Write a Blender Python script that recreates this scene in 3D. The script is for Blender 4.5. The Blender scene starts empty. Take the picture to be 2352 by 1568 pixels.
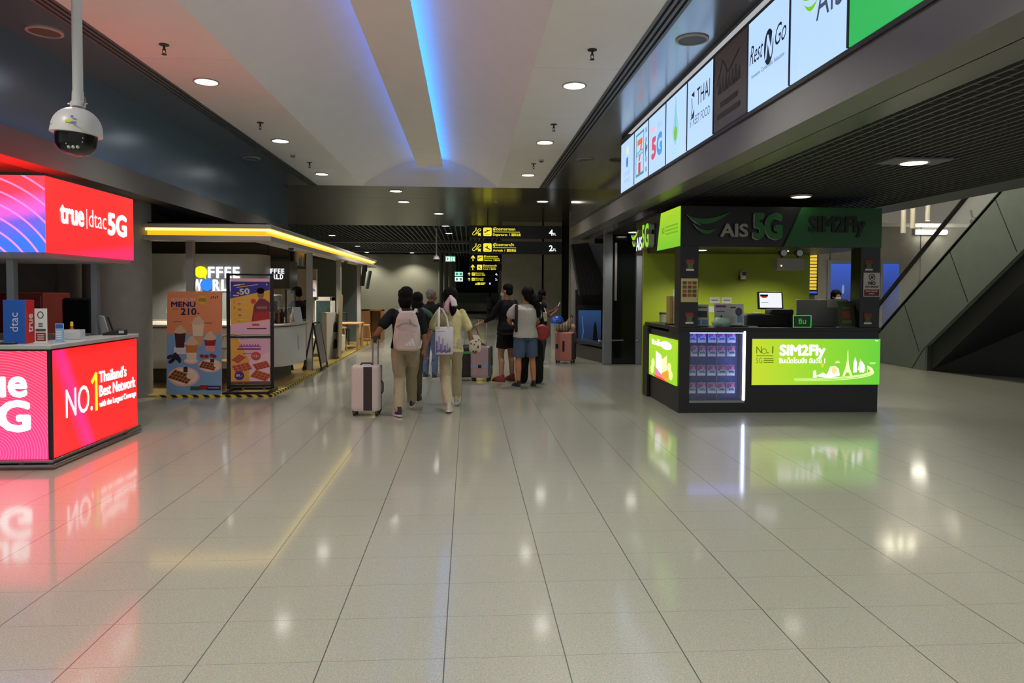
import bpy, bmesh, math, random
from math import sin, cos, pi, radians
from mathutils import Vector, Matrix, noise, Quaternion

C = bpy.context.scene.collection
sc = bpy.context.scene
random.seed(7)

# ------------------------------------------------------------------ camera, world, exposure
cam = bpy.data.cameras.new('camera')
cam_o = bpy.data.objects.new('camera', cam)
C.objects.link(cam_o)
cam_o.location = (0, 0, 1.65)
cam_o.rotation_euler = (Matrix.Rotation(radians(-3.5754), 3, 'Z') @ Matrix.Rotation(pi/2 + radians(-1.86), 3, 'X')
                        @ Matrix.Rotation(radians(0.3), 3, 'Z')).to_euler()
cam.sensor_width = 36
cam.lens = 24.796
cam.shift_y = -0.02673
cam.clip_end = 300
sc.camera = cam_o

w = bpy.data.worlds.new('world')
sc.world = w
w.use_nodes = True
w.node_tree.nodes['Background'].inputs[0].default_value = (0.95, 0.97, 1.0, 1)
w.node_tree.nodes['Background'].inputs[1].default_value = 0.42
sc.view_settings.view_transform = 'Standard'
sc.view_settings.look = 'None'
sc.view_settings.gamma = 1
sc.view_settings.exposure = 0.08
sc.view_settings.use_curve_mapping = False
SPOT = 190.0          # watts of one hall downlight

# ------------------------------------------------------------------ materials
def lin(c):
    return tuple((x/255/12.92 if x/255 <= .04045 else ((x/255 + .055)/1.055)**2.4) for x in c)

MATS = {}
def mat(name, rgb=(128, 128, 128), rough=.6, metal=0., emit=0., ecol=None, spec=.5, noise_s=0., noise_a=.0, bump=0., alpha=1., trans=0.):
    """rgb in sRGB 0..255"""
    if name in MATS: return MATS[name]
    m = bpy.data.materials.new(name); MATS[name] = m
    m.use_nodes = True
    nt = m.node_tree
    b = nt.nodes['Principled BSDF']
    c = lin(rgb)
    b.inputs['Base Color'].default_value = (*c, 1)
    b.inputs['Roughness'].default_value = rough
    b.inputs['Metallic'].default_value = metal
    b.inputs['Specular IOR Level'].default_value = spec
    if alpha < 1: b.inputs['Alpha'].default_value = alpha
    if trans: b.inputs['Transmission Weight'].default_value = trans
    if emit:
        b.inputs['Emission Color'].default_value = (*lin(ecol or rgb), 1)
        b.inputs['Emission Strength'].default_value = emit
    if noise_a or bump:
        tc = nt.nodes.new('ShaderNodeTexCoord')
        n = nt.nodes.new('ShaderNodeTexNoise')
        n.inputs['Scale'].default_value = noise_s or 20
        n.inputs['Detail'].default_value = 5
        nt.links.new(tc.outputs['Object'], n.inputs['Vector'])
        if noise_a:
            r = nt.nodes.new('ShaderNodeMix'); r.data_type = 'RGBA'
            r.inputs['A'].default_value = (*[x*(1-noise_a) for x in c], 1)
            r.inputs['B'].default_value = (*[min(1, x*(1+noise_a)) for x in c], 1)
            nt.links.new(n.outputs['Fac'], r.inputs['Factor'])
            nt.links.new(r.outputs['Result'], b.inputs['Base Color'])
        if bump:
            bp = nt.nodes.new('ShaderNodeBump')
            bp.inputs['Strength'].default_value = bump
            bp.inputs['Distance'].default_value = .02
            nt.links.new(n.outputs['Fac'], bp.inputs['Height'])
            nt.links.new(bp.outputs['Normal'], b.inputs['Normal'])
    return m

def lit(name, rgb, s=1.0):
    """printed or LED face that gives off light"""
    return mat('lit_' + name, tuple(x*.25 for x in rgb), rough=.35, emit=s, ecol=rgb)

def lit_gradient(name, stops, axis, lo, hi, s=1.0, arcs=None, axis2=None):
    """screen face whose picture blends along one object axis; arcs draws ring lines over it"""
    if name in MATS: return MATS[name]
    m = bpy.data.materials.new(name); MATS[name] = m
    m.use_nodes = True
    nt = m.node_tree; b = nt.nodes['Principled BSDF']
    b.inputs['Base Color'].default_value = (.05, .05, .05, 1); b.inputs['Roughness'].default_value = .35
    tc = nt.nodes.new('ShaderNodeTexCoord'); sp = nt.nodes.new('ShaderNodeSeparateXYZ')
    nt.links.new(tc.outputs['Object'], sp.inputs[0])
    mr = nt.nodes.new('ShaderNodeMapRange'); mr.inputs['From Min'].default_value = lo; mr.inputs['From Max'].default_value = hi
    nt.links.new(sp.outputs[axis], mr.inputs['Value'])
    fac = mr.outputs['Result']
    if axis2:
        ax, k = axis2
        ma = nt.nodes.new('ShaderNodeMath'); ma.operation = 'MULTIPLY_ADD'; ma.inputs[1].default_value = k
        nt.links.new(sp.outputs[ax], ma.inputs[0]); nt.links.new(fac, ma.inputs[2]); fac = ma.outputs[0]
    cr = nt.nodes.new('ShaderNodeValToRGB')
    e = cr.color_ramp.elements
    while len(e) < len(stops): e.new(.5)
    for el, (p, c) in zip(e, stops): el.position = p; el.color = (*lin(c), 1)
    nt.links.new(fac, cr.inputs[0])
    col = cr.outputs[0]
    if arcs:
        cen, scale, c2, width = arcs
        mp = nt.nodes.new('ShaderNodeVectorMath'); mp.operation = 'DISTANCE'; mp.inputs[1].default_value = cen
        nt.links.new(tc.outputs['Object'], mp.inputs[0])
        mu = nt.nodes.new('ShaderNodeMath'); mu.operation = 'MULTIPLY'; mu.inputs[1].default_value = scale
        nt.links.new(mp.outputs['Value'], mu.inputs[0])
        fr = nt.nodes.new('ShaderNodeMath'); fr.operation = 'FRACT'; nt.links.new(mu.outputs[0], fr.inputs[0])
        lt = nt.nodes.new('ShaderNodeMath'); lt.operation = 'LESS_THAN'; lt.inputs[1].default_value = width
        nt.links.new(fr.outputs[0], lt.inputs[0])
        hf = nt.nodes.new('ShaderNodeMath'); hf.operation = 'MULTIPLY'; hf.inputs[1].default_value = .55
        nt.links.new(lt.outputs[0], hf.inputs[0])
        mx = nt.nodes.new('ShaderNodeMix'); mx.data_type = 'RGBA'
        nt.links.new(hf.outputs[0], mx.inputs['Factor']); nt.links.new(col, mx.inputs['A'])
        mx.inputs['B'].default_value = (*lin(c2), 1)
        col = mx.outputs['Result']
    nt.links.new(col, b.inputs['Emission Color']); b.inputs['Emission Strength'].default_value = s
    return m

def fabric(name, rgb, sc_=40, bump=.25): return mat(name, rgb, rough=.85, spec=.2, noise_s=sc_, noise_a=.12, bump=bump)

# ------------------------------------------------------------------ mesh builder
def V(*a): return Vector(a if len(a) > 1 else a[0])

TEXT = {}
def text_data(s, bold):
    k = (s, round(bold, 4))
    if k not in TEXT:
        cu = bpy.data.curves.new('lettering', 'FONT'); cu.body = s; cu.size = 1; cu.offset = bold; cu.resolution_u = 3
        o = bpy.data.objects.new('lettering', cu)
        me = o.to_mesh()
        TEXT[k] = ([v.co.copy() for v in me.vertices], [tuple(p.vertices) for p in me.polygons])
        o.to_mesh_clear()
        bpy.data.objects.remove(o); bpy.data.curves.remove(cu)
    return TEXT[k]

class Face:
    """a flat drawing frame standing in the place: origin, right, up (metres)"""
    def __init__(s, o, u, v):
        s.o = V(o); s.u = V(u).normalized(); s.v = V(v).normalized(); s.n = s.u.cross(s.v)
    def p(s, x, y, d=0): return s.o + s.u*x + s.v*y + s.n*d

class MB:
    def __init__(s): s.v = []; s.f = []; s.k = []; s.mats = []
    def mi(s, m):
        if m not in s.mats: s.mats.append(m)
        return s.mats.index(m)
    def add(s, vs, fs, m=None):
        b = len(s.v); s.v += [V(x) for x in vs]
        i = s.mi(m)
        for f in fs: s.f.append(tuple(b + q for q in f)); s.k.append(i)
        return s
    def box(s, x0, y0, z0, x1, y1, z1, m=None):
        x0, x1 = sorted((x0, x1)); y0, y1 = sorted((y0, y1)); z0, z1 = sorted((z0, z1))
        return s.add([(x0,y0,z0),(x1,y0,z0),(x1,y1,z0),(x0,y1,z0),(x0,y0,z1),(x1,y0,z1),(x1,y1,z1),(x0,y1,z1)],
                     [(0,3,2,1),(4,5,6,7),(0,1,5,4),(1,2,6,5),(2,3,7,6),(3,0,4,7)], m)
    def hexa(s, bottom, top, m=None):
        return s.add(list(bottom) + list(top), [(0,3,2,1),(4,5,6,7),(0,1,5,4),(1,2,6,5),(2,3,7,6),(3,0,4,7)], m)
    def bar(s, p0, p1, wx, wy, m=None, side=None):
        p0 = V(p0); p1 = V(p1); d = (p1-p0).normalized()
        a = V(side) if side else (V(0,0,1) if abs(d.z) < .9 else V(0,1,0))
        a = (a - d*a.dot(d)).normalized(); b = d.cross(a)
        q = [(-1,-1),(1,-1),(1,1),(-1,1)]
        return s.hexa([p0 + b*wx/2*i + a*wy/2*j for i, j in q], [p1 + b*wx/2*i + a*wy/2*j for i, j in q], m)
    def prism(s, pts, ext, m=None):
        n = len(pts); pts = [V(p) for p in pts]; e = V(ext)
        return s.add(pts + [p + e for p in pts], [tuple(range(n))[::-1], tuple(range(n, 2*n))] +
                     [(i, (i+1) % n, n + (i+1) % n, n + i) for i in range(n)], m)
    def cyl(s, p0, p1, r0, r1=None, n=16, m=None, caps=True):
        p0 = V(p0); p1 = V(p1); r1 = r0 if r1 is None else r1
        d = (p1-p0).normalized(); a = d.orthogonal().normalized(); b = d.cross(a)
        vs = [p0 + (a*cos(2*pi*i/n) + b*sin(2*pi*i/n))*r0 for i in range(n)] + [p1 + (a*cos(2*pi*i/n) + b*sin(2*pi*i/n))*r1 for i in range(n)]
        fs = [(i, (i+1) % n, n + (i+1) % n, n + i) for i in range(n)]
        if caps: fs += [tuple(range(n))[::-1], tuple(range(n, 2*n))]
        return s.add(vs, fs, m)
    def loft(s, rings, m=None, caps=True, closed=True):
        n = len(rings[0]); vs = [p for r in rings for p in r]; fs = []
        for k in range(len(rings)-1):
            for i in range(n if closed else n-1):
                j = (i+1) % n
                fs.append((k*n+i, k*n+j, (k+1)*n+j, (k+1)*n+i))
        if caps and closed: fs += [tuple(range(n))[::-1], tuple(range((len(rings)-1)*n, len(rings)*n))]
        return s.add(vs, fs, m)
    def tube(s, pts, r, n=8, m=None, flat=None):
        """round tube along points; r one radius or one per point, rounded ends"""
        pts = [V(p) for p in pts]
        rs = r if isinstance(r, (list, tuple)) else [r]*len(pts)
        P, R = [], []
        d0 = (pts[0]-pts[1]).normalized(); d1 = (pts[-1]-pts[-2]).normalized()
        for t in (.98, .8, .45): P.append(pts[0] + d0*rs[0]*t); R.append(rs[0]*math.sqrt(1-t*t))
        P += pts; R += list(rs)
        for t in (.45, .8, .98): P.append(pts[-1] + d1*rs[-1]*t); R.append(rs[-1]*math.sqrt(1-t*t))
        rings = []; a = None
        for i, p in enumerate(P):
            d = (P[min(i+1, len(P)-1)] - P[max(i-1, 0)]).normalized()
            if a is None: a = V(flat[0]) if flat else d.orthogonal()
            a = (a - d*a.dot(d))
            a = a.normalized() if a.length > 1e-6 else d.orthogonal().normalized()
            b = d.cross(a)
            ka, kb = (1, flat[1]) if flat else (1, 1)
            rings.append([p + a*R[i]*ka*cos(2*pi*q/n) + b*R[i]*kb*sin(2*pi*q/n) for q in range(n)])
        return s.loft(rings, m)
    def lathe(s, c, prof, n=24, m=None, axis=(0,0,1), caps=True):
        c = V(c); d = V(axis).normalized(); a = d.orthogonal().normalized(); b = d.cross(a)
        rings = [[c + d*z + (a*cos(2*pi*i/n) + b*sin(2*pi*i/n))*max(r, 1e-4) for i in range(n)] for r, z in prof]
        return s.loft(rings, m, caps)
    def ball(s, c, r, m=None, n=16, k=10, rot=None):
        c = V(c); r = V(r) if not isinstance(r, (int, float)) else V(r, r, r)
        rings = []
        for j in range(k+1):
            t = pi*(j+.02)/(k+.04) if 0 < j < k else (.02 if j == 0 else pi-.02)
            ring = []
            for i in range(n):
                q = V(sin(t)*cos(2*pi*i/n)*r.x, sin(t)*sin(2*pi*i/n)*r.y, -cos(t)*r.z)
                if rot: q = rot @ q
                ring.append(c + q)
            rings.append(ring)
        return s.loft(rings, m)
    # drawing on a Face
    def poly(s, F, pts, d, m): return s.add([F.p(x, y, d) for x, y in pts], [tuple(range(len(pts)))], m)
    def rect(s, F, x0, y0, x1, y1, d, m): return s.poly(F, [(x0,y0),(x1,y0),(x1,y1),(x0,y1)], d, m)
    def fbox(s, F, x0, y0, x1, y1, d0, d1, m=None):
        q = [(x0,y0),(x1,y0),(x1,y1),(x0,y1)]
        return s.hexa([F.p(x, y, d0) for x, y in q], [F.p(x, y, d1) for x, y in q], m)
    def slab(s, F, pts, d0, d1, m=None): return s.prism([F.p(x, y, d0) for x, y in pts], F.n*(d1-d0), m)
    def ell(s, F, cx, cy, rx, ry, d, m, n=24, a0=0, a1=2*pi, rot=0):
        full = abs(a1-a0-2*pi) < 1e-6
        pts = []
        for i in range(n if full else n+1):
            t = a0 + (a1-a0)*i/n; x = rx*cos(t); y = ry*sin(t)
            pts.append((cx + x*cos(rot) - y*sin(rot), cy + x*sin(rot) + y*cos(rot)))
        return s.poly(F, pts, d, m)
    def stroke(s, F, pts, w, d, m):
        """flat line along points; w one width or one per point"""
        ws = w if isinstance(w, (list, tuple)) else [w]*len(pts)
        L, Rr = [], []
        for i, (x, y) in enumerate(pts):
            x0, y0 = pts[max(i-1, 0)]; x1, y1 = pts[min(i+1, len(pts)-1)]
            l = math.hypot(x1-x0, y1-y0) or 1; nx, ny = -(y1-y0)/l, (x1-x0)/l
            L.append((x+nx*ws[i]/2, y+ny*ws[i]/2)); Rr.append((x-nx*ws[i]/2, y-ny*ws[i]/2))
        vs = [F.p(*q, d) for q in L] + [F.p(*q, d) for q in Rr]; n = len(pts)
        return s.add(vs, [(i, i+1, n+i+1, n+i) for i in range(n-1)], m)
    def text(s, F, st, x, y, h, m, d=.003, align='L', bold=.0, sx=1., shear=0., thick=0., maxw=None, rot=0., side=None):
        """h = height of the capitals in metres"""
        vs, fs = text_data(st, min(bold, 0))
        if not vs: return s
        if bold > 0:          # heavier weight: the same glyphs struck again a little to every side
            n = len(vs); f0 = list(fs); v0 = list(vs); vs = list(v0); fs = list(f0)
            for q in range(1, 9):
                a = 2*pi*q/8; dx, dy = bold*cos(a), bold*sin(a)
                vs += [Vector((v.x+dx, v.y+dy, 0)) for v in v0]; fs += [tuple(i+n*q for i in f) for f in f0]
        k = h/.69
        x0 = min(v.x for v in vs); x1 = max(v.x for v in vs)
        if maxw: sx = maxw/((x1-x0)*k)
        off = {'L': x0, 'C': (x0+x1)/2, 'R': x1}[align]
        def pt(v, dd):
            a = (v.x-off)*k*sx + v.y*k*shear; b = v.y*k
            return F.p(x + a*cos(rot) - b*sin(rot), y + a*sin(rot) + b*cos(rot), dd)
        nv = max(1, len(vs)//9) if bold > 0 else len(vs)
        s.add([pt(v, d + .0003*(i//nv)) for i, v in enumerate(vs)], fs, m)
        if thick:
            ed = {}
            for f in fs:
                for i in range(len(f)):
                    e = (f[i], f[(i+1) % len(f)]); ed[e] = ed.get(e, 0) + 1
            s.add([pt(v, d) for v in vs] + [pt(v, d-thick) for v in vs],
                  [(a, b, len(vs)+b, len(vs)+a) for (a, b) in ed if (b, a) not in ed], side or m)
        return s
    def mesh(s, name, m=None, smooth=True, angle=35):
        me = bpy.data.meshes.new(name)
        me.from_pydata([tuple(v) for v in s.v], [], s.f)
        for x in s.mats: me.materials.append(x or m)
        if not s.mats: me.materials.append(m)
        me.polygons.foreach_set('material_index', s.k)
        me.update()
        return me
    def build(s, name, m=None, parent=None, smooth=True, bevel=0, world=True, fix=True, angle=35, loc=None):
        """links ONE mesh object; vertices are world coordinates unless world=False"""
        if world and parent is not None:
            T = wm(parent).inverted(); s.v = [T @ v for v in s.v]
        if world and parent is None and loc is not None:
            s.v = [v - V(loc) for v in s.v]
        me = s.mesh(name, m)
        if fix:
            bm = bmesh.new(); bm.from_mesh(me); bmesh.ops.recalc_face_normals(bm, faces=bm.faces); bm.to_mesh(me); bm.free()
        if smooth:
            me.polygons.foreach_set('use_smooth', [True]*len(me.polygons)); me.set_sharp_from_angle(angle=radians(angle))
        o = bpy.data.objects.new(name, me); C.objects.link(o)
        if parent is not None: o.parent = parent
        elif loc is not None: o.location = loc
        if bevel:
            b = o.modifiers.new('edge', 'BEVEL'); b.width = bevel; b.segments = 2; b.limit_method = 'ANGLE'; b.angle_limit = radians(40)
        return o

WM = {}
def wm(o):
    T = WM.get(o.name)
    if T is None:
        T = Matrix.Translation(o.location) @ o.rotation_euler.to_matrix().to_4x4()
        if o.parent: T = wm(o.parent) @ T
    return T

def tag(o, label, cat, group=None, kind=None):
    o['label'] = label; o['category'] = cat
    if group: o['group'] = group
    if kind: o['kind'] = kind
    return o
def thing(name, label, cat, loc=(0,0,0), rz=0, group=None):
    o = bpy.data.objects.new(name, None); C.objects.link(o)
    o.empty_display_size = .1
    o.location = loc; o.rotation_euler = (0, 0, rz)
    WM[o.name] = Matrix.Translation(V(loc)) @ Matrix.Rotation(rz, 4, 'Z')
    return tag(o, label, cat, group)
def struct(name, mb, m=None, **k):
    o = mb.build(name, m, **k); o['kind'] = 'structure'; return o
def dup(root, loc, label=None, rz=None, group=None):
    r = root.copy(); C.objects.link(r); r.location = loc
    if rz is not None: r.rotation_euler = (0, 0, rz)
    if label: r['label'] = label
    if group: r['group'] = group
    WM[r.name] = Matrix.Translation(V(loc)) @ r.rotation_euler.to_matrix().to_4x4()
    for ch in list(root.children):
        c = ch.copy(); C.objects.link(c); c.parent = r
        for g in ch.children:
            d = g.copy(); C.objects.link(d); d.parent = c
    return r

# shared materials
WHITE = mat('white_paint', (205, 203, 198), rough=.55)
BLACK = mat('black_satin', (16, 17, 18), rough=.4)
BLACKM = mat('black_matte', (12, 12, 13), rough=.8)
STEEL = mat('brushed_steel', (150, 152, 152), rough=.3, metal=1)
GREYM = mat('grey_metal', (112, 116, 118), rough=.45, metal=.3)
DARKG = mat('dark_grey_metal', (52, 54, 54), rough=.4, metal=.4)
GLASS = mat('clear_glass', (235, 240, 238), rough=.05, trans=1., spec=.5)
SKIN = mat('skin', (176, 126, 98), rough=.55, spec=.35)
HAIR = mat('black_hair', (12, 10, 9), rough=.75, spec=.15, noise_s=60, noise_a=.3, bump=.3)
# ================================================================== THE SETTING
ZC, ZS, ZL = 4.2, 2.95, 3.24      # hall ceiling, side soffit, ledge under the sign band
XL, XR = -4.54, 2.57              # side fascias
YE, YB = 17.5, 66.0               # end of the vaulted bay, far end of the hall

def floor_material():
    m = bpy.data.materials.new('terrazzo_tile'); m.use_nodes = True
    nt = m.node_tree; b = nt.nodes['Principled BSDF']; L = nt.links.new
    tc = nt.nodes.new('ShaderNodeTexCoord')
    sp = nt.nodes.new('ShaderNodeSeparateXYZ'); L(tc.outputs['Object'], sp.inputs[0])
    def line(axis, off, step, width):
        a = nt.nodes.new('ShaderNodeMath'); a.operation = 'ADD'; a.inputs[1].default_value = -off + 200*step + step/2; L(sp.outputs[axis], a.inputs[0])
        d = nt.nodes.new('ShaderNodeMath'); d.operation = 'DIVIDE'; d.inputs[1].default_value = step; L(a.outputs[0], d.inputs[0])
        f = nt.nodes.new('ShaderNodeMath'); f.operation = 'FRACT'; L(d.outputs[0], f.inputs[0])
        c = nt.nodes.new('ShaderNodeMath'); c.operation = 'SUBTRACT'; c.inputs[1].default_value = .5; L(f.outputs[0], c.inputs[0])
        ab = nt.nodes.new('ShaderNodeMath'); ab.operation = 'ABSOLUTE'; L(c.outputs[0], ab.inputs[0])
        lt = nt.nodes.new('ShaderNodeMath'); lt.operation = 'LESS_THAN'; lt.inputs[1].default_value = width/2/step; L(ab.outputs[0], lt.inputs[0])
        return lt.outputs[0]
    lx = line('X', -.1, .545, .0055); ly = line('Y', 3.13, .407, .0035)
    half = nt.nodes.new('ShaderNodeMath'); half.operation = 'MULTIPLY'; half.inputs[1].default_value = .55; L(ly, half.inputs[0])
    mx = nt.nodes.new('ShaderNodeMath'); mx.operation = 'MAXIMUM'; L(lx, mx.inputs[0]); L(half.outputs[0], mx.inputs[1])
    # speckle
    n1 = nt.nodes.new('ShaderNodeTexNoise'); n1.inputs['Scale'].default_value = 140; n1.inputs['Detail'].default_value = 3; L(tc.outputs['Object'], n1.inputs['Vector'])
    n2 = nt.nodes.new('ShaderNodeTexNoise'); n2.inputs['Scale'].default_value = .8; n2.inputs['Detail'].default_value = 3; L(tc.outputs['Object'], n2.inputs['Vector'])
    vo = nt.nodes.new('ShaderNodeTexVoronoi'); vo.inputs['Scale'].default_value = 90; L(tc.outputs['Object'], vo.inputs['Vector'])
    cr = nt.nodes.new('ShaderNodeValToRGB'); cr.color_ramp.elements[0].position = .3; cr.color_ramp.elements[1].position = .7
    cr.color_ramp.elements[0].color = (*lin((138, 138, 124)), 1); cr.color_ramp.elements[1].color = (*lin((172, 171, 156)), 1)
    L(n1.outputs['Fac'], cr.inputs[0])
    m1 = nt.nodes.new('ShaderNodeMix'); m1.data_type = 'RGBA'; m1.blend_type = 'MULTIPLY'; m1.inputs['Factor'].default_value = .12
    L(cr.outputs[0], m1.inputs['A']); L(vo.outputs['Color'], m1.inputs['B'])
    m2 = nt.nodes.new('ShaderNodeMix'); m2.data_type = 'RGBA'
    L(mx.outputs[0], m2.inputs['Factor']); L(m1.outputs['Result'], m2.inputs['A']); m2.inputs['B'].default_value = (*lin((70, 68, 62)), 1)
    L(m2.outputs['Result'], b.inputs['Base Color'])
    rr = nt.nodes.new('ShaderNodeMapRange'); rr.inputs['To Min'].default_value = .07; rr.inputs['To Max'].default_value = .12
    L(n2.outputs['Fac'], rr.inputs['Value']); L(rr.outputs[0], b.inputs['Coat Roughness'])
    b.inputs['Coat Weight'].default_value = .8; b.inputs['Coat IOR'].default_value = 1.5
    b.inputs['IOR'].default_value = 1.5; b.inputs['Roughness'].default_value = .38
    wv = nt.nodes.new('ShaderNodeTexNoise'); wv.inputs['Scale'].default_value = 5; L(tc.outputs['Object'], wv.inputs['Vector'])
    bp = nt.nodes.new('ShaderNodeBump'); bp.inputs['Strength'].default_value = .02; bp.inputs['Distance'].default_value = .02
    L(wv.outputs['Fac'], bp.inputs['Height']); L(bp.outputs['Normal'], b.inputs['Normal'])
    return m
struct('floor', MB().box(-16, -8, -.2, 18, YB+2, 0), floor_material(), smooth=False)

CEIL = mat('ceiling_paint', (236, 235, 233), rough=.7, noise_s=3, noise_a=.04)
CMETAL = mat('ceiling_metal_panel', (86, 82, 70), rough=.22, metal=.5, noise_s=2, noise_a=.08)
SOFF = mat('soffit_metal', (148, 150, 148), rough=.24, metal=.8)
STRIP = mat('ceiling_strip_metal', (168, 172, 174), rough=.2, metal=.85, noise_s=2, noise_a=.05)
FASC = mat('fascia_metal', (118, 116, 112), rough=.4, metal=.4)
BLUEP = mat('fascia_glass_panel', (100, 126, 150), rough=.24, metal=.4)
NAVY = mat('navy_glass_panel', (18, 18, 34), rough=.12, spec=.6)
CONC = mat('concrete', (128, 124, 117), rough=.75, noise_s=6, noise_a=.18, bump=.1)
CONCD = mat('concrete_dark', (140, 138, 120), rough=.75, noise_s=3, noise_a=.25, bump=.1)
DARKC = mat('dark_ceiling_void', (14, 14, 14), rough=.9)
SLAT = mat('dark_ceiling_slat', (88, 94, 90), rough=.45, metal=.4)

# hall ceiling: flat side panels round the vaulted recess
RL, RR = -2.57, .74
mb = MB()
for x0, x1 in ((-3.66, RL), (RR, 1.74)):      # downlight strips, in metal panels with fine joints
    y = -6
    while y < YE-.01:
        y1 = min(y + 2.35, YE); mb.box(x0, y+.004, ZC, x1, y1-.004, ZC+.08, CEIL); y = y1
for x0, x1 in ((XL, -3.86), (1.94, XR)): mb.box(x0, -6, ZC, x1, YE, ZC+.08, STRIP)
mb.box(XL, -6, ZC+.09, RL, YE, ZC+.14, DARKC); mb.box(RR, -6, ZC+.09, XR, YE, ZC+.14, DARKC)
struct('ceiling', mb, CEIL, smooth=False)
# vaulted recess: two curved wings up to the beam, end wall
def wing(x0, x1):
    out = []
    for i in range(13):
        t = i/12; out.append((x0 + (x1-x0)*t, ZC + .66*sin(t*pi/2)**.9))
    return out
mb = MB()
for x0, x1 in ((RL, -.98), (RR, -.85)):
    pr = wing(x0, x1)
    mb.loft([[V(x, -6, z) for x, z in pr], [V(x, YE, z) for x, z in pr]], CEIL, closed=False)
cv = wing(RL, -.98) + wing(RR, -.85)[::-1]
mb.loft([[V(x, YE-.01, ZC-.002) for x, z in cv], [V(x, YE-.01, z+.01) for x, z in cv]], CEIL, closed=False)
struct('ceiling_vault', mb, CEIL, fix=False, angle=60)
BEAMX0, BEAMX1, ZBM = -1.23, -.61, 4.65
struct('ceiling_beam', MB().box(BEAMX0, -6, ZBM, BEAMX1, YE-.12, ZBM+.035), CEIL, smooth=False)
# blue LED cove strips lying on the beam
t = thing('cove_light', 'blue LED light strip glowing along the far right edge of the ceiling beam', 'light strip', (BEAMX1-.05, YE-.2, ZBM+.04))
MB().box(BEAMX1-.09, -6, ZBM+.04, BEAMX1-.05, YE-.2, ZBM+.06).build('led_strip', lit('blue_led', (30, 135, 255), 13.0), t, smooth=False)
t = thing('cove_light', 'blue LED light strip glowing along the left edge of the ceiling beam', 'light strip', (BEAMX0+.03, YE-.2, ZBM+.04))
MB().box(BEAMX0+.05, -6, ZBM+.04, BEAMX0+.09, YE-.2, ZBM+.06).build('led_strip', lit('blue_led_dim', (50, 110, 255), 3.6), t, smooth=False)
# ceiling beyond the bay: flush glossy panels then dark slats
mb = MB()
y = YE
while y < 28: mb.box(-12, y+.006, ZC, 12, min(y+2.2, 28)-.006, ZC+.06, CMETAL); y += 2.2
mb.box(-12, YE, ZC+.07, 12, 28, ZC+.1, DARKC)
struct('ceiling_far', mb, CMETAL, smooth=False)
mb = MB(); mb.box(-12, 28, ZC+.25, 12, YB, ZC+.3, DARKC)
x = -12
while x < 12: mb.box(x, 28, ZC+.06, x+.05, YB, ZC+.12, SLAT); x += .22
for y in (37.3, 46): mb.box(-12, y, ZC-.05, 12, y+.5, ZC+.1, FASC)
struct('ceiling_slats_far', mb, SLAT, smooth=False)

# fascias, soffits
mb = MB(); mb.box(XL-.25, -6, ZL, XL, 18.2, ZC+.1, BLUEP)
struct('wall_left', mb, BLUEP, smooth=False)
mb = MB(); mb.box(XL-.25, -6, ZS, XL+.03, 18.2, ZL, FASC); mb.box(XL-.86, -6, ZS, XL-.25, 18.2, ZS+.05, SOFF)
struct('trim_1', mb, FASC, smooth=False)
mb = MB(); mb.box(XR, 11.8, ZL+.03, XR+.25, YE+.1, ZC+.1, NAVY)
struct('wall_right', mb, NAVY, smooth=False)
mb = MB(); mb.box(XR-.03, -6, ZS, XR+.25, YE+.1, ZL, FASC); mb.box(XR-.05, -6, ZL, XR+.2, YE+.1, ZL+.035, DARKG)
for x0, x1 in ((XR+.25, 2.81), (2.82, 3.07)): mb.box(x0, -6, ZS, x1, YE+.1, ZS+.05, SOFF)
struct('trim_2', mb, FASC, smooth=False)
struct('trim_3', MB().box(6.2, -2, ZS, 6.78, YE+.1, ZS+.32), mat('edge_beam_metal', (92, 98, 98), rough=.5, metal=.3), smooth=False)
# slatted low ceilings left and right
def slats(name, x0, x1, y0, y1, step=.1):
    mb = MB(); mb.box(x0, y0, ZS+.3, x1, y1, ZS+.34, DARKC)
    x = x0
    while x < x1: mb.box(x, y0, ZS+.02, x+.022, y1, ZS+.1, SLAT); x += step
    y = y0
    while y < y1: mb.box(x0, y, ZS+.035, x1, y+.018, ZS+.085, SLAT); y += step*1.5
    return struct(name, mb, SLAT, smooth=False)
slats('ceiling_right', 3.07, 6.2, 0, YE+.1)
slats('ceiling_left', -9, XL-.86, 2, 18.2, .13)
# low zone beyond the right fascia
# walls
mb = MB()
for i in range(3):
    x0 = -9 + i*.98; mb.box(x0+.006, 12.55, 0, x0+.974, 12.85, ZS, CONC)
mb.box(-9, 12.6, 0, -6.0, 12.9, ZS, DARKG)
struct('wall_behind_counter', mb, CONC, smooth=False)
struct('wall_left_side', MB().box(-9.3, 2, 0, -9, 26, ZC), CONC, smooth=False)
struct('wall_far_left', MB().box(-12, 50, 0, -2.05, 50.4, ZC), mat('far_panel_wall', (160, 158, 136), rough=.35, metal=.2, noise_s=1.2, noise_a=.12), smooth=False)
struct('wall_far', MB().box(-12, YB, 0, 12, YB+.3, 5), CONCD, smooth=False)
struct('wall_left_hall', MB().box(-12.3, 26, 0, -12, 50.4, ZC+.3), CONCD, smooth=False)
mb = MB()
for x0, x1 in ((1.25, 2.72), (2.80, 3.46)): mb.box(x0, 26, 0, x1, 26.3, ZC, CONCD)
mb.box(2.72, 26.1, 0, 2.80, 26.3, ZC, BLACKM); mb.box(3.46, 26.15, 0, 12, 26.3, ZC, BLACKM)
for y in (28, 32, 36.5, 42, 49, 58): mb.box(1.55+(y-28)*.03, y, 0, 4.0, y+.4, ZC, CONCD)
struct('wall_far_right', mb, CONCD, smooth=False)
struct('column_concrete', MB().box(3.22, 21.9, 0, 3.95, 22.5, ZC), CONC, bevel=.02)
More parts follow.
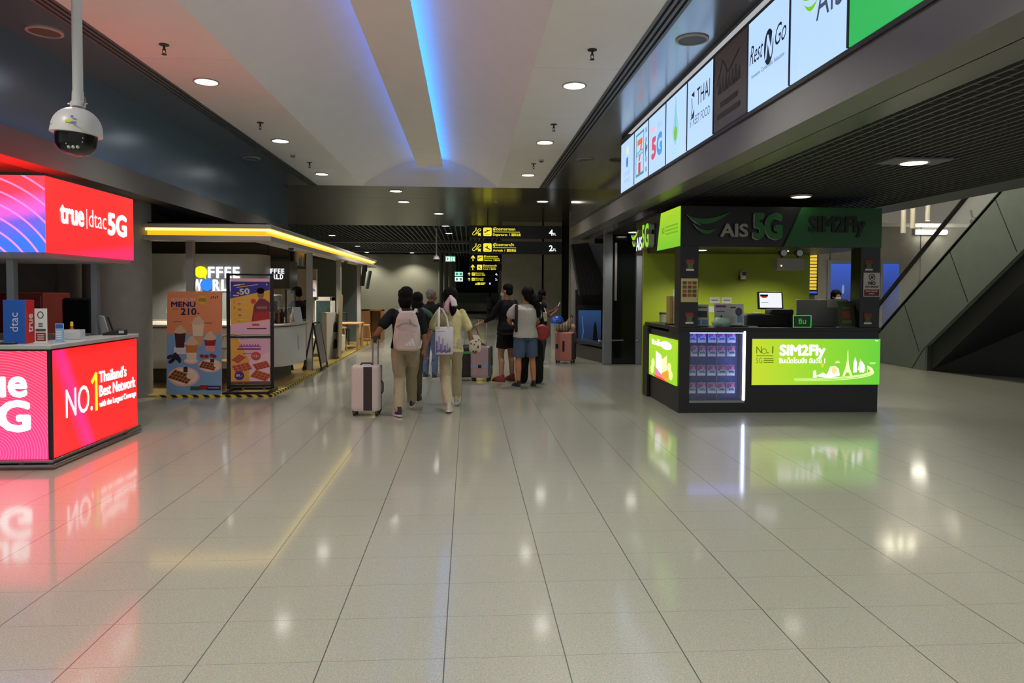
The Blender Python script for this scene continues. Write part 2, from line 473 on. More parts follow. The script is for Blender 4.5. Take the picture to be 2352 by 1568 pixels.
# round concrete pillar by the coffee bar
struct('column_round', MB().cyl((-5.37, 11.2, 0), (-5.37, 11.2, ZS+.3), .47, n=48), CONC)
struct('column_round', MB().cyl((-6.45, 11.9, 0), (-6.45, 11.9, ZS+.3), .2, n=32), CONC)
# back of the right hand area: concrete wall, upper level seen through the escalator opening
mb = MB(); mb.box(8.2, 19, 0, 22, 19.3, 3.5, CONC)
for x in (9.2, 10.0, 12.6, 14.4): mb.box(x, 18.985, 0, x+.012, 19.0, 3.5, BLACKM)
mb.box(8.2, 18.98, 3.5, 24, 19.4, 3.6, WHITE)
struct('wall_right_back', mb, CONC, smooth=False)
UPC = mat('upper_ceiling_paint', (206, 200, 186), rough=.6)
mb = MB(); mb.box(6.8, 10, 6.4, 26, 30, 6.5, UPC)
for y in (19.5, 21, 22.6, 24.4): mb.box(6.8, y, 5.9, 26, y+.35, 6.4, UPC)
mb.box(6.8, 30, 3, 26, 30.2, 6.5, UPC); mb.box(6.6, 10, ZS+.32, 6.8, 30, 6.5, UPC)
struct('ceiling_upper', mb, UPC, smooth=False)
struct('wall_right_side', MB().box(16, -2, 0, 16.3, 19, 6.4), CONCD, smooth=False)

# ================================================================== FIXTURES
LENS = lit('downlight_lens', (255, 250, 240), 12.0)
LENSW = lit('downlight_lens_soft', (255, 248, 232), 5.0)
RIM = mat('downlight_rim', (180, 178, 172), rough=.5)
ORD = ['nearest', 'second', 'third', 'fourth', 'fifth', 'sixth', 'seventh', 'eighth']
SPOTD = {}
def downlight(loc, label, group, power=1., r=.13, col=(1, .96, .89), cone=125, lens=None, lamp=True):
    x, y, z = loc
    t = thing('downlight', label, 'ceiling light', loc, 0, group)
    k = 'dl%g' % r
    MB().lathe((x, y, z), [(r*1.18, .01), (r*1.18, -.012), (r*1.02, -.014), (r, .01)], 28).build('rim', RIM, t)
    MB().lathe((x, y, z), [(r, .004), (r, -.006), (r*.6, -.010), (.001, -.011)], 28).build('diffuser', lens or LENS, t)
    if lamp:
        l = bpy.data.lights.new('lamp', 'SPOT'); l.energy = SPOT*power; l.color = col
        l.spot_size = radians(cone); l.spot_blend = .6; l.shadow_soft_size = .1
        o = bpy.data.objects.new('lamp', l); C.objects.link(o); o.parent = t; o.location = (0, 0, -.03)
    return t
GL, GR = 'downlights in the left row of the hall ceiling', 'downlights in the right row of the hall ceiling'
nth = lambda i: ['nearest', 'second nearest', 'third nearest', 'fourth nearest', 'fifth nearest', 'sixth nearest'][i]
for i, y in enumerate((8.95, 12.37, 15.8)):
    downlight((-3.21, y, ZC), f'round white downlight in the left ceiling strip, {nth(i)} in view', GL)
for i, y in enumerate((8.75, 12.1, 15.5)):
    downlight((1.305, y, ZC), f'round white downlight in the right ceiling strip, {nth(i)} in view', GR)
for i, y in enumerate((5.5, 2.1, -1.3)):       # the same rows carry on overhead, above the frame
    downlight((-3.21, y, ZC), 'round white downlight overhead in the left ceiling strip, above the camera', GL + ', overhead', power=1.9)
    downlight((1.305, y, ZC), 'round white downlight overhead in the right ceiling strip, above the camera', GR + ', overhead', power=1.9)
GF = 'downlights in the far hall ceiling'
far = [((-1.85, 18.3), 'first downlight beyond the end of the vaulted ceiling, left of centre', 1),
       ((-1.85, 20.5), 'second downlight beyond the vaulted ceiling, just behind the first', .5),
       ((2.1, 20.0), 'downlight in glossy ceiling near the right dark fascia', .5),
       ((-.97, 23.5), 'lone downlight over the middle of the glossy ceiling, nearest of the centre row', .8),
       ((-.91, 28.4), 'downlight at the front edge of the dark slatted ceiling, centre row', .7),
       ((-.87, 32.1), 'downlight in the dark slatted ceiling, third of the centre row', .6),
       ((-.82, 38.2), 'downlight in the dark slatted ceiling, farthest of the centre row', .6),
       ((-6.44, 34.0), 'downlight above the lit canopy in the dark slatted ceiling, nearer of two', .6),
       ((-6.48, 42.0), 'downlight above the tip of the lit canopy, farther of two', .6),
       ((-3.75, 38.9), 'downlight just behind the transverse ceiling beam, left of centre', .6),
       ((-3.84, 48.8), 'downlight right in front of the pale far wall, on its right half', .7),
       ((-6.9, 48.8), 'downlight right in front of the pale far wall, behind the canopy tip', .7),
       ((3.95, 27.6), 'downlight to the right of the big direction boards', .5)]
for (x, y), lab, p in far:
    downlight((x, y, ZC + (.05 if y > 28 else 0)), lab, GF, power=p*(3.6 if y > 46 else 3.), r=.15)
lowl = [((4.41, 6.78), 'downlight with square metal plate in the dark grid ceiling', .45, True),
        ((4.41, 3.4), 'added downlight overhead in the dark grid ceiling, above the right frame edge', 1.0, True),  # out of view, added to brighten the escalator area
        ((4.41, 0.2), 'added downlight in the dark grid ceiling behind the camera', 1.0, True),  # another unseen lamp added for the right hand area
        ((4.48, 9.3), 'unlit-looking shallow downlight right above the dark shop sign', .0, False),
        ((3.6, 15.2), 'downlight beside the logo end of the green lit sign', .4, False),
        ((-5.8, 12.0), 'downlight in the purple-lit slatted ceiling beside the red kiosk sign', .5, False)]
for (x, y), lab, p, sq in lowl:
    t = downlight((x, y, ZS+.0), lab, None, power=p, r=.12, lens=LENS if p else LENSW, lamp=p > 0)
    if sq: MB().box(x-.3, y-.16, ZS+.002, x+.3, y+.16, ZS+.018).build('mounting_plate', GREYM, t, smooth=False)

# air slots along the hall
def vent(x0, x1, label):
    t = thing('linear_air_vent', label, 'air vent', ((x0+x1)/2, 6, ZC))
    MB().box(x0, -6, ZC+.05, x1, YE-.05, ZC+.07).build('backing', BLACKM, t, smooth=False)
    w_ = (x1-x0)
    for i in range(4):
        a = x0 + w_*i/3
        MB().box(a-.016, -6, ZC-.006, a+.016, YE-.05, ZC+.05).build('blade', GREYM, t, smooth=False)
vent(-3.85, -3.67, 'long linear air slot with black gaps along the left of the hall ceiling')
vent(1.75, 1.93, 'long linear air slot with black gaps along the right, by the lit sign band')
# speakers
def speaker(x, y, lab):
    t = thing('ceiling_speaker', lab, 'speaker', (x, y, ZC))
    MB().lathe((x, y, ZC), [(.165, .005), (.165, -.012), (.14, -.016), (.138, 0)], 32).build('rim', RIM, t)
    MB().lathe((x, y, ZC), [(.138, 0), (.138, -.006), (.001, -.008)], 32).build('grille', mat('speaker_grille', (98, 98, 92), rough=.6), t)
speaker(-4.2, 7.36, 'round ceiling speaker near the top left corner, left of the camera pole')
speaker(-4.2, 14.06, 'round ceiling speaker further along the left ceiling strip')
speaker(2.25, 7.08, 'round ceiling speaker above the lit sign band, right side nearest')
speaker(2.25, 13.6, 'round ceiling speaker at the far end of the lit sign band')
# sprinklers
def sprinkler(x, y, lab):
    t = thing('fire_sprinkler', lab, 'sprinkler', (x, y, ZC))
    MB().lathe((x, y, ZC), [(.05, 0), (.05, -.008), (.012, -.012)], 16).build('escutcheon', DARKG, t)
    mb = MB(); mb.cyl((x, y, ZC), (x, y, ZC-.06), .012, n=10)
    mb.tube([(x-.014, y, ZC-.05), (x-.016, y, ZC-.08), (x, y, ZC-.1)], .004, 6); mb.tube([(x+.014, y, ZC-.05), (x+.016, y, ZC-.08), (x, y, ZC-.1)], .004, 6)
    mb.cyl((x, y, ZC-.1), (x, y, ZC-.106), .026, n=12); mb.build('head', DARKG, t)
for i, y in enumerate((7.65, 11.06, 14.42)): sprinkler(-3.17, y, f'small dark fire sprinkler in the left ceiling strip, {nth(i)} in view')
for i, y in enumerate((7.46, 10.8, 14.15)): sprinkler(1.3, y, f'small dark fire sprinkler in the right ceiling strip, {nth(i)} in view')
def detector(x, y, lab):
    t = thing('smoke_detector', lab, 'smoke detector', (x, y, ZC))
    MB().lathe((x, y, ZC), [(.055, 0), (.055, -.02), (.05, -.024)], 20).build('base', WHITE, t)
    MB().lathe((x, y, ZC), [(.042, -.024), (.046, -.04), (.03, -.052), (.001, -.054)], 20).build('sensor', GREYM, t)
detector(1.41, 13.7, 'small white smoke detector in the right ceiling strip')
detector(-3.30, 13.6, 'small white smoke detector in the left ceiling strip')
detector(.80, 20.2, 'smoke detector hanging from the glossy ceiling above the direction boards')

# ================================================================== HANGING DOME CAMERA
t = thing('surveillance_camera', 'white dome security camera hanging on a long white pole, top left', 'security camera', (-2.03, 3.84, ZC))
P = V(-2.03, 3.84, 0)
CW = mat('camera_white', (222, 220, 216), rough=.35)
MB().cyl(P + V(0,0,ZC), P + V(0,0,2.66), .0245, n=20).build('pole', CW, t)
MB().cyl(P + V(0,0,ZC), P + V(0,0,ZC-.02), .07, n=24).build('ceiling_flange', CW, t)
mb = MB(); mb.lathe(P, [(.027, 2.675), (.029, 2.625), (.035, 2.62), (.036, 2.597), (.03, 2.595)], 24)
mb.cyl(P + V(.034,-.01,2.61), P + V(.052,-.01,2.613), .004, n=8); mb.cyl(P + V(-.034,-.01,2.61), P + V(-.046,-.01,2.61), .004, n=8)
mb.build('collar', CW, t)
MB().tube([P + V(.036,-.02,2.60), P + V(.05,-.02,2.625), P + V(.046,-.02,2.64)], .003, 6).build('safety_clip', STEEL, t)
prof = [(.03, 2.597)]
for i in range(11):
    a = radians(88 - i*8.4); prof.append((.119*cos(a)**.92 if cos(a) > 0 else 0, 2.475 + .117*sin(a)))
prof += [(.121, 2.462), (.121, 2.452), (.112, 2.452)]
tilt = Matrix.Rotation(radians(4), 4, 'Y')
hs = MB().lathe((0,0,0), prof, 40); hs.v = [P + (tilt @ (v - V(0,0,2.6))) + V(0,0,2.6) for v in hs.v]; hs.build('housing', CW, t)
dp = [(.098, 2.455), (.097, 2.425)]
for i in range(9):
    a = radians(i*11.2); dp.append((.094*cos(a), 2.405 - .063*sin(a)))
dm = MB().lathe((0,0,0), dp, 40); dm.v = [P + (tilt @ (v - V(0,0,2.6))) + V(0,0,2.6) for v in dm.v]
dm.build('dome', mat('camera_black', (8, 8, 10), rough=.25), t)
mb = MB()
for i in (-1, 0, 1): mb.ball(P + V(.016 + i*.022, -.081, 2.374), .0085, n=12, k=8)
for z, x in ((2.425,-.012), (2.405,-.015), (2.39,-.014), (2.42,.062), (2.40,.06)): mb.ball(P + V(x, -.0935 + abs(x)*.25, z), .0035, n=8, k=6)
mb.build('infrared_lens', mat('lens_glass', (190, 196, 196), rough=.2), t)
F = Face(P + V(0, -.119, 2.478), (1, 0, 0), (0, .2, 1))
mb = MB()
mb.ell(F, .03, .043, .008, .007, .004, mat('sticker_blue', (70, 120, 190)))
mb.rect(F, -.002, .012, .036, .026, .0045, mat('sticker_yellow', (214, 206, 40)))
mb.rect(F, .028, .008, .055, .016, .006, mat('sticker_violet', (92, 88, 160)))
F2 = Face(P + V(-.098, -.075, 2.478), (.75, -.66, 0), (0, 0, 1))
mb.rect(F2, 0, .008, .03, .0105, .004, mat('print_grey', (120, 120, 120)))
mb.build('sticker', None, t, fix=False)
# ================================================================== RED PHONE KIOSK (left)
LW = lit('white', (255, 248, 248), 2.2)
RED = lit('red_panel', (240, 20, 22), 2.4)
YEL = lit('yellow_digit', (250, 225, 40), 1.2)
KX, KY0, KY1 = -3.80, 6.66, 8.34
t = thing('phone_kiosk', 'red lit phone counter with a red overhead sign, at the left edge', 'kiosk', (-4.8, 7.5, 0))
mb = MB(); mb.box(-5.85, KY0+.02, .08, KX-.02, KY1, 1.09); mb.build('counter', DARKG, t)
PINK = lit_gradient('pink_swirl', [(0, (232, 34, 100)), (.55, (234, 28, 66)), (1, (234, 28, 56))], 'Z', .05, 1.1, 2.3, ((.5, -.84, .15), 40, (250, 84, 124), .35))
REDP = lit_gradient('red_streak', [(0, (240, 20, 28)), (.30, (240, 12, 14)), (.42, (230, 20, 96)), (.50, (240, 12, 14)), (1, (240, 12, 12))], 'Y', -.85, .85, 2.1, None, ('Z', .30))
MB().box(-5.85, KY0, .09, KX-.025, KY0+.02, 1.08).build('front_panel', PINK, t, smooth=False)
MB().box(KX-.02, KY0+.03, .09, KX, KY1, 1.08).build('side_panel', REDP, t, smooth=False)
mb = MB(); mb.box(KX-.025, KY0-.004, .07, KX+.004, KY0+.03, 1.1); mb.build('corner_trim', BLACK, t)
F = Face((0, KY0, 0), (1, 0, 0), (0, 0, 1))
mb = MB(); mb.text(F, 'true', -4.0, .673, .255, LW, align='R', bold=.032); mb.text(F, '5G', -3.975, .36, .262, LW, align='R', bold=.04, sx=1.1)
mb.build('front_lettering', LW, t, smooth=False, fix=False)
F = Face((KX, 0, 0), (0, 1, 0), (0, 0, 1))
mb = MB(); mb.text(F, 'NO.', 6.90, .425, .272, LW, maxw=.47, bold=.0); mb.stroke(F, [(7.36, .70), (7.455, .79)], .045, .003, YEL); mb.rect(F, 7.425, .405, 7.47, .795, .0034, YEL)
mb.text(F, "Thailand's", 7.505, .685, .112, LW, maxw=.58, bold=.022); mb.text(F, 'Best Network', 7.505, .54, .112, LW, maxw=.79, bold=.022)
mb.text(F, 'with the Largest Coverage', 7.505, .43, .062, LW, maxw=.80, bold=.012)
mb.build('side_lettering', LW, t, smooth=False, fix=False)
TOPM = mat('counter_top', (176, 176, 174), rough=.3)
MB().prism([(-5.88, KY0-.03, 1.1), (KX+.02, KY0-.03, 1.1), (KX+.02, KY1+.02, 1.1), (-5.88, KY1+.02, 1.1)], (0, 0, .04)).build('counter_top', TOPM, t, bevel=.006)
mb = MB()
for z, o in ((.075, .02), (.035, .03)):
    mb.tube([(-5.85, KY0-o, z), (KX+o, KY0-o, z), (KX+o, KY1+.01, z)], .016, 8)
mb.build('bumper_rail', STEEL, t)
for x, y in ((-4.9, KY0+.06), (-4.1, KY0+.06), (KX-.07, KY0+.1), (KX-.07, 7.5), (KX-.07, 8.2), (-5.7, 8.2)):
    MB().cyl((x, y, 0), (x, y, .09), .022, n=12).build('leg', GREYM, t)
# overhead sign
SX, SY0, SY1, SZ0, SZ1 = -3.87, 6.75, 8.45, 1.985, 2.685
MB().box(-5.85, SY0+.02, SZ0+.02, SX-.02, SY1, SZ1+.03).build('sign_box', BLACK, t)
SWIRL = lit_gradient('screen_swirl', [(0, (24, 80, 180)), (.28, (84, 62, 170)), (.50, (220, 62, 150)), (.72, (236, 26, 58)), (1, (240, 24, 22))], 'Z', 2.0, 2.62, 2.1,
                     ((.1, -.75, 1.5), 9, (250, 120, 190), .16), ('X', -.22))
MB().box(-5.85, SY0, SZ0, SX-.005, SY0+.02, SZ1).build('sign_front', SWIRL, t, smooth=False)
MB().box(SX-.02, SY0+.005, SZ0, SX, SY1, SZ1).build('sign_side', lit_gradient('sign_red', [(0, (236, 20, 70)), (.14, (240, 12, 18)), (1, (240, 14, 10))], 'Z', 1.98, 2.68, 2.1, None, ('Y', -.16)), t, smooth=False)
F = Face((SX, 0, 0), (0, 1, 0), (0, 0, 1))
mb = MB(); mb.text(F, 'true', 6.975, 2.285, .205, LW, maxw=.42, bold=.032); mb.rect(F, 7.445, 2.26, 7.452, 2.46, .003, LW)
mb.text(F, 'dtac', 7.49, 2.285, .185, LW, maxw=.345, bold=-.012); mb.text(F, '5G', 7.865, 2.245, .22, LW, maxw=.42, bold=.04)
mb.build('sign_lettering', LW, t, smooth=False, fix=False)
MB().box(-5.84, SY0+.03, SZ0-.05, SX-.03, SY1-.02, SZ0+.02).build('sign_soffit', mat('kiosk_grey', (150, 146, 146), rough=.5), t)
MB().box(-5.8, SY0+.3, SZ1+.03, SX-.3, SY1-.1, SZ1+.05).build('added_top_glow', lit('red_added_glow', (255, 40, 36), 4.0), t, smooth=False)  # unseen glowing sheet added on the sign box to redden the soffit
for x, y in ((-4.36, 7.05), (-4.15, 8.15), (-5.7, 7.05), (-5.7, 8.15)):
    MB().box(x-.035, y-.035, 1.14, x+.035, y+.035, SZ0).build('post', mat('kiosk_post', (140, 146, 150), rough=.4, metal=.5), t, bevel=.004)

# things on the counter (top at z 1.14)
Z0 = 1.14
t = thing('display_box', 'blue and red promotional box standing on the red kiosk counter', 'box', (-4.19, 6.86, Z0), radians(-4))
BLU = mat('print_blue', (34, 88, 176), rough=.4); REDPR = mat('print_red', (188, 34, 34), rough=.4)
mb = MB(); mb.box(-.105, -.06, 0, .105, .06, .405, BLU); mb.build('carton', BLU, t, world=False, bevel=.003)
mb = MB(); mb.box(.1055, -.0595, .001, .107, .0595, .404, REDPR); mb.build('side_panel', REDPR, t, world=False)
mb = MB(); mb.text(Face((0, -.0605, 0), (1, 0, 0), (0, 0, 1)), 'dtac', .035, .11, .075, WHITE, d=.001, rot=pi/2)
mb.text(Face((.1075, 0, 0), (0, 1, 0), (0, 0, 1)), 'true', .03, .10, .07, WHITE, d=.001, rot=pi/2, bold=.03)
mb.build('lettering', WHITE, t, world=False, smooth=False, fix=False)
t = thing('sign_stand', 'white notice stand with a dark red block, beside the blue box', 'sign stand', (-3.99, 6.86, Z0))
mb = MB(); mb.box(-.055, -.03, 0, .055, .03, .012); mb.box(-.055, -.006, .01, .055, .006, .325); mb.build('holder', mat('notice_white', (206, 204, 200), rough=.4), t, world=False, bevel=.002)
F = Face((0, -.0065, 0), (1, 0, 0), (0, 0, 1)); DRED = mat('notice_red', (120, 34, 36), rough=.5); DGR = mat('print_dark', (60, 60, 64), rough=.5)
mb = MB(); mb.rect(F, -.045, .02, .045, .10, .001, DRED); mb.rect(F, -.045, .112, .045, .135, .001, DGR)
for i in range(24):
    a = 2*pi*i/24; mb.rect(F, .025*cos(a)-.004, .265+.03*sin(a)-.004, .025*cos(a)+.004, .265+.03*sin(a)+.004, .001, DGR)
for i in range(3): mb.rect(F, -.02, .155+.014*i, .02, .162+.014*i, .001, DGR)
for i in range(3): mb.rect(F, -.03, .035+.02*i, .03, .044+.02*i, .0015, WHITE)
mb.build('print', DGR, t, world=False, smooth=False, fix=False)
t = thing('card_stand', 'small pale blue card stand on the red kiosk counter', 'card stand', (-3.89, 6.98, Z0))
mb = MB(); mb.box(-.04, -.03, 0, .04, .03, .008); mb.box(-.038, -.005, .008, .038, .004, .18); mb.build('holder', mat('card_blue', (140, 172, 204), rough=.4), t, world=False)
F = Face((0, -.0055, 0), (1, 0, 0), (0, 0, 1)); mb = MB(); mb.rect(F, -.034, .135, .034, .172, .001, BLU)
for i in range(4): mb.rect(F, -.028, .03+.022*i, .02, .04+.022*i, .001, mat('print_pale', (214, 222, 230)))
mb.build('print', BLU, t, world=False, smooth=False, fix=False)
t = thing('juice_bottle', 'small orange bottle with a yellow cap behind the clear box', 'bottle', (-4.06, 7.5, Z0))
MB().lathe((0,0,0), [(.001,0), (.025,.002), (.026,.08), (.014,.115), (.012,.13)], 16).build('bottle', mat('juice_orange', (196, 84, 30), rough=.25), t, world=False)
MB().lathe((0,0,0), [(.015,.128), (.015,.165), (.009,.175), (.001,.176)], 14).build('cap', mat('cap_yellow', (214, 188, 60), rough=.4), t, world=False)
t = thing('acrylic_box', 'clear acrylic brochure box with white cards on the red kiosk counter', 'box', (-3.98, 7.38, Z0))
mb = MB()
for a in ((-.09,-.05,0,.09,-.046,.1), (-.09,.046,0,.09,.05,.1), (-.09,-.05,0,-.086,.05,.1), (.086,-.05,0,.09,.05,.1), (-.09,-.05,0,.09,.05,.004)): mb.box(*a)
mb.build('tray', mat('acrylic', (220, 226, 226), rough=.1, alpha=.35), t, world=False, smooth=False)
mb = MB(); mb.box(-.08, -.03, .006, .05, -.01, .085); mb.box(-.06, .005, .006, .08, .03, .075); mb.build('cards', mat('card_white', (196, 200, 200), rough=.5), t, world=False)
t = thing('payment_terminal', 'black card payment terminal at the far end of the red kiosk counter', 'card terminal', (-3.93, 8.1, Z0), radians(20))
mb = MB(); mb.prism([(-.11, -.05, 0), (.13, -.05, 0), (.13, -.05, .06), (.05, -.05, .07), (-.11, -.05, .02)], (0, .1, 0)); mb.build('body', BLACK, t, world=False, bevel=.008)
MB().box(.05, -.0525, .02, .10, -.05, .05).build('screen', mat('screen_grey', (170, 174, 172), rough=.3), t, world=False)
t = thing('tablet', 'grey tablet screen propped up beside the kiosk post', 'tablet', (-4.08, 8.18, Z0), radians(-30))
mb = MB(); mb.bar((0, 0, .0), (.02, -.08, .22), .2, .012, side=(0, 1, .3)); mb.build('panel', mat('tablet_grey', (172, 176, 178), rough=.35), t, world=False, bevel=.004)
mb = MB(); mb.bar((.09, .06, 0), (.1, -.02, .2), .02, .01); mb.bar((-.09, .06, .005), (.1, .06, .005), .05, .01); mb.build('stand', BLACK, t, world=False)
t = thing('small_calculator', 'dark pocket calculator lying on the kiosk counter at the left frame edge', 'calculator', (-4.20, 6.72, Z0))
MB().box(-.06, -.04, 0, .06, .04, .014).build('body', BLACK, t, world=False, bevel=.003)
MB().box(-.05, .012, .0141, .05, .033, .0155).build('display', mat('lcd', (150, 158, 150), rough=.3), t, world=False)

# behind the kiosk
t = thing('office_chair', 'black office chair with a tall straight back behind the red kiosk', 'chair', (-4.85, 9.1, 0), radians(170))
FAB = fabric('chair_black', (20, 20, 22))
MB().box(-.2, -.03, .62, .2, .03, 1.54).build('backrest', FAB, t, world=False, bevel=.03)
MB().box(-.24, -.06, .46, .24, .44, .55).build('seat', FAB, t, world=False, bevel=.03)
MB().cyl((0, .2, .1), (0, .2, .46), .03).build('gas_column', BLACK, t, world=False)
mb = MB()
for i in range(5):
    a = 2*pi*i/5; mb.tube([(0, .2, .12), (.28*cos(a), .2+.28*sin(a), .07)], .02, 8); mb.ball((.28*cos(a), .2+.28*sin(a), .03), .03, n=10, k=6)
mb.build('castor_base', BLACK, t, world=False)
t = thing('storage_cabinet', 'red brown cabinet standing behind the red kiosk', 'cabinet', (-5.75, 9.5, 0))
CABR = mat('cabinet_red', (120, 34, 26), rough=.5)
mb = MB(); mb.box(-.75, -.3, 0, .43, .3, 1.6); mb.build('carcass', CABR, t, world=False, bevel=.008)
for x in (-.73, -.15): MB().box(x, -.318, .08, x+.56, -.3, 1.56).build('door', CABR, t, world=False, bevel=.004)
MB().box(.22, -.335, 1.12, .42, -.318, 1.42).build('screen', BLACK, t, world=False, bevel=.004)
t = thing('red_banner', 'tall red banner with white writing at the left edge behind the kiosk', 'banner', (-6.02, 8.95, 0))
mb = MB(); mb.box(-.3, -.012, .1, .3, .012, 2.0); mb.build('sheet', REDPR, t, world=False); MB().box(-.3, -.12, 0, .3, .12, .1).build('base', BLACK, t, world=False, bevel=.01)
mb = MB(); mb.text(Face((0, -.013, 0), (1, 0, 0), (0, 0, 1)), 'true', .26, 1.45, .13, WHITE, d=.002, rot=pi/2, bold=.03); mb.build('lettering', WHITE, t, world=False, smooth=False, fix=False)

# ================================================================== COFFEE BAR
WOOD = mat('wood', (150, 104, 58), rough=.5, noise_s=8, noise_a=.25)
WOODL = mat('light_wood', (176, 138, 84), rough=.5, noise_s=8, noise_a=.2)
PLAT = mat('platform_floor', (168, 142, 84), rough=.3, noise_s=4, noise_a=.12)
CX, CY = -3.02, 11.06
struct('floor_platform', MB().box(-9, CY, 0, CX, 26, .03), PLAT, smooth=False)
def hazard():
    m = bpy.data.materials.new('hazard_stripes'); m.use_nodes = True; nt = m.node_tree; L = nt.links.new; b = nt.nodes['Principled BSDF']
    tc = nt.nodes.new('ShaderNodeTexCoord'); sp = nt.nodes.new('ShaderNodeSeparateXYZ'); L(tc.outputs['Object'], sp.inputs[0])
    a = nt.nodes.new('ShaderNodeMath'); a.operation = 'ADD'; L(sp.outputs['X'], a.inputs[0]); L(sp.outputs['Y'], a.inputs[1])
    z = nt.nodes.new('ShaderNodeMath'); z.operation = 'ADD'; L(a.outputs[0], z.inputs[0]); L(sp.outputs['Z'], z.inputs[1])
    mu = nt.nodes.new('ShaderNodeMath'); mu.operation = 'MULTIPLY'; mu.inputs[1].default_value = 6.2; L(z.outputs[0], mu.inputs[0])
    f = nt.nodes.new('ShaderNodeMath'); f.operation = 'FRACT'; L(mu.outputs[0], f.inputs[0])
    g = nt.nodes.new('ShaderNodeMath'); g.operation = 'GREATER_THAN'; g.inputs[1].default_value = .5; L(f.outputs[0], g.inputs[0])
    mx = nt.nodes.new('ShaderNodeMix'); mx.data_type = 'RGBA'; mx.inputs['A'].default_value = (*lin((214, 184, 36)), 1); mx.inputs['B'].default_value = (*lin((22, 22, 20)), 1)
    L(g.outputs[0], mx.inputs['Factor']); L(mx.outputs['Result'], b.inputs['Base Color']); b.inputs['Roughness'].default_value = .5
    return m
HZ = hazard()
mb = MB(); mb.box(-4.75, CY-.025, 0, CX+.004, CY+.03, .034); mb.box(CX-.05, CY+.03, 0, CX+.022, 24, .034)
tag(mb.build('hazard_tape', HZ, smooth=False), 'yellow and black hazard tape along the coffee bar platform edge', 'floor tape')

# canopy
t = thing('canopy', 'coffee bar canopy edged with a glowing yellow light channel', 'canopy', (CX, CY, 0))
CAN = mat('canopy_paint', (172, 166, 158), rough=.55)
XW, YN = -4.98, 23.6
mb = MB()
for z0, z1, o in ((2.59, 2.65, .0), (2.40, 2.475, .0)):
    mb.prism([(XW, CY-o, z0), (CX+o, CY-o, z0), (CX+o, YN, z0), (CX-.34, YN, z0), (CX-.34, CY+.34, z0), (XW, CY+.34, z0)], (0, 0, z1-z0))
mb.build('edge_beam', CAN, t, smooth=False, bevel=.006)
mb = MB()
mb.prism([(XW, CY+.10, 2.475), (CX-.10, CY+.10, 2.475), (CX-.10, YN, 2.475), (CX-.12, YN, 2.475), (CX-.12, CY+.12, 2.475), (XW, CY+.12, 2.475)], (0, 0, .115))
mb.build('light_channel', lit('amber_channel', (238, 158, 24), 1.5), t, smooth=False)
mb = MB(); mb.tube([(XW+.02, CY+.06, 2.57), (CX-.06, CY+.06, 2.57), (CX-.06, YN-.02, 2.57)], .017, 8); mb.build('led_tube', lit('amber_tube', (255, 220, 90), 5.0), t)
mb = MB(); mb.box(XW-.3, CY+.1, 2.64, CX-.1, YN, 2.68); mb.box(-9, CY+.3, 2.64, XW-.29, YN, 2.68); mb.build('roof_board', mat('canopy_black', (22, 23, 23), rough=.8), t, smooth=False)
MB().box(XW-.03, CY-.01, 2.40, XW, CY+.2, 2.65).build('end_cap', CAN, t)
for i, (x, y) in enumerate(((-4.37, 11.44), (-3.20, 14.5), (-3.20, 17.75), (-3.20, 21.0), (-8.8, 11.4))):
    MB().box(x-.055, y-.055, .03, x+.055, y+.055, 2.41).build('post', mat('post_paint', (158, 156, 150), rough=.45, metal=.2), t, bevel=.004)
for y in (12.9, 18.6):
    c = MB(); c.lathe((CX-.15, y, 2.40), [(.05, 0), (.05, -.015), (.042, -.03), (.022, -.052), (.001, -.058)], 18); o = c.build('dome_camera', BLACK, t)
for x, y, lab in ((-5.35, 14.0, 'spotlight under the canopy washing the grey sign wall'), (-4.3, 13.0, 'spotlight under the canopy above the white curved counter'), (-4.1, 16.9, 'spotlight under the canopy over the glass front fridge'), (-4.0, 20, 'spotlight under the canopy over the wooden tables')):
    s = thing('spotlight', lab, 'ceiling light', (x, y, 2.6))
    MB().cyl((x, y, 2.64), (x, y, 2.56), .05, n=18).build('housing', BLACK, s)
    MB().cyl((x, y, 2.56), (x, y, 2.555), .04, n=18).build('lens', LENS, s)
    l = bpy.data.lights.new('lamp', 'SPOT'); l.energy = 230; l.color = (1, .92, .8); l.spot_size = radians(120); l.spot_blend = .6; l.shadow_soft_size = .06
    o = bpy.data.objects.new('lamp', l); C.objects.link(o); o.parent = s; o.location = (0, 0, -.06)

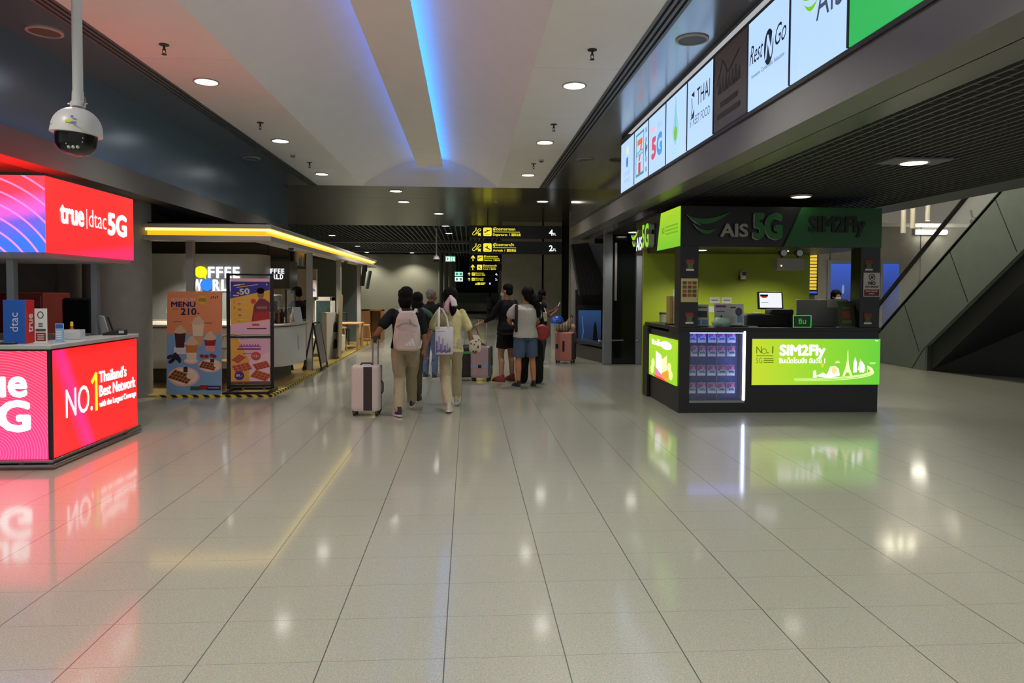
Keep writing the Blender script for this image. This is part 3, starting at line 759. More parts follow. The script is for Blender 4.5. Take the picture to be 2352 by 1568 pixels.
# sign wall
t = thing('sign_wall', 'grey curved wall panel with big glowing coffee sign letters', 'sign wall', (-5.4, 15, .03))
mb = MB(); out = [(-7.6, 15.0)] + [(-4.55 + .28*sin(a), 15.28 - .28*cos(a)) for a in [pi/2*i/8 for i in range(9)]] + [(-4.27, 15.6), (-7.6, 15.6)]
mb.prism([(x, y, .03) for x, y in out], (0, 0, 2.36)); mb.build('panel', mat('grey_laminate', (150, 152, 150), rough=.5), t, angle=20)
MB().box(-7.6, 14.97, 1.0, -4.6, 15.0, 1.03).build('ledge', mat('ledge_pale', (196, 196, 186)), t)
SIGNW = lit('sign_white', (240, 244, 255), 1.3); SY = lit('sign_yellow', (236, 226, 30), 1.3); SB = lit('sign_blue', (40, 120, 235), 1.3)
def coffee(mb, F, x0, w, zt, d, k=1.0):
    """two rows of letters with balloon shaped Os; x0 = left of C, w = width of the upper word"""
    h = w*.205
    a = w/6.2
    def letter(s, x, z, ww): mb.text(F, s, x, z, h, SIGNW, d=d, bold=.022, maxw=ww, thick=.03*k)
    letter('C', x0, zt-h, .8*a); 
    for q, s in enumerate('FFEE'): letter(s, x0 + a*(2.45+q*.96), zt-h, .74*a)
    z2 = zt - h*2.18
    letter('W', x0 + a*.62, z2, 1.12*a)
    for q, s in enumerate('RLD'): letter(s, x0 + a*(3.0+q*.98), z2, .78*a)
    def balloon(cx, cz, r, m, tail):
        pts = [(cx + r*cos(t_), cz + r*sin(t_)) for t_ in [2*pi*i/28 for i in range(28)]]
        pts = [(x, z) for x, z in pts]
        i = max(range(28), key=lambda j: (pts[j][0]-cx)*tail[0] + (pts[j][1]-cz)*tail[1])
        pts[i] = (cx + tail[0]*r*1.45, cz + tail[1]*r*1.45)
        mb.slab(F, pts, d-.04*k, d+.006, m)
    balloon(x0 + 1.62*a, zt-h*.48, .68*a, SY, (.55, -.83)); balloon(x0 + 2.25*a, z2+h*.5, .68*a, SB, (.35, .93))
mb = MB(); coffee(mb, Face((0, 14.96, 0), (1, 0, 0), (0, 0, 1)), -5.80, 1.09, 2.12, .0); mb.build('lettering', SIGNW, t, smooth=False)
MB().box(-6.22, 14.985, 1.16, -6.08, 15.0, 1.24).build('socket_plate', WHITE, t)
t = thing('sign_box', 'dark brown hanging sign box with glowing coffee letters', 'sign', (-4.2, 15.75, 1.68))
mb = MB(); mb.prism([(-4.46, 15.6, 1.68), (-3.87, 15.6, 1.68), (-3.87, 16.3, 1.68), (-4.62, 16.3, 1.68), (-4.62, 15.95, 1.68)], (0, 0, .6)); mb.build('box', mat('sign_brown', (62, 58, 50), rough=.5), t, bevel=.004)
mb = MB(); coffee(mb, Face((0, 15.59, 0), (1, 0, 0), (0, 0, 1)), -4.47, .50, 2.11, .0, .5); mb.build('lettering', SIGNW, t, smooth=False)
mb = MB()
for x in (-4.4, -3.95): mb.cyl((x, 15.9, 2.28), (x, 15.9, 2.64), .012)
mb.build('hanger', BLACK, t)
t = thing('exhaust_duct', 'short silver exhaust duct under the dark canopy ceiling', 'duct', (-3.98, 16.7, 2.2))
mb = MB(); mb.cyl((-3.98, 16.7, 2.2), (-3.98, 16.7, 2.64), .18, n=32); mb.lathe((-3.98, 16.7, 2.2), [(.186, .02), (.19, .0), (.18, 0)], 32); mb.build('duct', STEEL, t)
# back of the bar
mb = MB(); mb.box(-9, 22.6, .03, -3.5, 22.8, 2.64)
struct('wall_coffee_back', mb, mat('bar_wall_green_grey', (84, 96, 96), rough=.7), smooth=False)
mb = MB(); mb.box(-7, 18.7, .03, -3.95, 18.85, 2.2)
struct('wall_coffee_tiles', mb, mat('bar_wall_pale', (170, 160, 140), rough=.5), smooth=False)  # pale wall in one even colour

# curved counter
def rounded(x0, y0, x1, y1, r, n=12):
    return [(x0, y0), (x1-r, y0)] + [(x1-r + r*sin(pi/2*i/n), y0+r - r*cos(pi/2*i/n)) for i in range(1, n)] + [(x1, y0+r), (x1, y1), (x0, y1)]
t = thing('coffee_counter', 'white curved coffee counter with grey plinth behind the posters', 'counter', (-4.5, 13.3, .03))
mb = MB(); mb.prism([(x, y, .30) for x, y in rounded(-6.0, 12.35, -3.14, 13.9, .75)], (0, 0, .70)); mb.build('front', mat('counter_white', (206, 204, 196), rough=.35), t, angle=30)
mb = MB(); mb.prism([(x, y, .03) for x, y in rounded(-6.0, 12.55, -3.40, 13.8, .6)], (0, 0, .27)); mb.build('plinth', mat('plinth_grey', (98, 94, 82), rough=.6, noise_s=9, noise_a=.2), t, angle=30)
mb = MB(); mb.prism([(x, y, 1.0) for x, y in rounded(-6.0, 12.32, -3.11, 13.93, .78)], (0, 0, .015)); mb.build('edge_line', BLACK, t, angle=30)  # black edge line under the worktop
mb = MB(); mb.prism([(x, y, 1.015) for x, y in rounded(-6.0, 12.31, -3.10, 13.94, .79)], (0, 0, .03)); mb.build('worktop', mat('worktop_pale', (198, 192, 176), rough=.3), t, angle=30)
mb = MB(); F = Face((-3.136, 13.3, 0), (0, 1, 0), (0, 0, 1)); mb.rect(F, -.05, .55, .22, .82, .004, WHITE); mb.build('paper_notice', mat('paper', (214, 208, 194)), t, smooth=False, fix=False)
TOP = 1.045
t = thing('espresso_machine', 'chrome espresso machine on the white coffee counter', 'coffee machine', (-3.80, 13.1, TOP))
mb = MB(); mb.box(-.33, -.22, .05, .33, .25, .14); mb.box(-.33, .05, .14, .33, .25, .42); mb.box(-.33, -.18, .40, .33, .25, .50); mb.build('body', STEEL, t, world=False, bevel=.015)
for x in (-.17, .17):
    MB().cyl((x, -.10, .40), (x, -.10, .33), .035, n=16).build('group_head', STEEL, t, world=False)
    MB().tube([(x, -.10, .33), (x, -.22, .32)], .014).build('handle', BLACK, t, world=False)
for x in (-.25, .25): 
    for y in (-.15, .18): MB().cyl((x, y, 0), (x, y, .05), .02).build('foot', BLACK, t, world=False)
mb = MB(); mb.tube([(.36, -.05, .42), (.37, -.12, .36), (.36, -.14, .2)], .007); mb.build('steam_wand', STEEL, t, world=False)
t = thing('coffee_grinder', 'coffee grinder with clear bean hopper next to the espresso machine', 'grinder', (-3.62, 13.62, TOP))
mb = MB(); mb.box(-.09, -.12, 0, .09, .12, .3); mb.build('body', BLACK, t, world=False, bevel=.02)
mb = MB(); mb.lathe((0, 0, .3), [(.05, 0), (.10, .10), (.10, .2)], 20); mb.build('hopper', mat('hopper_glass', (190, 190, 184), rough=.15, alpha=.5), t, world=False)
MB().lathe((0, 0, .3), [(.045, .01), (.088, .1), (.001, .11)], 16).build('beans', mat('beans', (44, 26, 16)), t, world=False)
MB().lathe((0, 0, .5), [(.102, 0), (.102, .015), (.001, .02)], 20).build('lid', WHITE, t, world=False)
# cups and bottles along the front
cupm = mat('paper_cup', (196, 190, 178), rough=.6)
for i, (x, y, n, lab) in enumerate(((-3.86, 12.62, 7, 'tall stack of paper cups on the coffee counter, behind the black poster stand'), (-3.66, 12.72, 6, 'stack of paper cups in the middle of the coffee counter'), (-3.50, 12.86, 8, 'stack of paper cups at the right end of the coffee counter'), (-3.74, 12.86, 5, 'short stack of paper cups in front of the chrome coffee machine'))):
    t = thing('cup_stack', lab, 'cups', (x, y, TOP), 0, 'cup stacks on the coffee counter')
    mb = MB(); mb.lathe((0, 0, 0), [(.001, .0), (.03, .001), (.042, .10), (.044, .103)], 16); mb.build('cup', cupm, t, world=False)
    mb = MB()
    for k in range(n): mb.lathe((0, 0, .103 + k*.014), [(.042, 0), (.0445, .008), (.042, .013)], 16)
    mb.build('nested_rims', cupm, t, world=False)
for i, (x, y, c, lab) in enumerate(((-3.42, 12.98, (130, 70, 24), 'amber syrup bottle on the coffee counter beside the cup stacks'), (-3.40, 13.15, (46, 24, 16), 'dark syrup bottle behind the amber one'), (-3.34, 13.3, (170, 130, 60), 'golden syrup bottle near the end of the coffee counter'), (-3.58, 13.0, (90, 40, 20), 'brown syrup bottle by the chrome coffee machine'))):
    t = thing('syrup_bottle', lab, 'bottle', (x, y, TOP), 0, 'syrup bottles on the coffee counter')
    MB().lathe((0, 0, 0), [(.001, 0), (.036, .002), (.037, .17), (.015, .22), (.014, .25)], 16).build('bottle', mat('syrup_%d' % i, c, rough=.2), t, world=False)
    mb = MB(); mb.cyl((0, 0, .25), (0, 0, .29), .01, n=10); mb.tube([(0, 0, .29), (.05, 0, .285)], .006); mb.build('pump', WHITE, t, world=False)
t = thing('glass_screen', 'clear sneeze guard with dark posts at the end of the coffee counter', 'screen', (-3.3, 13.4, TOP))
for y in (-.35, .3): MB().box(-.012, y-.012, 0, .012, y+.012, .62).build('post', BLACK, t, world=False)
MB().box(-.004, -.34, .05, .004, .29, .6).build('pane', mat('screen_glass', (220, 230, 228), rough=.05, alpha=.18), t, world=False)
t = thing('menu_card', 'small folded white menu card on the coffee counter near the barista', 'card', (-3.25, 13.62, TOP), radians(60))
mb = MB(); mb.bar((0, -.06, 0), (0, 0, .28), .2, .006, side=(0, 1, .2)); mb.bar((0, .06, 0), (0, 0, .28), .2, .006, side=(0, 1, -.2)); mb.build('card', WHITE, t, world=False, smooth=False)
t = thing('pendant_lamp', 'glass pendant lamp hanging beside the brown coffee sign', 'pendant lamp', (-3.75, 17.0, 2.64))
mb = MB(); mb.cyl((0, 0, 0), (0, 0, -.62), .006, n=8); mb.build('cord', BLACK, t, world=False)
MB().ball((0, 0, -.68), .06).build('bulb', lit('bulb', (255, 250, 235), 5), t, world=False)

# low white service counter, fridge, shelf
t = thing('service_counter', 'low white service counter beyond the barista', 'counter', (-3.75, 17.9, .03))
MB().box(-4.1, 17.4, .10, -3.2, 18.6, .50).build('body', mat('service_white', (196, 190, 174), rough=.5), t, bevel=.01)
MB().box(-4.05, 17.45, .03, -3.25, 18.55, .10).build('plinth', CONCD, t)
t = thing('display_fridge', 'white glass front display fridge standing on the low service counter', 'fridge', (-3.62, 18.1, .5))
FW = mat('fridge_white', (204, 200, 186), rough=.4)
mb = MB(); mb.box(-.21, -.18, 0, -.17, .3, .98); mb.box(.17, -.18, 0, .21, .3, .98); mb.box(-.21, -.18, 0, .21, .3, .06); mb.box(-.21, -.18, .88, .21, .3, .98); mb.box(-.21, .26, 0, .21, .3, .98); mb.build('cabinet', FW, t, world=False, bevel=.006)
d = MB(); d.box(-.165, -.2, .08, .165, -.19, .87); d.build('door', mat('fridge_glass', (70, 92, 92), rough=.08, alpha=.5), t, world=False)
for z in (.3, .55): MB().box(-.168, -.15, z, .168, .25, z+.01).build('shelf', STEEL, t, world=False)
for i, (x, z) in enumerate([(x, z) for z in (.065, .315, .565) for x in (-.11, 0, .11)]):
    s = thing('drink_bottle', f'dark drink bottle in the fridge, {["bottom","middle","top"][i//3]} shelf, {["left","middle","right"][i%3]}', 'bottle', (-3.62+x, 18.05, .5+z), 0, 'bottles in the display fridge')
    MB().lathe((0,0,0), [(.001,0), (.032,.002), (.032,.12), (.012,.17), (.012,.19), (.001,.192)], 12).build('bottle', mat('drink_dark_%d' % (i % 3), ((40, 34, 30), (110, 120, 112), (34, 46, 44))[i % 3], rough=.2), s, world=False)
t = thing('counter_poster', 'small portrait poster card clipped above the fridge', 'poster', (-3.88, 17.85, .5))
MB().box(-.012, .02, 0, .012, .04, 1.05).build('pole', BLACK, t, world=False)
MB().box(-.115, 0, .98, .115, .02, 1.4).build('card', mat('card_lilac', (206, 196, 206)), t, world=False)
F = Face((0, -.001, 0), (1, 0, 0), (0, 0, 1)); mb = MB(); mb.ell(F, .0, 1.2, .07, .06, .001, mat('peach', (214, 160, 110))); mb.ell(F, -.01, 1.12, .10, .08, .002, mat('violet_print', (90, 80, 170)), a0=0, a1=pi)
mb.ell(F, 0, 1.19, .025, .035, .003, REDPR); mb.ell(F, 0, 1.22, .02, .02, .004, HAIR); mb.build('print', None, t, world=False, smooth=False, fix=False)
t = thing('arched_shelf', 'white rounded shelf unit with small arched openings by the leaning board', 'shelf', (-3.2, 17.0, .03))
mb = MB(); F = Face((-3.2, 17.0, .03), (.25, .97, 0), (0, 0, 1))
out = [(-.35, 0), (.45, 0), (.45, .72)] + [(.05+.4*cos(a), .72+.38*sin(a)) for a in [pi/2*i/8 for i in range(1, 9)]] + [(-.35, 1.1)]
mb.slab(F, out, -.12, 0); mb.build('panel', mat('shelf_cream', (206, 198, 178), rough=.5), t)
for z in (.22, .62):
    mb = MB(); mb.poly(F, [(.0, z), (.22, z)] + [(.11+.11*cos(a), z+.14+.1*sin(a)) for a in [pi*i/10 for i in range(11)]], .002, mat('niche_dark', (70, 62, 48))); mb.build('niche', None, t, smooth=False, fix=False)
t = thing('leaning_board', 'tall narrow glass topped board leaning by the white shelf', 'board', (-3.06, 17.1, .03))
mb = MB(); mb.bar((0, -.1, 0), (-.05, .42, 1.55), .42, .03, side=(1, 0, 0)); mb.build('panel', mat('board_wood_grey', (150, 136, 104), rough=.4), t, world=False, bevel=.003)
t = thing('menu_easel', 'black folding menu board on the platform beside the barista', 'easel', (-3.12, 14.75, .03))
mb = MB()
for y in (-.3, .3): mb.bar((.17, y, 0), (.0, y, .95), .03, .03, BLACK); mb.bar((-.2, y, 0), (.0, y, .95), .03, .03, BLACK)
mb.bar((.16, -.3, .04), (.16, .3, .04), .03, .03, BLACK); mb.bar((0, -.3, .95), (0, .3, .95), .03, .03, BLACK); mb.build('frame', BLACK, t, world=False)
mb = MB(); mb.bar((.15, 0, .12), (.015, 0, .92), .56, .01, side=(1, 0, .17)); mb.build('sheet', mat('easel_sheet', (120, 116, 108), rough=.4), t, world=False)
# tables and stools
def stool(x, y, lab, rz):
    t = thing('bar_stool', lab, 'stool', (x, y, .03), rz, 'light wood stools at the coffee bar tables')
    MB().cyl((0, 0, .60), (0, 0, .64), .17, n=24).build('seat', WOODL, t, world=False)
    for sx in (-1, 1):
        for sy in (-1, 1): MB().tube([(sx*.11, sy*.11, .6), (sx*.17, sy*.17, .015)], .016).build('leg', WOODL, t, world=False)
    mb = MB(); q = [(-.145, -.145), (.145, -.145), (.145, .145), (-.145, .145)]
    for i in range(4): mb.tube([(*q[i], .22), (*q[(i+1) % 4], .22)], .011)
    mb.build('footrest', WOODL, t, world=False)
def table(x, y, lab, h=.72, wx=.34, wy=.5):
    t = thing('cafe_table', lab, 'table', (x, y, .03), 0)
    MB().box(-wx, -wy, h-.03, wx, wy, h).build('table_top', WOODL, t, world=False, bevel=.008)
    for sx in (-1, 1):
        for sy in (-1, 1): MB().box(sx*(wx-.05)-.025, sy*(wy-.06)-.025, 0, sx*(wx-.05)+.025, sy*(wy-.06)+.025, h-.03).build('leg', WOODL, t, world=False)
table(-3.30, 19.9, 'light wood cafe table beyond the leaning board')
stool(-3.42, 19.15, 'light wood stool in front of the cafe table near the leaning board', .2)
stool(-3.0, 20.6, 'light wood stool at the far end of the cafe table', .5)
table(-4.75, 14.4 + 5.9, 'light wood table deeper inside the coffee bar, against the green wall')
t = thing('wood_chair', 'light wood chair with curved back rail behind the menu poster', 'chair', (-3.95, 11.9, .03), radians(180))
MB().box(-.2, -.2, .42, .2, .2, .46).build('seat', WOODL, t, world=False, bevel=.01)
for sx in (-1, 1):
    MB().tube([(sx*.18, .17, .0), (sx*.18, .17, .42)], .018).build('leg', WOODL, t, world=False)
    MB().tube([(sx*.18, -.18, .0), (sx*.18, -.18, .45)], .018).build('leg', WOODL, t, world=False)
mb = MB(); mb.tube([(-.19, -.18, .45), (-.19, -.2, .72), (-.15, -.21, .84), (0, -.21, .87), (.15, -.21, .84), (.19, -.2, .72), (.19, -.18, .45)], .018); mb.tube([(-.19, -.2, .64), (.19, -.2, .64)], .015); mb.build('backrest', WOODL, t, world=False)
t = thing('wooden_cabinet', 'tall brown wooden service cabinet beside the cafe tables, against the pale far wall', 'cabinet', (-3.15, 23.2, .03))
mb = MB(); mb.box(-.36, -.3, 0, .0, .3, 1.0); mb.box(-.36, -.3, .96, .40, .3, 1.0); mb.box(.34, -.3, 0, .40, .3, 1.0); mb.box(0, .25, 0, .34, .3, .96); mb.build('carcass', WOOD, t, world=False, bevel=.005)
MB().box(-.34, -.312, .04, -.02, -.3, .94).build('door', WOOD, t, world=False, bevel=.004)
t = thing('ladder_back_chair', 'dark chair with tall open back by the green wall of the coffee bar', 'chair', (-3.75, 21.3, .03), radians(200))
for sx in (-1, 1):
    MB().tube([(sx*.17, .16, 0), (sx*.17, .16, .45)], .018).build('leg', BLACK, t, world=False); MB().tube([(sx*.17, -.16, 0), (sx*.17, -.2, .95)], .018).build('leg', BLACK, t, world=False)
MB().box(-.2, -.19, .44, .2, .19, .47).build('seat', BLACK, t, world=False); mb = MB(); mb.tube([(-.17, -.2, .94), (.17, -.2, .94)], .02); mb.tube([(-.17, -.19, .7), (.17, -.19, .7)], .014); mb.build('back_rail', BLACK, t, world=False)
t = thing('wall_television', 'dark television tilted on a bracket at the far end of the canopy', 'television', (-2.98, 20.9, 2.2))
mb = MB(); mb.box(-.03, -.03, 0, .03, .03, .2); mb.build('bracket', BLACK, t, world=False)
mb = MB(); mb.bar((-.02, -.1, .18), (-.1, -.1, -.42), .05, .55, side=(0, 1, 0)); mb.build('panel', BLACK, t, world=False)
mb = MB(); mb.bar((.14, -.1, .02), (.04, -.1, -.5), .03, .5, side=(0, 1, 0)); mb.build('rear_cover', STEEL, t, world=False)

# ---- posters
def drink(mb, F, x, z, w, h, top, mid, bot, d):
    mb.poly(F, [(x-w*.36, z), (x+w*.36, z), (x+w*.5, z+h), (x-w*.5, z+h)], d, bot)
    mb.poly(F, [(x-w*.42, z+h*.45), (x+w*.42, z+h*.45), (x+w*.5, z+h), (x-w*.5, z+h)], d+.0004, mid)
    for i, (rx, dz) in enumerate(((.56, .02), (.47, .18), (.33, .34), (.18, .48))): mb.ell(F, x + (.03 if i % 2 else -.03)*w, z+h + dz*w, rx*w, .16*w, d+.0008+i*.0002, top)
def waffle(mb, F, cx, cz, r, d, n=4, rot=.5, a=(150, 92, 44), b=(92, 48, 24)):
    A = mat('waffle_%d' % a[0], a); B = mat('waffle_hole_%d' % b[0], b)
    q = lambda x, y: (cx + r*(x*cos(rot)-y*sin(rot)), cz + r*.62*(x*sin(rot)+y*cos(rot)))
    mb.poly(F, [q(-1, -.7), (q(1, -.7)), q(1, .7), q(-1, .7)], d, A)
    for i in range(n):
        for j in range(3):
            x0 = -.93+i*1.9/n; y0 = -.63+j*.43; mb.poly(F, [q(x0, y0), q(x0+1.5/n, y0), q(x0+1.5/n, y0+.33), q(x0, y0+.33)], d+.0004, B)
t = thing('menu_poster', 'orange and blue standing poster with iced drinks and waffles', 'poster', (-4.235, 11.2, .0))
PW, PH = .83, 1.62
mb = MB(); mb.bar((0, -.02, .03), (0, .05, PH), PW, .012, side=(0, 1, 0)); mb.build('board', mat('poster_edge', (190, 188, 180)), t, world=False)
mb = MB(); mb.bar((0, .04, .9), (0, .45, .03), .04, .03); mb.build('rear_strut', GREYM, t, world=False)
F = Face(V(-4.235-PW/2, 11.2-.02-.008, .03), (1, 0, 0), (0, .07, PH-.03)); H_ = PH-.03
OR = mat('poster_orange', (224, 136, 92), rough=.5); BL = mat('poster_blue', (122, 158, 196), rough=.5); NV = mat('poster_navy', (44, 34, 84), rough=.5)
CR = mat('cream_top', (214, 178, 148), rough=.5); CHO = mat('choc', (74, 38, 34), rough=.5); CAR = mat('caramel', (196, 116, 62), rough=.5); MLK = mat('milk', (226, 200, 168), rough=.5); PK = mat('pink_drink', (222, 140, 140), rough=.5); RD = mat('berry', (150, 34, 34), rough=.5); PL = mat('plate_pink', (222, 176, 168), rough=.5)
mb = MB(); mb.rect(F, 0, .93, PW, H_, .0, OR); mb.rect(F, 0, 0, PW, .93, .0, BL)
mb.text(F, 'SIGNATURE', .06, H_-.145, .045, mat('poster_lilac', (222, 200, 216)), maxw=.37, d=.001, bold=-.01)
mb.text(F, 'MENU', .06, H_-.235, .075, NV, maxw=.37, d=.001, bold=.035); mb.text(F, '210', .205, H_-.36, .10, NV, maxw=.24, d=.001, bold=.035)
mb.rect(F, .075, H_-.285, .165, H_-.262, .001, mat('poster_mustard', (190, 130, 40))); mb.rect(F, .455, H_-.345, .49, H_-.333, .001, NV)
mb.ell(F, .53, H_-.13, .07, .07, .001, mat('poster_yellow', (220, 176, 50))); mb.text(F, 'COFFEE', .53, H_-.125, .022, NV, align='C', d=.002, bold=.02); mb.text(F, 'WORLD', .53, H_-.155, .022, NV, align='C', d=.002, bold=.02)
for i in range(4): mb.rect(F, .66+i*.03, H_-.11+.01*(i % 2), .68+i*.03, H_-.075+.01*(i % 2), .001, mat('poster_mark', (120, 70, 70)))
drink(mb, F, .20, .72, .17, .24, CR, CHO, CHO, .002); drink(mb, F, .47, .74, .18, .36, CR, MLK, mat('latte', (206, 150, 112)), .002); drink(mb, F, .655, .66, .18, .20, CR, RD, PK, .003)
mb.rect(F, .11, .62, .29, .73, .0015, mat('napkin', (222, 204, 208))); mb.rect(F, .12, .66, .28, .68, .0018, WHITE)
drink(mb, F, .375, .53, .19, .25, CR, CAR, MLK, .004)
mb.ell(F, .37, .51, .11, .05, .0032, PL); mb.ell(F, .37, .525, .09, .035, .0036, mat('plate_rim', (236, 206, 196)))
for x, z in ((.53, .59), (.60, .585), (.68, .60), (.72, .585)): mb.ell(F, x, z, .035, .028, .0025, RD)
for x, z in ((.05, .58), (.10, .54), (.16, .57), (.12, .60), (.19, .53), (.07, .51)): mb.ell(F, x, z, .05, .03, .0025, mat('cookie', (48, 32, 46)), rot=x*9)
mb.ell(F, .26, .27, .24, .155, .003, PL); mb.ell(F, .26, .275, .205, .125, .0034, mat('plate_rim', (236, 206, 196))); waffle(mb, F, .22, .27, .17, .0045, 6, -.5, (188, 120, 66)); 
mb.ell(F, .37, .28, .07, .05, .0055, MLK); mb.rect(F, .255, .34, .32, .41, .006, CHO); mb.ell(F, .2875, .41, .033, .014, .0063, mat('choc_dark', (36, 20, 20)))
mb.ell(F, .655, .44, .18, .105, .003, PL); mb.ell(F, .655, .445, .155, .085, .0034, mat('plate_rim', (236, 206, 196))); waffle(mb, F, .63, .44, .125, .0045, 5, -.35, (200, 110, 70)); mb.rect(F, .66, .49, .72, .545, .006, CHO); mb.ell(F, .76, .45, .05, .04, .005, MLK)
mb.rect(F, .36, .06, .52, .12, .002, mat('jar_green', (40, 84, 60))); mb.rect(F, .50, .07, .62, .14, .0025, RD); mb.rect(F, .60, .06, .82, .13, .002, NV)
mb.rect(F, .63, .09, .80, .102, .003, WHITE)
for x, z in ((.10, 1.12), (.56, 1.10)): mb.rect(F, x, z, x+.12, z+.008, .001, CHO)
mb.build('artwork', None, t, smooth=False, fix=False)

t = thing('poster_stand', 'black metal poster stand holding two posters one above the other', 'poster stand', (-3.44, 11.4, .03), radians(3))
mb = MB()
for x in (-.335, .335): mb.bar((x, 0, .05), (x, 0, 1.88), .05, .03)
for z in (1.86, .875, .10): mb.bar((-.335, 0, z), (.335, 0, z), .05, .03, side=(0, 0, 1))
mb.build('frame', BLACK, t, world=False, bevel=.003)
mb = MB()
for x in (-.335, .335): mb.bar((x, -.28, .02), (x, .28, .02), .05, .03)
for y in (-.26, .26): mb.bar((-.335, y, .02), (.335, y, .02), .04, .03)
mb.build('base', BLACK, t, world=False)
for x in (-.12, .2): MB().bar((x, .02, .02), (x, .02, .12), .03, .02).build('support', WOOD, t, world=False)
Tm = wm(t)
def wf(x, y, z, w_): 
    o = Tm @ V(x, y, z); u = Tm.to_3x3() @ V(1, 0, 0); return Face(o, u, (0, 0, 1))
MB().box(-.3, -.008, .92, .3, .008, 1.80).build('upper_poster', mat('poster_white', (214, 206, 206)), t, world=False)
MB().box(-.3, -.008, .14, .3, .008, .85).build('lower_poster', mat('poster_white', (214, 206, 206)), t, world=False)
F = wf(-.3, -.009, .92, .6); mb = MB()
AMB = mat('poster_amber', (228, 166, 66)); PNK = mat('poster_pink', (232, 176, 196)); NVB = mat('poster_indigo', (56, 50, 140)); SHR = mat('shirt_maroon', (120, 40, 66))
mb.rect(F, 0, .0, .6, .88, .0005, PNK); mb.poly(F, [(0, .16), (.6, .22), (.6, .83), (0, .83)], .001, AMB); mb.poly(F, [(0, .56), (.6, .70), (.6, .83), (0, .83)], .0015, NVB)
mb.stroke(F, [(.05, .765), (.16, .782)], .018, .002, WHITE); mb.stroke(F, [(.17, .784), (.22, .79)], .014, .002, AMB); mb.stroke(F, [(.09, .735), (.42, .785)], .010, .002, AMB); mb.rect(F, .55, .77, .565, .80, .002, WHITE); mb.text(F, '50', .14, .625, .085, WHITE, d=.002, maxw=.16, bold=.04, rot=.08); mb.rect(F, .10, .635, .135, .66, .002, mat('poster_yellow', (220, 176, 50))); mb.rect(F, .04, .60, .13, .62, .002, mat('poster_yellow', (220, 176, 50)))
for i, s in enumerate(('2', '4', '-', '-')): mb.text(F, s, .05, .49-.09*i, .035, NV, d=.002); mb.rect(F, .12, .50-.09*i, .25, .506-.09*i, .002, WHITE); mb.text(F, ('15', '50', '25', '--')[i], .12, .465-.09*i, .03, mat('deep_red', (168, 40, 44)), d=.002, bold=.03)
# printed figure of a man in a maroon shirt
mb.poly(F, [(.32, .2), (.6, .24), (.6, .50), (.52, .56), (.44, .56), (.36, .46)], .002, SHR); mb.poly(F, [(.34, .2), (.6, .24), (.6, .36), (.36, .34)], .0025, mat('deep_red', (168, 40, 44))); mb.ell(F, .465, .63, .05, .075, .003, mat('print_skin', (150, 104, 80))); mb.ell(F, .462, .685, .058, .05, .0035, HAIR); mb.rect(F, .40, .40, .56, .44, .003, mat('print_skin', (150, 104, 80)))
mb.ell(F, .35, .52, .04, .04, .0025, mat('badge_red', (206, 70, 60))); mb.rect(F, .33, .13, .44, .165, .002, mat('badge_red', (206, 70, 60))); mb.rect(F, .25, .08, .55, .095, .002, CHO)
mb.build('upper_artwork', None, t, smooth=False, fix=False)
F = wf(-.3, -.009, .14, .6); mb = MB()
mb.rect(F, 0, 0, .28, .71, .0005, AMB); mb.poly(F, [(.28, 0), (.6, 0), (.6, .71), (.1, .71), (.28, .45)], .0006, mat('poster_rose', (236, 196, 206))); mb.poly(F, [(.12, .71), (.6, .71), (.6, .5), (.28, .36)], .001, PNK)
[mb.stroke(F, [(.15+.042*q, .575), (.165+.042*q, .62), (.18+.042*q, .575)], .016, .0015, mat('plum', (130, 50, 140))) for q in range(7)]; mb.rect(F, .12, .58, .47, .592, .0016, mat('plum', (130, 50, 140))); mb.rect(F, .10, .53, .46, .556, .0015, mat('plum', (130, 50, 140))); mb.rect(F, .18, .47, .38, .478, .0015, mat('plum', (130, 50, 140)))
waffle(mb, F, .12, .39, .10, .002, 4, .9, (214, 110, 80), (168, 60, 50)); waffle(mb, F, .17, .25, .14, .0026, 4, .35, (220, 120, 90), (176, 66, 56)); waffle(mb, F, .47, .28, .12, .0026, 4, .4, (214, 100, 80), (170, 56, 50)); waffle(mb, F, .46, .12, .14, .0034, 4, -.5, (206, 120, 70), (166, 70, 40))
mb.ell(F, .385, .43, .075, .07, .002, mat('badge_red', (206, 70, 60))); mb.text(F, '115.-', .385, .415, .035, WHITE, d=.003, align='C', bold=.03, maxw=.10); mb.ell(F, .13, .12, .075, .07, .003, mat('plum_dark', (80, 40, 130))); mb.text(F, '89.-', .13, .105, .04, WHITE, d=.004, align='C', bold=.03, maxw=.10); mb.rect(F, 0, 0, .6, .03, .004, mat('plum_bar', (130, 70, 90)))
mb.build('lower_artwork', None, t, smooth=False, fix=False)
# ================================================================== LIT SIGN BAND ON THE RIGHT FASCIA
SGW = lit('lightbox_white', (168, 198, 236), 1.2)
INKB = mat('ink_blue', (40, 60, 110), rough=.5); INKG = mat('ink_grey', (70, 76, 84), rough=.5)
def swoosh(mb, F, x, y, s, d, m1, m2=None, thick=0, side=None):
    """leaf-like double sweep"""
    def leaf(pts_a, pts_b, m):
        pts = pts_a + pts_b[::-1]
        q = [(x + a*s, y + b*s) for a, b in pts]
        if thick: mb.slab(F, q, d-thick, d-.004, side or m); mb.poly(F, q, d, m)
        else: mb.poly(F, q, d, m)
    def bez(p0, p1, p2, n=10): return [((1-t)**2*p0[0]+2*t*(1-t)*p1[0]+t*t*p2[0], (1-t)**2*p0[1]+2*t*(1-t)*p1[1]+t*t*p2[1]) for t in [i/n for i in range(n+1)]]
    leaf(bez((0, .42), (.38, -.02), (1, .5)), bez((0, .42), (.36, .22), (1, .5)), m1)
    leaf(bez((.15, .22), (.42, -.18), (.68, .14)), bez((.15, .22), (.42, -.02), (.68, .14)), m2 or m1)
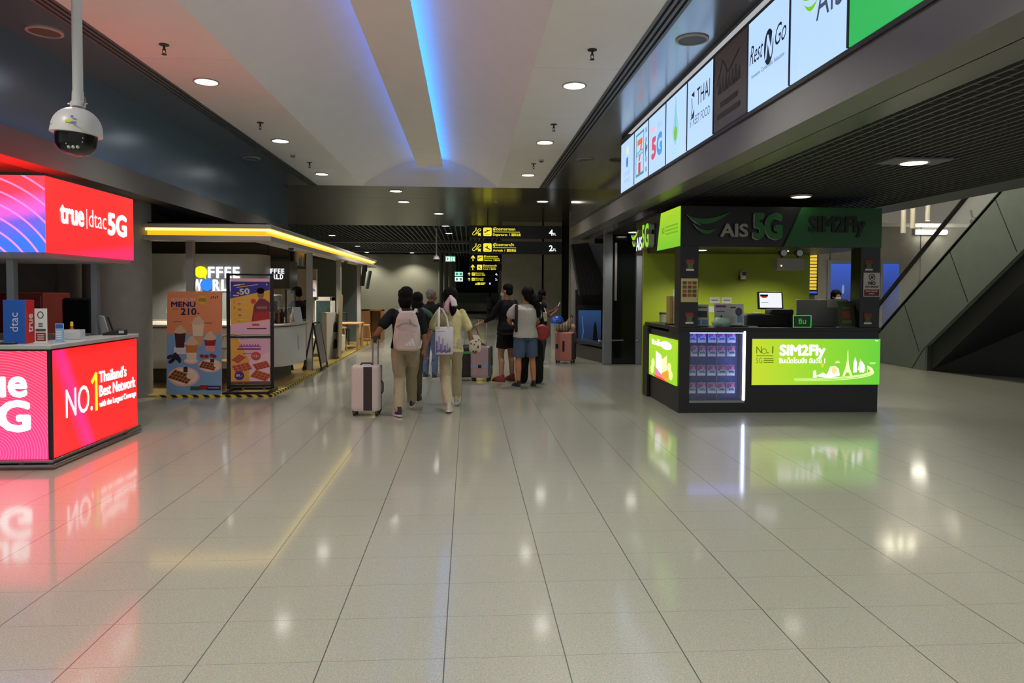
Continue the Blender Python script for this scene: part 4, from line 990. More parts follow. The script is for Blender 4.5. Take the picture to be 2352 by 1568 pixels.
Zb, Zt = ZL+.06, 4.09
divs = [11.75, 10.80, 9.93, 9.06, 8.17, 7.28, 6.38, 5.53, 4.66, 3.2]
labs = ['white lightbox with yellow and blue balloon dots, farthest left in the lit sign band',
        'white lightbox with an orange, red and green figure seven emblem in the lit sign band',
        'white lightbox with a large pink and blue 5G mark in the lit sign band',
        'white lightbox with a pale blue drop shaped spire emblem in the lit sign band',
        'white lightbox with two lines of dark grey capitals and a small angular mark',
        'unlit grey lightbox with a faint dark roof drawing in the sign band',
        'white lightbox with slanted dark blue serif writing and a round emblem',
        'white lightbox with bright green leaf sweep and dark capitals, beside the solid green one',
        'solid green lightbox, nearest panel of the sign band at the top edge']
for i in range(9):
    y1, y0 = divs[i], divs[i+1]
    ym = (y0+y1)/2
    t = thing('lightbox', labs[i], 'lit sign', (XR, ym, Zb))
    face = SGW if i not in (5, 8) else (mat('lightbox_off', (116, 112, 122), rough=.45) if i == 5 else lit('lightbox_green', (40, 176, 84), 1.0))
    MB().box(XR-.02, y0+.012, Zb, XR, y1-.012, Zt).build('face', face, t, smooth=False)
    mb = MB(); mb.box(XR-.026, y0-.004, Zb, XR+.03, y0+.012, Zt); mb.box(XR-.026, y1-.012, Zb, XR+.03, y1-.006, Zt); mb.box(XR-.024, y0, Zt, XR+.05, y1-.006, Zt+.03); mb.box(XR+.0, y0, Zb, XR+.16, y1-.006, Zt+.03)
    mb.build('housing', mat('lightbox_frame', (60, 58, 70), rough=.4, metal=.4), t, smooth=False)
    F = Face((XR-.022, y1, Zb), (0, -1, 0), (0, 0, 1)); W_ = y1-y0; mb = MB(); h_ = Zt-Zb
    if i == 0:
        mb.ell(F, W_*.5, .62, .07, .07, .002, lit('soft_yellow', (236, 232, 150), 1)); mb.ell(F, W_*.5, .43, .07, .085, .002, lit('mid_blue', (60, 120, 210), .9))
        mb.text(F, 'COFFEE', W_*.5, .22, .07, lit('ink_pale', (140, 170, 200), 1), align='C', maxw=.42); mb.text(F, 'WORLD', W_*.5, .11, .07, lit('ink_pale', (140, 170, 200), 1), align='C', maxw=.42)
    elif i == 1:
        tl = lit('teal', (70, 150, 160), .9)
        for a in ((.12, .08, .15, .72), (.58, .08, .61, .72), (.12, .08, .61, .12), (.12, .69, .61, .72)): mb.rect(F, *a, .002, tl)
        mb.poly(F, [(.22, .62), (.52, .62), (.52, .55), (.38, .30), (.28, .30), (.42, .54), (.22, .54)], .003, lit('seven_orange', (226, 110, 60), 1)); mb.rect(F, .28, .12, .42, .28, .003, lit('seven_red', (206, 70, 60), 1))
        mb.rect(F, .16, .38, .57, .45, .0035, lit('teal', (70, 150, 160), .9)); mb.text(F, 'ELEVEN', .365, .39, .05, SGW, d=.004, align='C', maxw=.36, bold=.03)
        for k in range(5): mb.rect(F, .68, .08+.14*k, .80, .15+.14*k, .002, lit('ink_pale', (140, 170, 200), 1))
        mb.rect(F, .69, .30, .72, .50, .003, INKG); mb.ell(F, .78, .42, .03, .04, .003, INKB)
    elif i == 2:
        mb.text(F, 'true', .13, .545, .10, lit('pale_pink', (236, 170, 190), 1), bold=.03, maxw=.24); mb.text(F, 'dtac', .46, .545, .10, lit('pale_sky', (150, 190, 236), 1), maxw=.26)
        mb.text(F, '5', .17, .20, .26, lit('rose', (206, 80, 110), 1), bold=.06, maxw=.25); mb.text(F, 'G', .44, .20, .26, lit('sky', (70, 150, 226), 1), bold=.06, maxw=.28)
    elif i == 3:
        pb = lit('pale_cyan', (150, 206, 226), 1); mb.poly(F, [(W_*.5, .76), (W_*.58, .5), (W_*.66, .34), (W_*.58, .2), (W_*.5, .15), (W_*.42, .2), (W_*.34, .34), (W_*.42, .5)], .002, pb); mb.stroke(F, [(W_*.5, .75), (W_*.5, .3)], .015, .003, lit('steel_blue', (110, 160, 200), 1)); mb.ell(F, W_*.5, .30, .07, .09, .004, lit('leaf', (120, 190, 80), 1))
        for k in range(2): mb.stroke(F, [(W_*.5+(.14+.06*k)*cos(a), .24+(.13+.05*k)*sin(a)) for a in [pi+pi*j/12 for j in range(13)]], .012, .003, pb)
    elif i == 4:
        mb.text(F, 'THAI', .36, .43, .19, INKG, maxw=.42); mb.text(F, 'STREET FOOD', .12, .24, .095, INKG, maxw=.67, bold=-.01)
        mb.poly(F, [(.16, .60), (.27, .62), (.27, .55)], .003, INKG); mb.poly(F, [(.15, .33), (.27, .42), (.27, .34), (.22, .33)], .003, INKG); mb.stroke(F, [(.18, .56), (.2, .45), (.16, .36)], .02, .003, INKG)
    elif i == 5:
        DK = mat('ink_faint', (70, 74, 76), rough=.6); mb.stroke(F, [(.1, .46), (.26, .68), (.4, .52), (.5, .56), (.7, .66)], .02, .002, DK); [mb.stroke(F, [(.15+.085*q, .36), (.19+.085*q, .50+.02*(q%3)), (.21+.085*q, .36)], .022, .003, DK) for q in range(7)]
        for k in range(2): mb.rect(F, .2-.08*k, .22-.11*k, .66+.06*k, .27-.11*k, .002, DK)
    elif i == 6:
        mb.text(F, 'Rest', .05, .40, .165, INKB, maxw=.27, shear=.25); mb.text(F, 'Go', .565, .40, .165, INKB, maxw=.21, shear=.25)
        mb.ell(F, .455, .44, .095, .15, .002, INKB); mb.text(F, 'N', .455, .35, .19, SGW, d=.004, align='C', maxw=.13, shear=.2, bold=.03); mb.text(F, 'Innovative  Comfortable  Relaxation', .10, .27, .035, INKB, maxw=.66)
    elif i == 7:
        gl = lit('leaf_green', (120, 196, 30), 1.0); swoosh(mb, F, .17, .45, .42, .003, gl, gl); mb.text(F, 'AIS', .43, .34, .24, lit('ink_slate', (66, 80, 104), .9), maxw=.38, bold=.0)
    if mb.v: mb.build('print', None, t, smooth=False, fix=False)

# ================================================================== GREEN PHONE KIOSK (right)
AX0, AX1, AY0, AY1 = 2.87, 5.68, 9.42, 11.25
KB = mat('kiosk_black', (20, 21, 22), rough=.35); KB2 = mat('kiosk_charcoal', (44, 44, 43), rough=.45)
LIME = mat('kiosk_lime', (138, 156, 14), rough=.5, noise_s=2, noise_a=.05)
t = thing('sim_kiosk', 'black and green corner kiosk with lit green panels and a dark overhead sign', 'kiosk', (4.25, 10.3, 0))
mb = MB(); mb.box(AX0, AY0, 0, 3.015, AY0+.5, 1.12); mb.box(3.80, AY0, 0, AX1, AY0+.5, 1.12); mb.box(3.015, AY0, 0, 3.80, AY0+.5, .16); mb.box(3.015, AY0, 1.10, 3.80, AY0+.5, 1.12); mb.box(3.015, AY0+.3, .16, 3.80, AY0+.5, 1.1); mb.build('front_counter', KB, t, smooth=False)
MB().box(AX0, AY0+.5, .0, AX0+.5, AY1-.02, 1.08).build('side_counter', KB2, t, bevel=.004)
MB().prism([(AX0-.02, AY0-.02, 1.12), (AX1+.02, AY0-.02, 1.12), (AX1+.02, AY0+.52, 1.12), (AX0+.52, AY0+.52, 1.12), (AX0+.52, AY1-.02, 1.12), (AX0-.02, AY1-.02, 1.12)], (0, 0, .05)).build('worktop', BLACK, t, bevel=.005)
MB().box(AX0-.06, AY1-.06, 0, AX1-.12, AY1, 2.35).build('rear_wall', LIME, t)
MB().box(AX0-.05, AY1-.32, 0, AX0-.01, AY1-.06, 1.10).build('side_door', BLACK, t, bevel=.004)
for x0, x1 in ((AX0, 3.125), (5.40, AX1)): MB().box(x0, AY0, 1.17, x1, AY0+.25, 2.28).build('pillar', KB, t, bevel=.004)
MB().box(AX0, AY0+.02, 2.27, AX1, 11.95, 2.82).build('sign_box', KB, t, smooth=False)
DGN = mat('sign_dark_green', (26, 84, 34), rough=.4); DGN2 = mat('letter_dark_green', (36, 104, 44), rough=.4)
F = Face((0, AY0, 0), (1, 0, 0), (0, 0, 1))
mb = MB(); mb.slab(F, [(4.30, 2.275), (AX1, 2.275), (AX1, 2.815), (4.56, 2.815)], -.02, .015); mb.build('sign_panel', DGN, t, smooth=False)
LGY = mat('letter_grey', (150, 150, 146), rough=.5)
mb = MB(); swoosh(mb, F, 2.95, 2.44, .60, .03, DGN2, DGN2, thick=.03); mb.build('sign_emblem', None, t, smooth=False, fix=False); mb = MB()
for dx, dz in ((-.012, 0),): 
    mb.stroke(F, [(2.945, 2.695), (3.01, 2.63), (3.07, 2.585), (3.14, 2.555)], [.004, .02, .014, .004], .028, LGY); mb.stroke(F, [(3.03, 2.575), (3.10, 2.505), (3.16, 2.475), (3.22, 2.462)], [.004, .022, .016, .004], .028, LGY)
mb.text(F, 'AIS', 3.41, 2.41, .165, LGY, d=.03, maxw=.385, bold=.03, thick=.03)
mb.text(F, '5G', 3.853, 2.388, .325, LGY, d=.024, maxw=.415, bold=.045, thick=.024); mb.text(F, '5G', 3.868, 2.395, .32, DGN2, d=.035, maxw=.405, bold=.045, thick=.03)
mb.text(F, 'SIM2Fly', 4.64, 2.49, .20, mat('letter_black', (22, 32, 22), rough=.5), d=.035, maxw=.80, bold=.04, thick=.03)
mb.build('sign_lettering', None, t, smooth=False, fix=False)
# left sign face, lit
F = Face((AX0, 11.95, 0), (0, -1, 0), (0, 0, 1))
GRL = lit_gradient('lime_screen', [(0, (84, 150, 16)), (1, (132, 164, 24))], 'Z', 2.25, 2.85, 1.7)
mb = MB(); mb.slab(F, [(1.38, 2.275), (2.525, 2.275), (2.525, 2.815), (1.58, 2.815)], 0, .012); mb.build('lit_sign_panel', GRL, t, smooth=False)
LGN = lit('leaf_lime', (124, 196, 14), 1.15)
mb = MB(); swoosh(mb, F, .03, 2.40, .52, .10, LGN, LGN, thick=.09, side=LGY); mb.build('lit_sign_emblem', None, t, smooth=False, fix=False); mb = MB()
mb.text(F, 'AIS', .42, 2.33, .20, lit('sign_letters', (235, 240, 245), 1.0), d=.10, maxw=.38, bold=.03, thick=.09, side=LGY); mb.text(F, '5G', .80, 2.36, .34, LGN, d=.10, maxw=.42, bold=.03, thick=.09, side=LGY)
mb.text(F, 'NO.1', 1.66, 2.50, .09, DGN, d=.016, maxw=.16)
for i in range(3): mb.rect(F, 1.86, 2.57-.05*i, 2.46, 2.595-.05*i, .016, lit('lime_ink', (110, 170, 30), 1))
mb.build('lit_sign_lettering', None, t, smooth=False, fix=False)
for x in (3.45, 4.7):  # lamps added under the sign box to brighten the lime wall
    MB().lathe((x, AY0+.85, 2.27), [(.07, .0), (.07, -.006), (.001, -.008)], 20).build('added_light', lit('kiosk_added_light', (255, 248, 225), 2.5), t)
    l = bpy.data.lights.new('lamp', 'SPOT'); l.energy = 125; l.color = (1, .96, .85); l.spot_size = radians(140); l.spot_blend = .7; l.shadow_soft_size = .07
    o = bpy.data.objects.new('lamp', l); C.objects.link(o); o.parent = t; o.location = (x-4.25, AY0+.85-10.3, 2.25)
# lit counter panels
GRF = lit_gradient('lime_front', [(0, (150, 166, 16)), (.45, (114, 164, 22)), (1, (74, 158, 34))], 'X', -.37, 1.45, 1.75)
MB().box(3.88, AY0-.025, .385, 5.69, AY0, 1.015).build('front_lightbox', GRF, t, smooth=False)
MB().box(3.875, AY0-.022, .38, 5.695, AY0-.005, 1.02).build('lightbox_frame', GREYM, t, smooth=False)
F = Face((3.88, AY0-.026, .385), (1, 0, 0), (0, 0, 1))
OL = lit('ink_olive', (88, 116, 10), .9); WL = lit('lime_white', (255, 255, 250), 1.5); WL2 = lit('lime_pale', (226, 244, 170), 1.2)
mb = MB(); mb.text(F, 'N', .055, .435, .095, OL, maxw=.075); mb.text(F, '.1', .205, .435, .095, OL, maxw=.09)
mb.stroke(F, [(.165+.033*cos(a), .463+.033*sin(a)) for a in [2*pi*j/20 for j in range(21)]], .008, .002, OL)
mb.rect(F, .055, .395, .295, .405, .002, OL); mb.text(F, '5G', .055, .30, .075, OL, maxw=.085, bold=-.01)
for k in range(3): mb.rect(F, .16, .305+.025*k, .30, .315+.025*k, .002, OL)
mb.text(F, 'SIM2Fly', .38, .41, .135, WL, maxw=.65, bold=.045); mb.text(F, 'ซิมเน็ตโรมมิ่ง อันดับ 1', .375, .30, .062, WL, maxw=.65, bold=.015)
# skyline: tower, spires, arc road
mb.poly(F, [(1.345, .48), (1.352, .48), (1.36, .33), (1.375, .24), (1.42, .12), (1.385, .12), (1.365, .17), (1.33, .17), (1.31, .12), (1.275, .12), (1.32, .24), (1.337, .33)], .003, WL2)
mb.rect(F, 1.30, .17, 1.395, .185, .0035, WL2); mb.rect(F, 1.318, .235, 1.378, .247, .0035, WL2)
mb.poly(F, [(1.43, .17), (1.43, .30), (1.455, .38), (1.48, .30), (1.48, .17)], .003, WL); mb.poly(F, [(1.52, .17), (1.51, .29), (1.545, .33), (1.59, .27), (1.585, .17)], .003, WL); mb.poly(F, [(1.49, .2), (1.53, .36), (1.55, .2)], .0028, WL2)
mb.poly(F, [(.86, .10), (.86, .19), (.90, .20), (.91, .10)], .003, WL); mb.poly(F, [(.90, .12), (1.0, .17), (1.05, .14), (1.08, .19), (1.10, .25), (1.17, .26), (1.22, .22), (1.24, .13), (1.1, .09)], .003, WL); mb.ell(F, 1.16, .20, .04, .05, .0035, lit('pale_orange', (250, 214, 150), 1.1)); mb.ell(F, .99, .27, .022, .03, .003, lit('balloon_y', (236, 200, 60), 1))
for r in (0, .03, .055):
    mb.stroke(F, [(.60+1.12*math.sin(a)**1.0 - r*.3, .055 + r*.6 + .115*(1-cos(a*1.0))**1.2) for a in [pi*.62*j/24 for j in range(25)]], [.004+.0006*j for j in range(25)], .0025+r*.01, WL2)
for q in range(4): mb.rect(F, 1.56+.035*q, .16+.012*(q % 2), 1.568+.035*q, .24, .003, lit('pale_orange', (250, 214, 150), 1.1))
mb.rect(F, 1.66, .30, 1.75, .306, .003, WL2); mb.rect(F, 1.67, .285, 1.74, .291, .003, WL2); mb.rect(F, 1.17, .30, 1.24, .312, .002, WL2); mb.rect(F, 1.18, .32, 1.23, .33, .002, WL2); mb.rect(F, 1.735, .602, 1.775, .612, .003, WL)
mb.build('front_artwork', None, t, smooth=False, fix=False)
GRS = lit_gradient('lime_side', [(0, (114, 164, 16)), (1, (128, 166, 14))], 'Z', .3, 1.0, 1.75)
MB().box(AX0-.02, AY0+.06, .36, AX0, 10.98, .99).build('side_lightbox', GRS, t, smooth=False)
F = Face((AX0-.021, 10.98, .36), (0, -1, 0), (0, 0, 1)); W_ = 10.98-AY0-.06
mb = MB(); mb.text(F, 'ซิมเน็ต', .22, .49, .07, WL, d=.004, maxw=.55, bold=.03); mb.ell(F, 1.0, .52, .28, .06, .003, WL)
mb.poly(F, [(.46, .14), (.46, .40), (.74, .36), (.80, .30), (.80, .08)], .002, WL); mb.poly(F, [(.80, .08), (.80, .30), (1.05, .38), (1.08, .14)], .0025, WL2); mb.stroke(F, [(.78, .1), (.78, .32)], .02, .003, lit('fold_grey', (200, 206, 200), 1))
mb.poly(F, [(.42, .05), (.45, .16), (.8, .06), (.8, .0)], .003, lit('art_pink', (236, 120, 160), 1.1)); mb.poly(F, [(.8, .0), (.8, .1), (1.12, .18), (1.16, .05)], .003, lit('art_orange', (246, 150, 60), 1.1)); mb.poly(F, [(.3, .03), (.8, .03), (1.2, .0), (.5, .0)], .0035, lit('art_red', (226, 70, 40), 1))
for x, z in ((.3, .2), (.25, .1), (1.25, .12), (1.18, .22)): mb.ell(F, x, z, .09, .07, .0015, lit('art_pale', (226, 246, 150), 1.2))
mb.build('side_artwork', None, t, smooth=False, fix=False)
# display case with strip light
mb = MB(); mb.box(3.02, AY0+.28, .165, 3.795, AY0+.3, 1.095); mb.build('case_back', mat('case_blue', (40, 52, 140), rough=.5), t, smooth=False)
MB().box(3.768, AY0-.008, .17, 3.792, AY0+.03, 1.12).build('case_light', lit('case_tube', (200, 212, 255), 9), t, smooth=False)
MB().box(3.03, AY0+.02, 1.088, 3.78, AY0+.05, 1.098).build('case_light', lit('case_tube_dim', (110, 130, 255), 9.0), t, smooth=False)
mb = MB(); mb.box(3.015, AY0-.012, .14, 3.80, AY0+.005, .172); mb.box(3.015, AY0-.012, 1.12, 3.80, AY0+.005, 1.135); mb.box(3.79, AY0-.012, .14, 3.80, AY0+.005, 1.13); mb.box(3.40, AY0+.012, .17, 3.406, AY0+.018, 1.1); mb.build('case_frame', STEEL, t, smooth=False)
MB().box(3.02, AY0+.006, .17, 3.77, AY0+.010, 1.1).build('case_glass', mat('case_glass_clear', (200, 210, 235), rough=.03, alpha=.08), t, smooth=False)
# sim packs
PKP = mat('pack_plum', (126, 60, 120), rough=.4); PKB = mat('pack_sky', (150, 180, 216), rough=.4); PKW = mat('pack_white', (206, 212, 226), rough=.4)
cols = ['first', 'second', 'third', 'fourth', 'fifth']; rows = ['top row', 'second row', 'third row', 'bottom row']
xs = [[1.0, 1.02, 1.0, 1.0, 1.0], [1.3, 1.03, 1, .98, 1], [1]*5, [1]*5]
proto = None
for r, z in enumerate((.955, .765, .50, .255)):
    for c in range(5):
        x = 3.085 + c*.137 + (.035 if r == 1 and c == 0 else 0) + random.uniform(-.008, .008)
        lab = f'purple and blue card pack, {cols[c]} from left, {rows[r]} of lit display case'
        if proto is None:
            proto = thing('sim_pack', lab, 'card pack', (x, AY0+.10, z), 0, 'card packs in the lit display case')
            MB().box(-.058, -.006, 0, .058, .006, .145).build('card', PKW, proto, world=False, bevel=.002)
            Fp = Face((-.058, -.007, 0), (1, 0, 0), (0, 0, 1)); mb = MB(); mb.rect(Fp, .001, .085, .115, .142, .0005, PKP); mb.rect(Fp, .001, .03, .115, .085, .0005, PKB); mb.ell(Fp, .085, .10, .018, .03, .001, mat('pack_pink', (196, 110, 170)))
            mb.text(Fp, 'SIM2Fly', .03, .045, .022, INKB, d=.001, maxw=.075, bold=.04); mb.rect(Fp, .008, .07, .03, .095, .001, INKB); mb.build('print', None, proto, world=False, smooth=False, fix=False)
            MB().box(-.008, -.0, .145, .008, .17, .153).build('peg', STEEL, proto, world=False)
        else: dup(proto, (x, AY0+.10, z), lab)
# papers and gear
def sheet(name, lab, cat, F, w_, h_, base, art=None, th=.004):
    t = thing(name, lab, cat, F.o); mb = MB(); mb.fbox(F, 0, 0, w_, h_, -th, 0); mb.build('sheet', base, t, smooth=False)
    if art: mb = MB(); art(mb, F); mb.build('print', None, t, smooth=False, fix=False)
    return t
PAP = mat('paper', (214, 208, 194)); PAPG = mat('paper_grey', (168, 170, 164))
F = Face((2.885, AY0-.006, 1.515), (1, 0, 0), (0, 0, 1))
def a1(mb, F):
    mb.rect(F, .005, .05, .225, .30, .0005, mat('cream_paper', (190, 182, 120)))
    for r in range(4):
        for c in range(3): mb.rect(F, .02+.068*c, .07+.056*r, .078+.068*c, .115+.056*r, .001, (mat('cell_brown', (104, 70, 40)), mat('cell_orange', (150, 84, 40)), OLV)[(r+c) % 3])
OLV = mat('cell_olive', (86, 92, 40))
sheet('price_chart', 'yellowish price chart taped on the left kiosk pillar', 'chart', F, .232, .32, mat('cream_paper', (190, 182, 120)), a1)
for x, z, k, lab in ((2.95, 1.94, 0, 'left kiosk pillar, above the price chart'), (2.95, 1.22, 1, 'left kiosk pillar, just above the worktop'), (5.46, 1.96, 0, 'right kiosk pillar, near the top'), (5.46, 1.22, 1, 'right kiosk pillar, near the worktop')):
    F = Face((x, AY0-.006, z), (1, 0, 0), (0, 0, 1))
    def a2(mb, F): mb.rect(F, .0, .09, .11, .15, .001, mat('mini_red', (130, 50, 44))); mb.rect(F, .02, .03, .09, .10, .0015, mat('mini_green', (80, 100, 46))); mb.rect(F, .0, .0, .11, .025, .001, PAP)
    sheet('brochure_pocket', f'small dark red and green brochure pocket on the {lab}', 'brochure', F, .11, .16, mat('pocket_dark', (46, 44, 46)), a2)
F = Face((5.44, AY0-.012, 1.60), (1, 0, 0), (0, 0, 1))
def a3(mb, F):
    mb.rect(F, .01, .01, .225, .10, .001, mat('notice_maroon', (120, 36, 40))); mb.text(F, 'NO', .118, .165, .045, mat('print_ink', (40, 30, 36)), align='C', d=.001, bold=.05); mb.text(F, 'EXCHANGE', .118, .125, .025, mat('print_ink', (40, 30, 36)), align='C', d=.001, bold=.03, maxw=.18)
    mb.rect(F, .03, .066, .10, .084, .002, PAPG); mb.rect(F, .112, .066, .20, .084, .002, PAPG); mb.rect(F, .08, .034, .155, .05, .002, PAPG)
    mb.stroke(F, [(.118+.042*cos(a), .268+.042*sin(a)) for a in [2*pi*j/20 for j in range(21)]], .01, .001, mat('print_ink', (40, 30, 36))); mb.stroke(F, [(.09, .24), (.146, .296)], .008, .0012, mat('print_ink', (40, 30, 36))); mb.rect(F, .10, .25, .135, .285, .001, mat('print_ink', (40, 30, 36)))
sheet('notice_sign', 'white notice reading NO with a red lower block on the right kiosk pillar', 'notice', F, .235, .33, mat('notice_paper', (196, 192, 186)), a3, .008)
# leaflet holders behind the counter front
for x, z, lab, k in ((3.14, 1.19, 'white leaflet with a dark photo, first on the kiosk worktop', 0), (3.43, 1.20, 'white leaflet with a violet heading, middle one on the kiosk worktop', 1), (3.64, 1.20, 'white leaflet with small dark pictures, third on the kiosk worktop', 2)):
    F = Face((x, AY0+.20, z-.02), (1, 0, 0), (0, .12, 1))
    def a4(mb, F, k=k):
        if k == 0: mb.rect(F, .02, .13, .19, .22, .001, mat('photo_dark', (64, 66, 44))); mb.rect(F, .02, .26, .19, .28, .001, DGN2); mb.rect(F, .02, .03, .09, .10, .001, mat('leaf_blue', (110, 150, 180))); mb.rect(F, .11, .03, .19, .10, .001, mat('leaf_blue', (110, 150, 180)))
        elif k == 1: mb.rect(F, .02, .26, .17, .29, .001, mat('violet_head', (150, 60, 140))); mb.rect(F, .03, .2, .15, .21, .001, INKG); mb.poly(F, [(.04, .05), (.16, .05), (.1, .16)], .001, INKG)
        else: mb.ell(F, .14, .2, .05, .06, .001, INKG); mb.rect(F, .02, .25, .1, .27, .001, INKG); mb.rect(F, .02, .04, .09, .14, .001, PAPG); mb.rect(F, .11, .05, .19, .14, .001, mat('leaf_blue', (110, 150, 180)))
    t = sheet('leaflet', lab, 'leaflet', F, .21, .31, mat('leaflet_white', (190, 194, 190)), a4, .006)
    mb = MB(); mb.fbox(F, .02, -.0, .19, .012, -.08, .012); mb.build('stand_foot', BLACK, t)
F = Face((3.13, AY1-.062, 1.62), (1, 0, 0), (0, 0, 1)); sheet('paper_sheet', 'large plain white sheet taped on the lime wall beside the left pillar', 'paper', Face((3.30, AY1-.064, 1.30), (1, 0, 0), (0, 0, 1)), .34, .40, PAPG)
for x, lab in ((3.90, 'left of two small white notes taped on the lime kiosk wall'), (4.10, 'right of two small white notes taped on the lime kiosk wall')):
    sheet('note_card', lab, 'note', Face((x, AY1-.064, 1.475), (1, 0, 0), (0, 0, 1)), .165, .095, PAPG, lambda mb, F: mb.rect(F, .03, .04, .14, .055, .001, INKG))
sheet('note_card', 'wider white note low on the lime kiosk wall, under the two small ones', 'note', Face((3.85, AY1-.064, 1.33), (1, 0, 0), (0, 0, 1)), .24, .09, PAPG)
t = thing('plastic_bag', 'crumpled pale green plastic bag on the kiosk worktop before the leaflets', 'bag', (3.50, AY0+.12, 1.17))
mb = MB(); mb.ball((0, 0, .06), (.14, .07, .065), n=20, k=12)
for i, v in enumerate(mb.v): mb.v[i] = v + V(0, 0, .03*noise.noise(v*22)) + V(.02*noise.noise(v*17+V(3,1,2)), 0, 0)
mb.build('bag', mat('bag_pale', (160, 190, 170), rough=.3, alpha=.85), t, world=False)
t = thing('webcam', 'small white camera mounted on the lime kiosk wall', 'security camera', (4.42, AY1-.12, 1.92))
mb = MB(); mb.box(-.05, -.02, -.07, .05, .06, .0); mb.build('base', KB2, t, world=False, bevel=.01)
mb = MB(); mb.lathe((0, -.01, -.06), [(.045, 0), (.05, .05), (.05, .1), (.03, .14), (.001, .15)], 20); mb.build('body', WHITE, t, world=False); MB().box(-.03, -.064, -.0, .03, -.055, .06).build('lens', BLACK, t, world=False, bevel=.004)
t = thing('emergency_light', 'grey emergency light box with two black lamp heads under the kiosk sign', 'emergency light', (4.55, AY0+.35, 1.97))
MB().box(-.2, -.06, 0, .2, .06, .17).build('box', mat('emergency_grey', (130, 130, 126), rough=.5), t, world=False, bevel=.006)
for x in (-.11, .12): mb = MB(); mb.cyl((x, -.07, .24), (x, .05, .24), .055, .04, n=18); mb.cyl((x, 0, .17), (x, 0, .2), .015); mb.build('lamp_head', BLACK, t, world=False); MB().cyl((x, -.072, .24), (x, -.0715, .24), .045, n=18).build('lens', STEEL, t, world=False)
MB().box(-.15, -.062, .05, -.13, -.06, .07).build('indicator', lit('amber_led', (255, 180, 90), 3), t, world=False)
t = thing('computer_monitor', 'black computer monitor with a white screen on the kiosk counter', 'monitor', (4.32, AY0+.42, 1.17), radians(-6))
mb = MB(); mb.bar((0, 0, .24), (0, .05, .49), .36, .03, side=(0, 1, 0)); mb.build('screen_body', BLACK, t, world=False, bevel=.006)
F = Face(wm(t) @ V(-.155, -.022, .265), wm(t).to_3x3() @ V(1, 0, 0), wm(t).to_3x3() @ V(0, .2, 1)); mb = MB(); mb.rect(F, 0, 0, .31, .215, .002, lit('screen_white', (225, 228, 236), 1.1)); mb.rect(F, .01, .16, .12, .19, .004, mat('ui_dark', (30, 26, 40))); mb.rect(F, .03, .14, .10, .16, .0045, lit('ui_red', (190, 50, 50), .9)); mb.rect(F, .02, .07, .12, .076, .004, INKG); mb.build('screen', None, t, smooth=False, fix=False)
mb = MB(); mb.bar((0, .03, .0), (0, .03, .3), .06, .03); mb.box(-.12, -.06, 0, .12, .1, .015); mb.build('stand', BLACK, t, world=False)
t = thing('receipt_printer', 'black printer with rounded top on the kiosk counter under the monitor', 'printer', (4.25, AY0+.3, 1.17))
mb = MB(); mb.box(-.36, -.1, 0, .32, .12, .18); mb.box(-.02, -.1, .16, .32, .12, .25); mb.build('body', BLACKM, t, world=False, bevel=.03); MB().box(-.25, -.08, .18, -.13, .02, .195).build('paper_roll', PAPG, t, world=False, bevel=.004)
t = thing('green_sign_block', 'small glowing green framed tag holder at the front of the kiosk worktop', 'sign', (4.60, AY0+.05, 1.17))
GG = lit('neon_green', (60, 200, 70), .8); mb = MB(); mb.box(-.13, -.02, 0, .13, .02, .17); mb.build('box', mat('dark_green_box', (24, 66, 26), rough=.4), t, world=False); mb = MB()
for a in ((-.13, -.024, 0, .13, -.02, .01), (-.13, -.024, .16, .13, -.02, .17), (-.13, -.024, 0, -.12, -.02, .17), (.12, -.024, 0, .13, -.02, .17)): mb.box(*a)
mb.build('frame', GG, t, world=False, smooth=False); mb = MB(); F = Face((4.47, AY0+.029, 1.17), (1, 0, 0), (0, 0, 1)); mb.text(F, 'ซิม', .13, .05, .07, GG, align='C'); mb.build('lettering', None, t, smooth=False, fix=False)
t = thing('desk_screen', 'grey partition screen on the right half of the kiosk counter', 'partition', (5.05, AY0+.40, 1.17))
MB().box(-.36, -.015, 0, .40, .015, .38).build('panel', mat('partition_grey', (122, 122, 116), rough=.6), t, world=False, bevel=.004); MB().box(.08, -.02, .27, .36, -.016, .39).build('paper', PAPG, t, world=False)
for x in (-.3, .34): MB().box(x-.05, -.08, 0, x+.05, .08, .012).build('foot', BLACK, t, world=False)
t = thing('brochure_stand', 'dark green brochure stand at the right end of the kiosk worktop', 'brochure stand', (5.28, AY0+.10, 1.17))
mb = MB(); mb.bar((0, 0, .01), (0, .07, .36), .22, .008, side=(0, 1, 0)); mb.build('panel', mat('brochure_green', (52, 66, 34), rough=.5), t, world=False); mb = MB(); F = Face((5.17, AY0+.095, 1.18), (1, 0, 0), (0, .2, 1)); mb.rect(F, .05, .12, .17, .22, .001, mat('brochure_rust', (130, 60, 30))); mb.rect(F, .05, .25, .17, .28, .001, OLV); mb.rect(F, .04, .05, .18, .09, .001, mat('brochure_lime', (90, 110, 40))); mb.build('print', None, t, smooth=False, fix=False)
mb = MB(); mb.box(-.14, -.05, 0, .14, .1, .012); mb.build('base', GREYM, t, world=False)
t = thing('open_notebook', 'dark open notebook lying on the kiosk worktop beside the plastic bag', 'notebook', (3.86, AY0+.2, 1.17), .15)
MB().box(-.14, -.1, 0, .0, .1, .012).build('left_page', BLACKM, t, world=False); MB().box(.0, -.1, 0, .14, .1, .014).build('right_page', PAPG, t, world=False)
t = thing('brochure_rack', 'upright brochure rack full of cards on the side counter of the green kiosk', 'brochure rack', (3.0, AY0+.75, 1.17))
MB().box(-.08, -.09, 0, .14, .12, .02).build('base', BLACK, t, world=False)
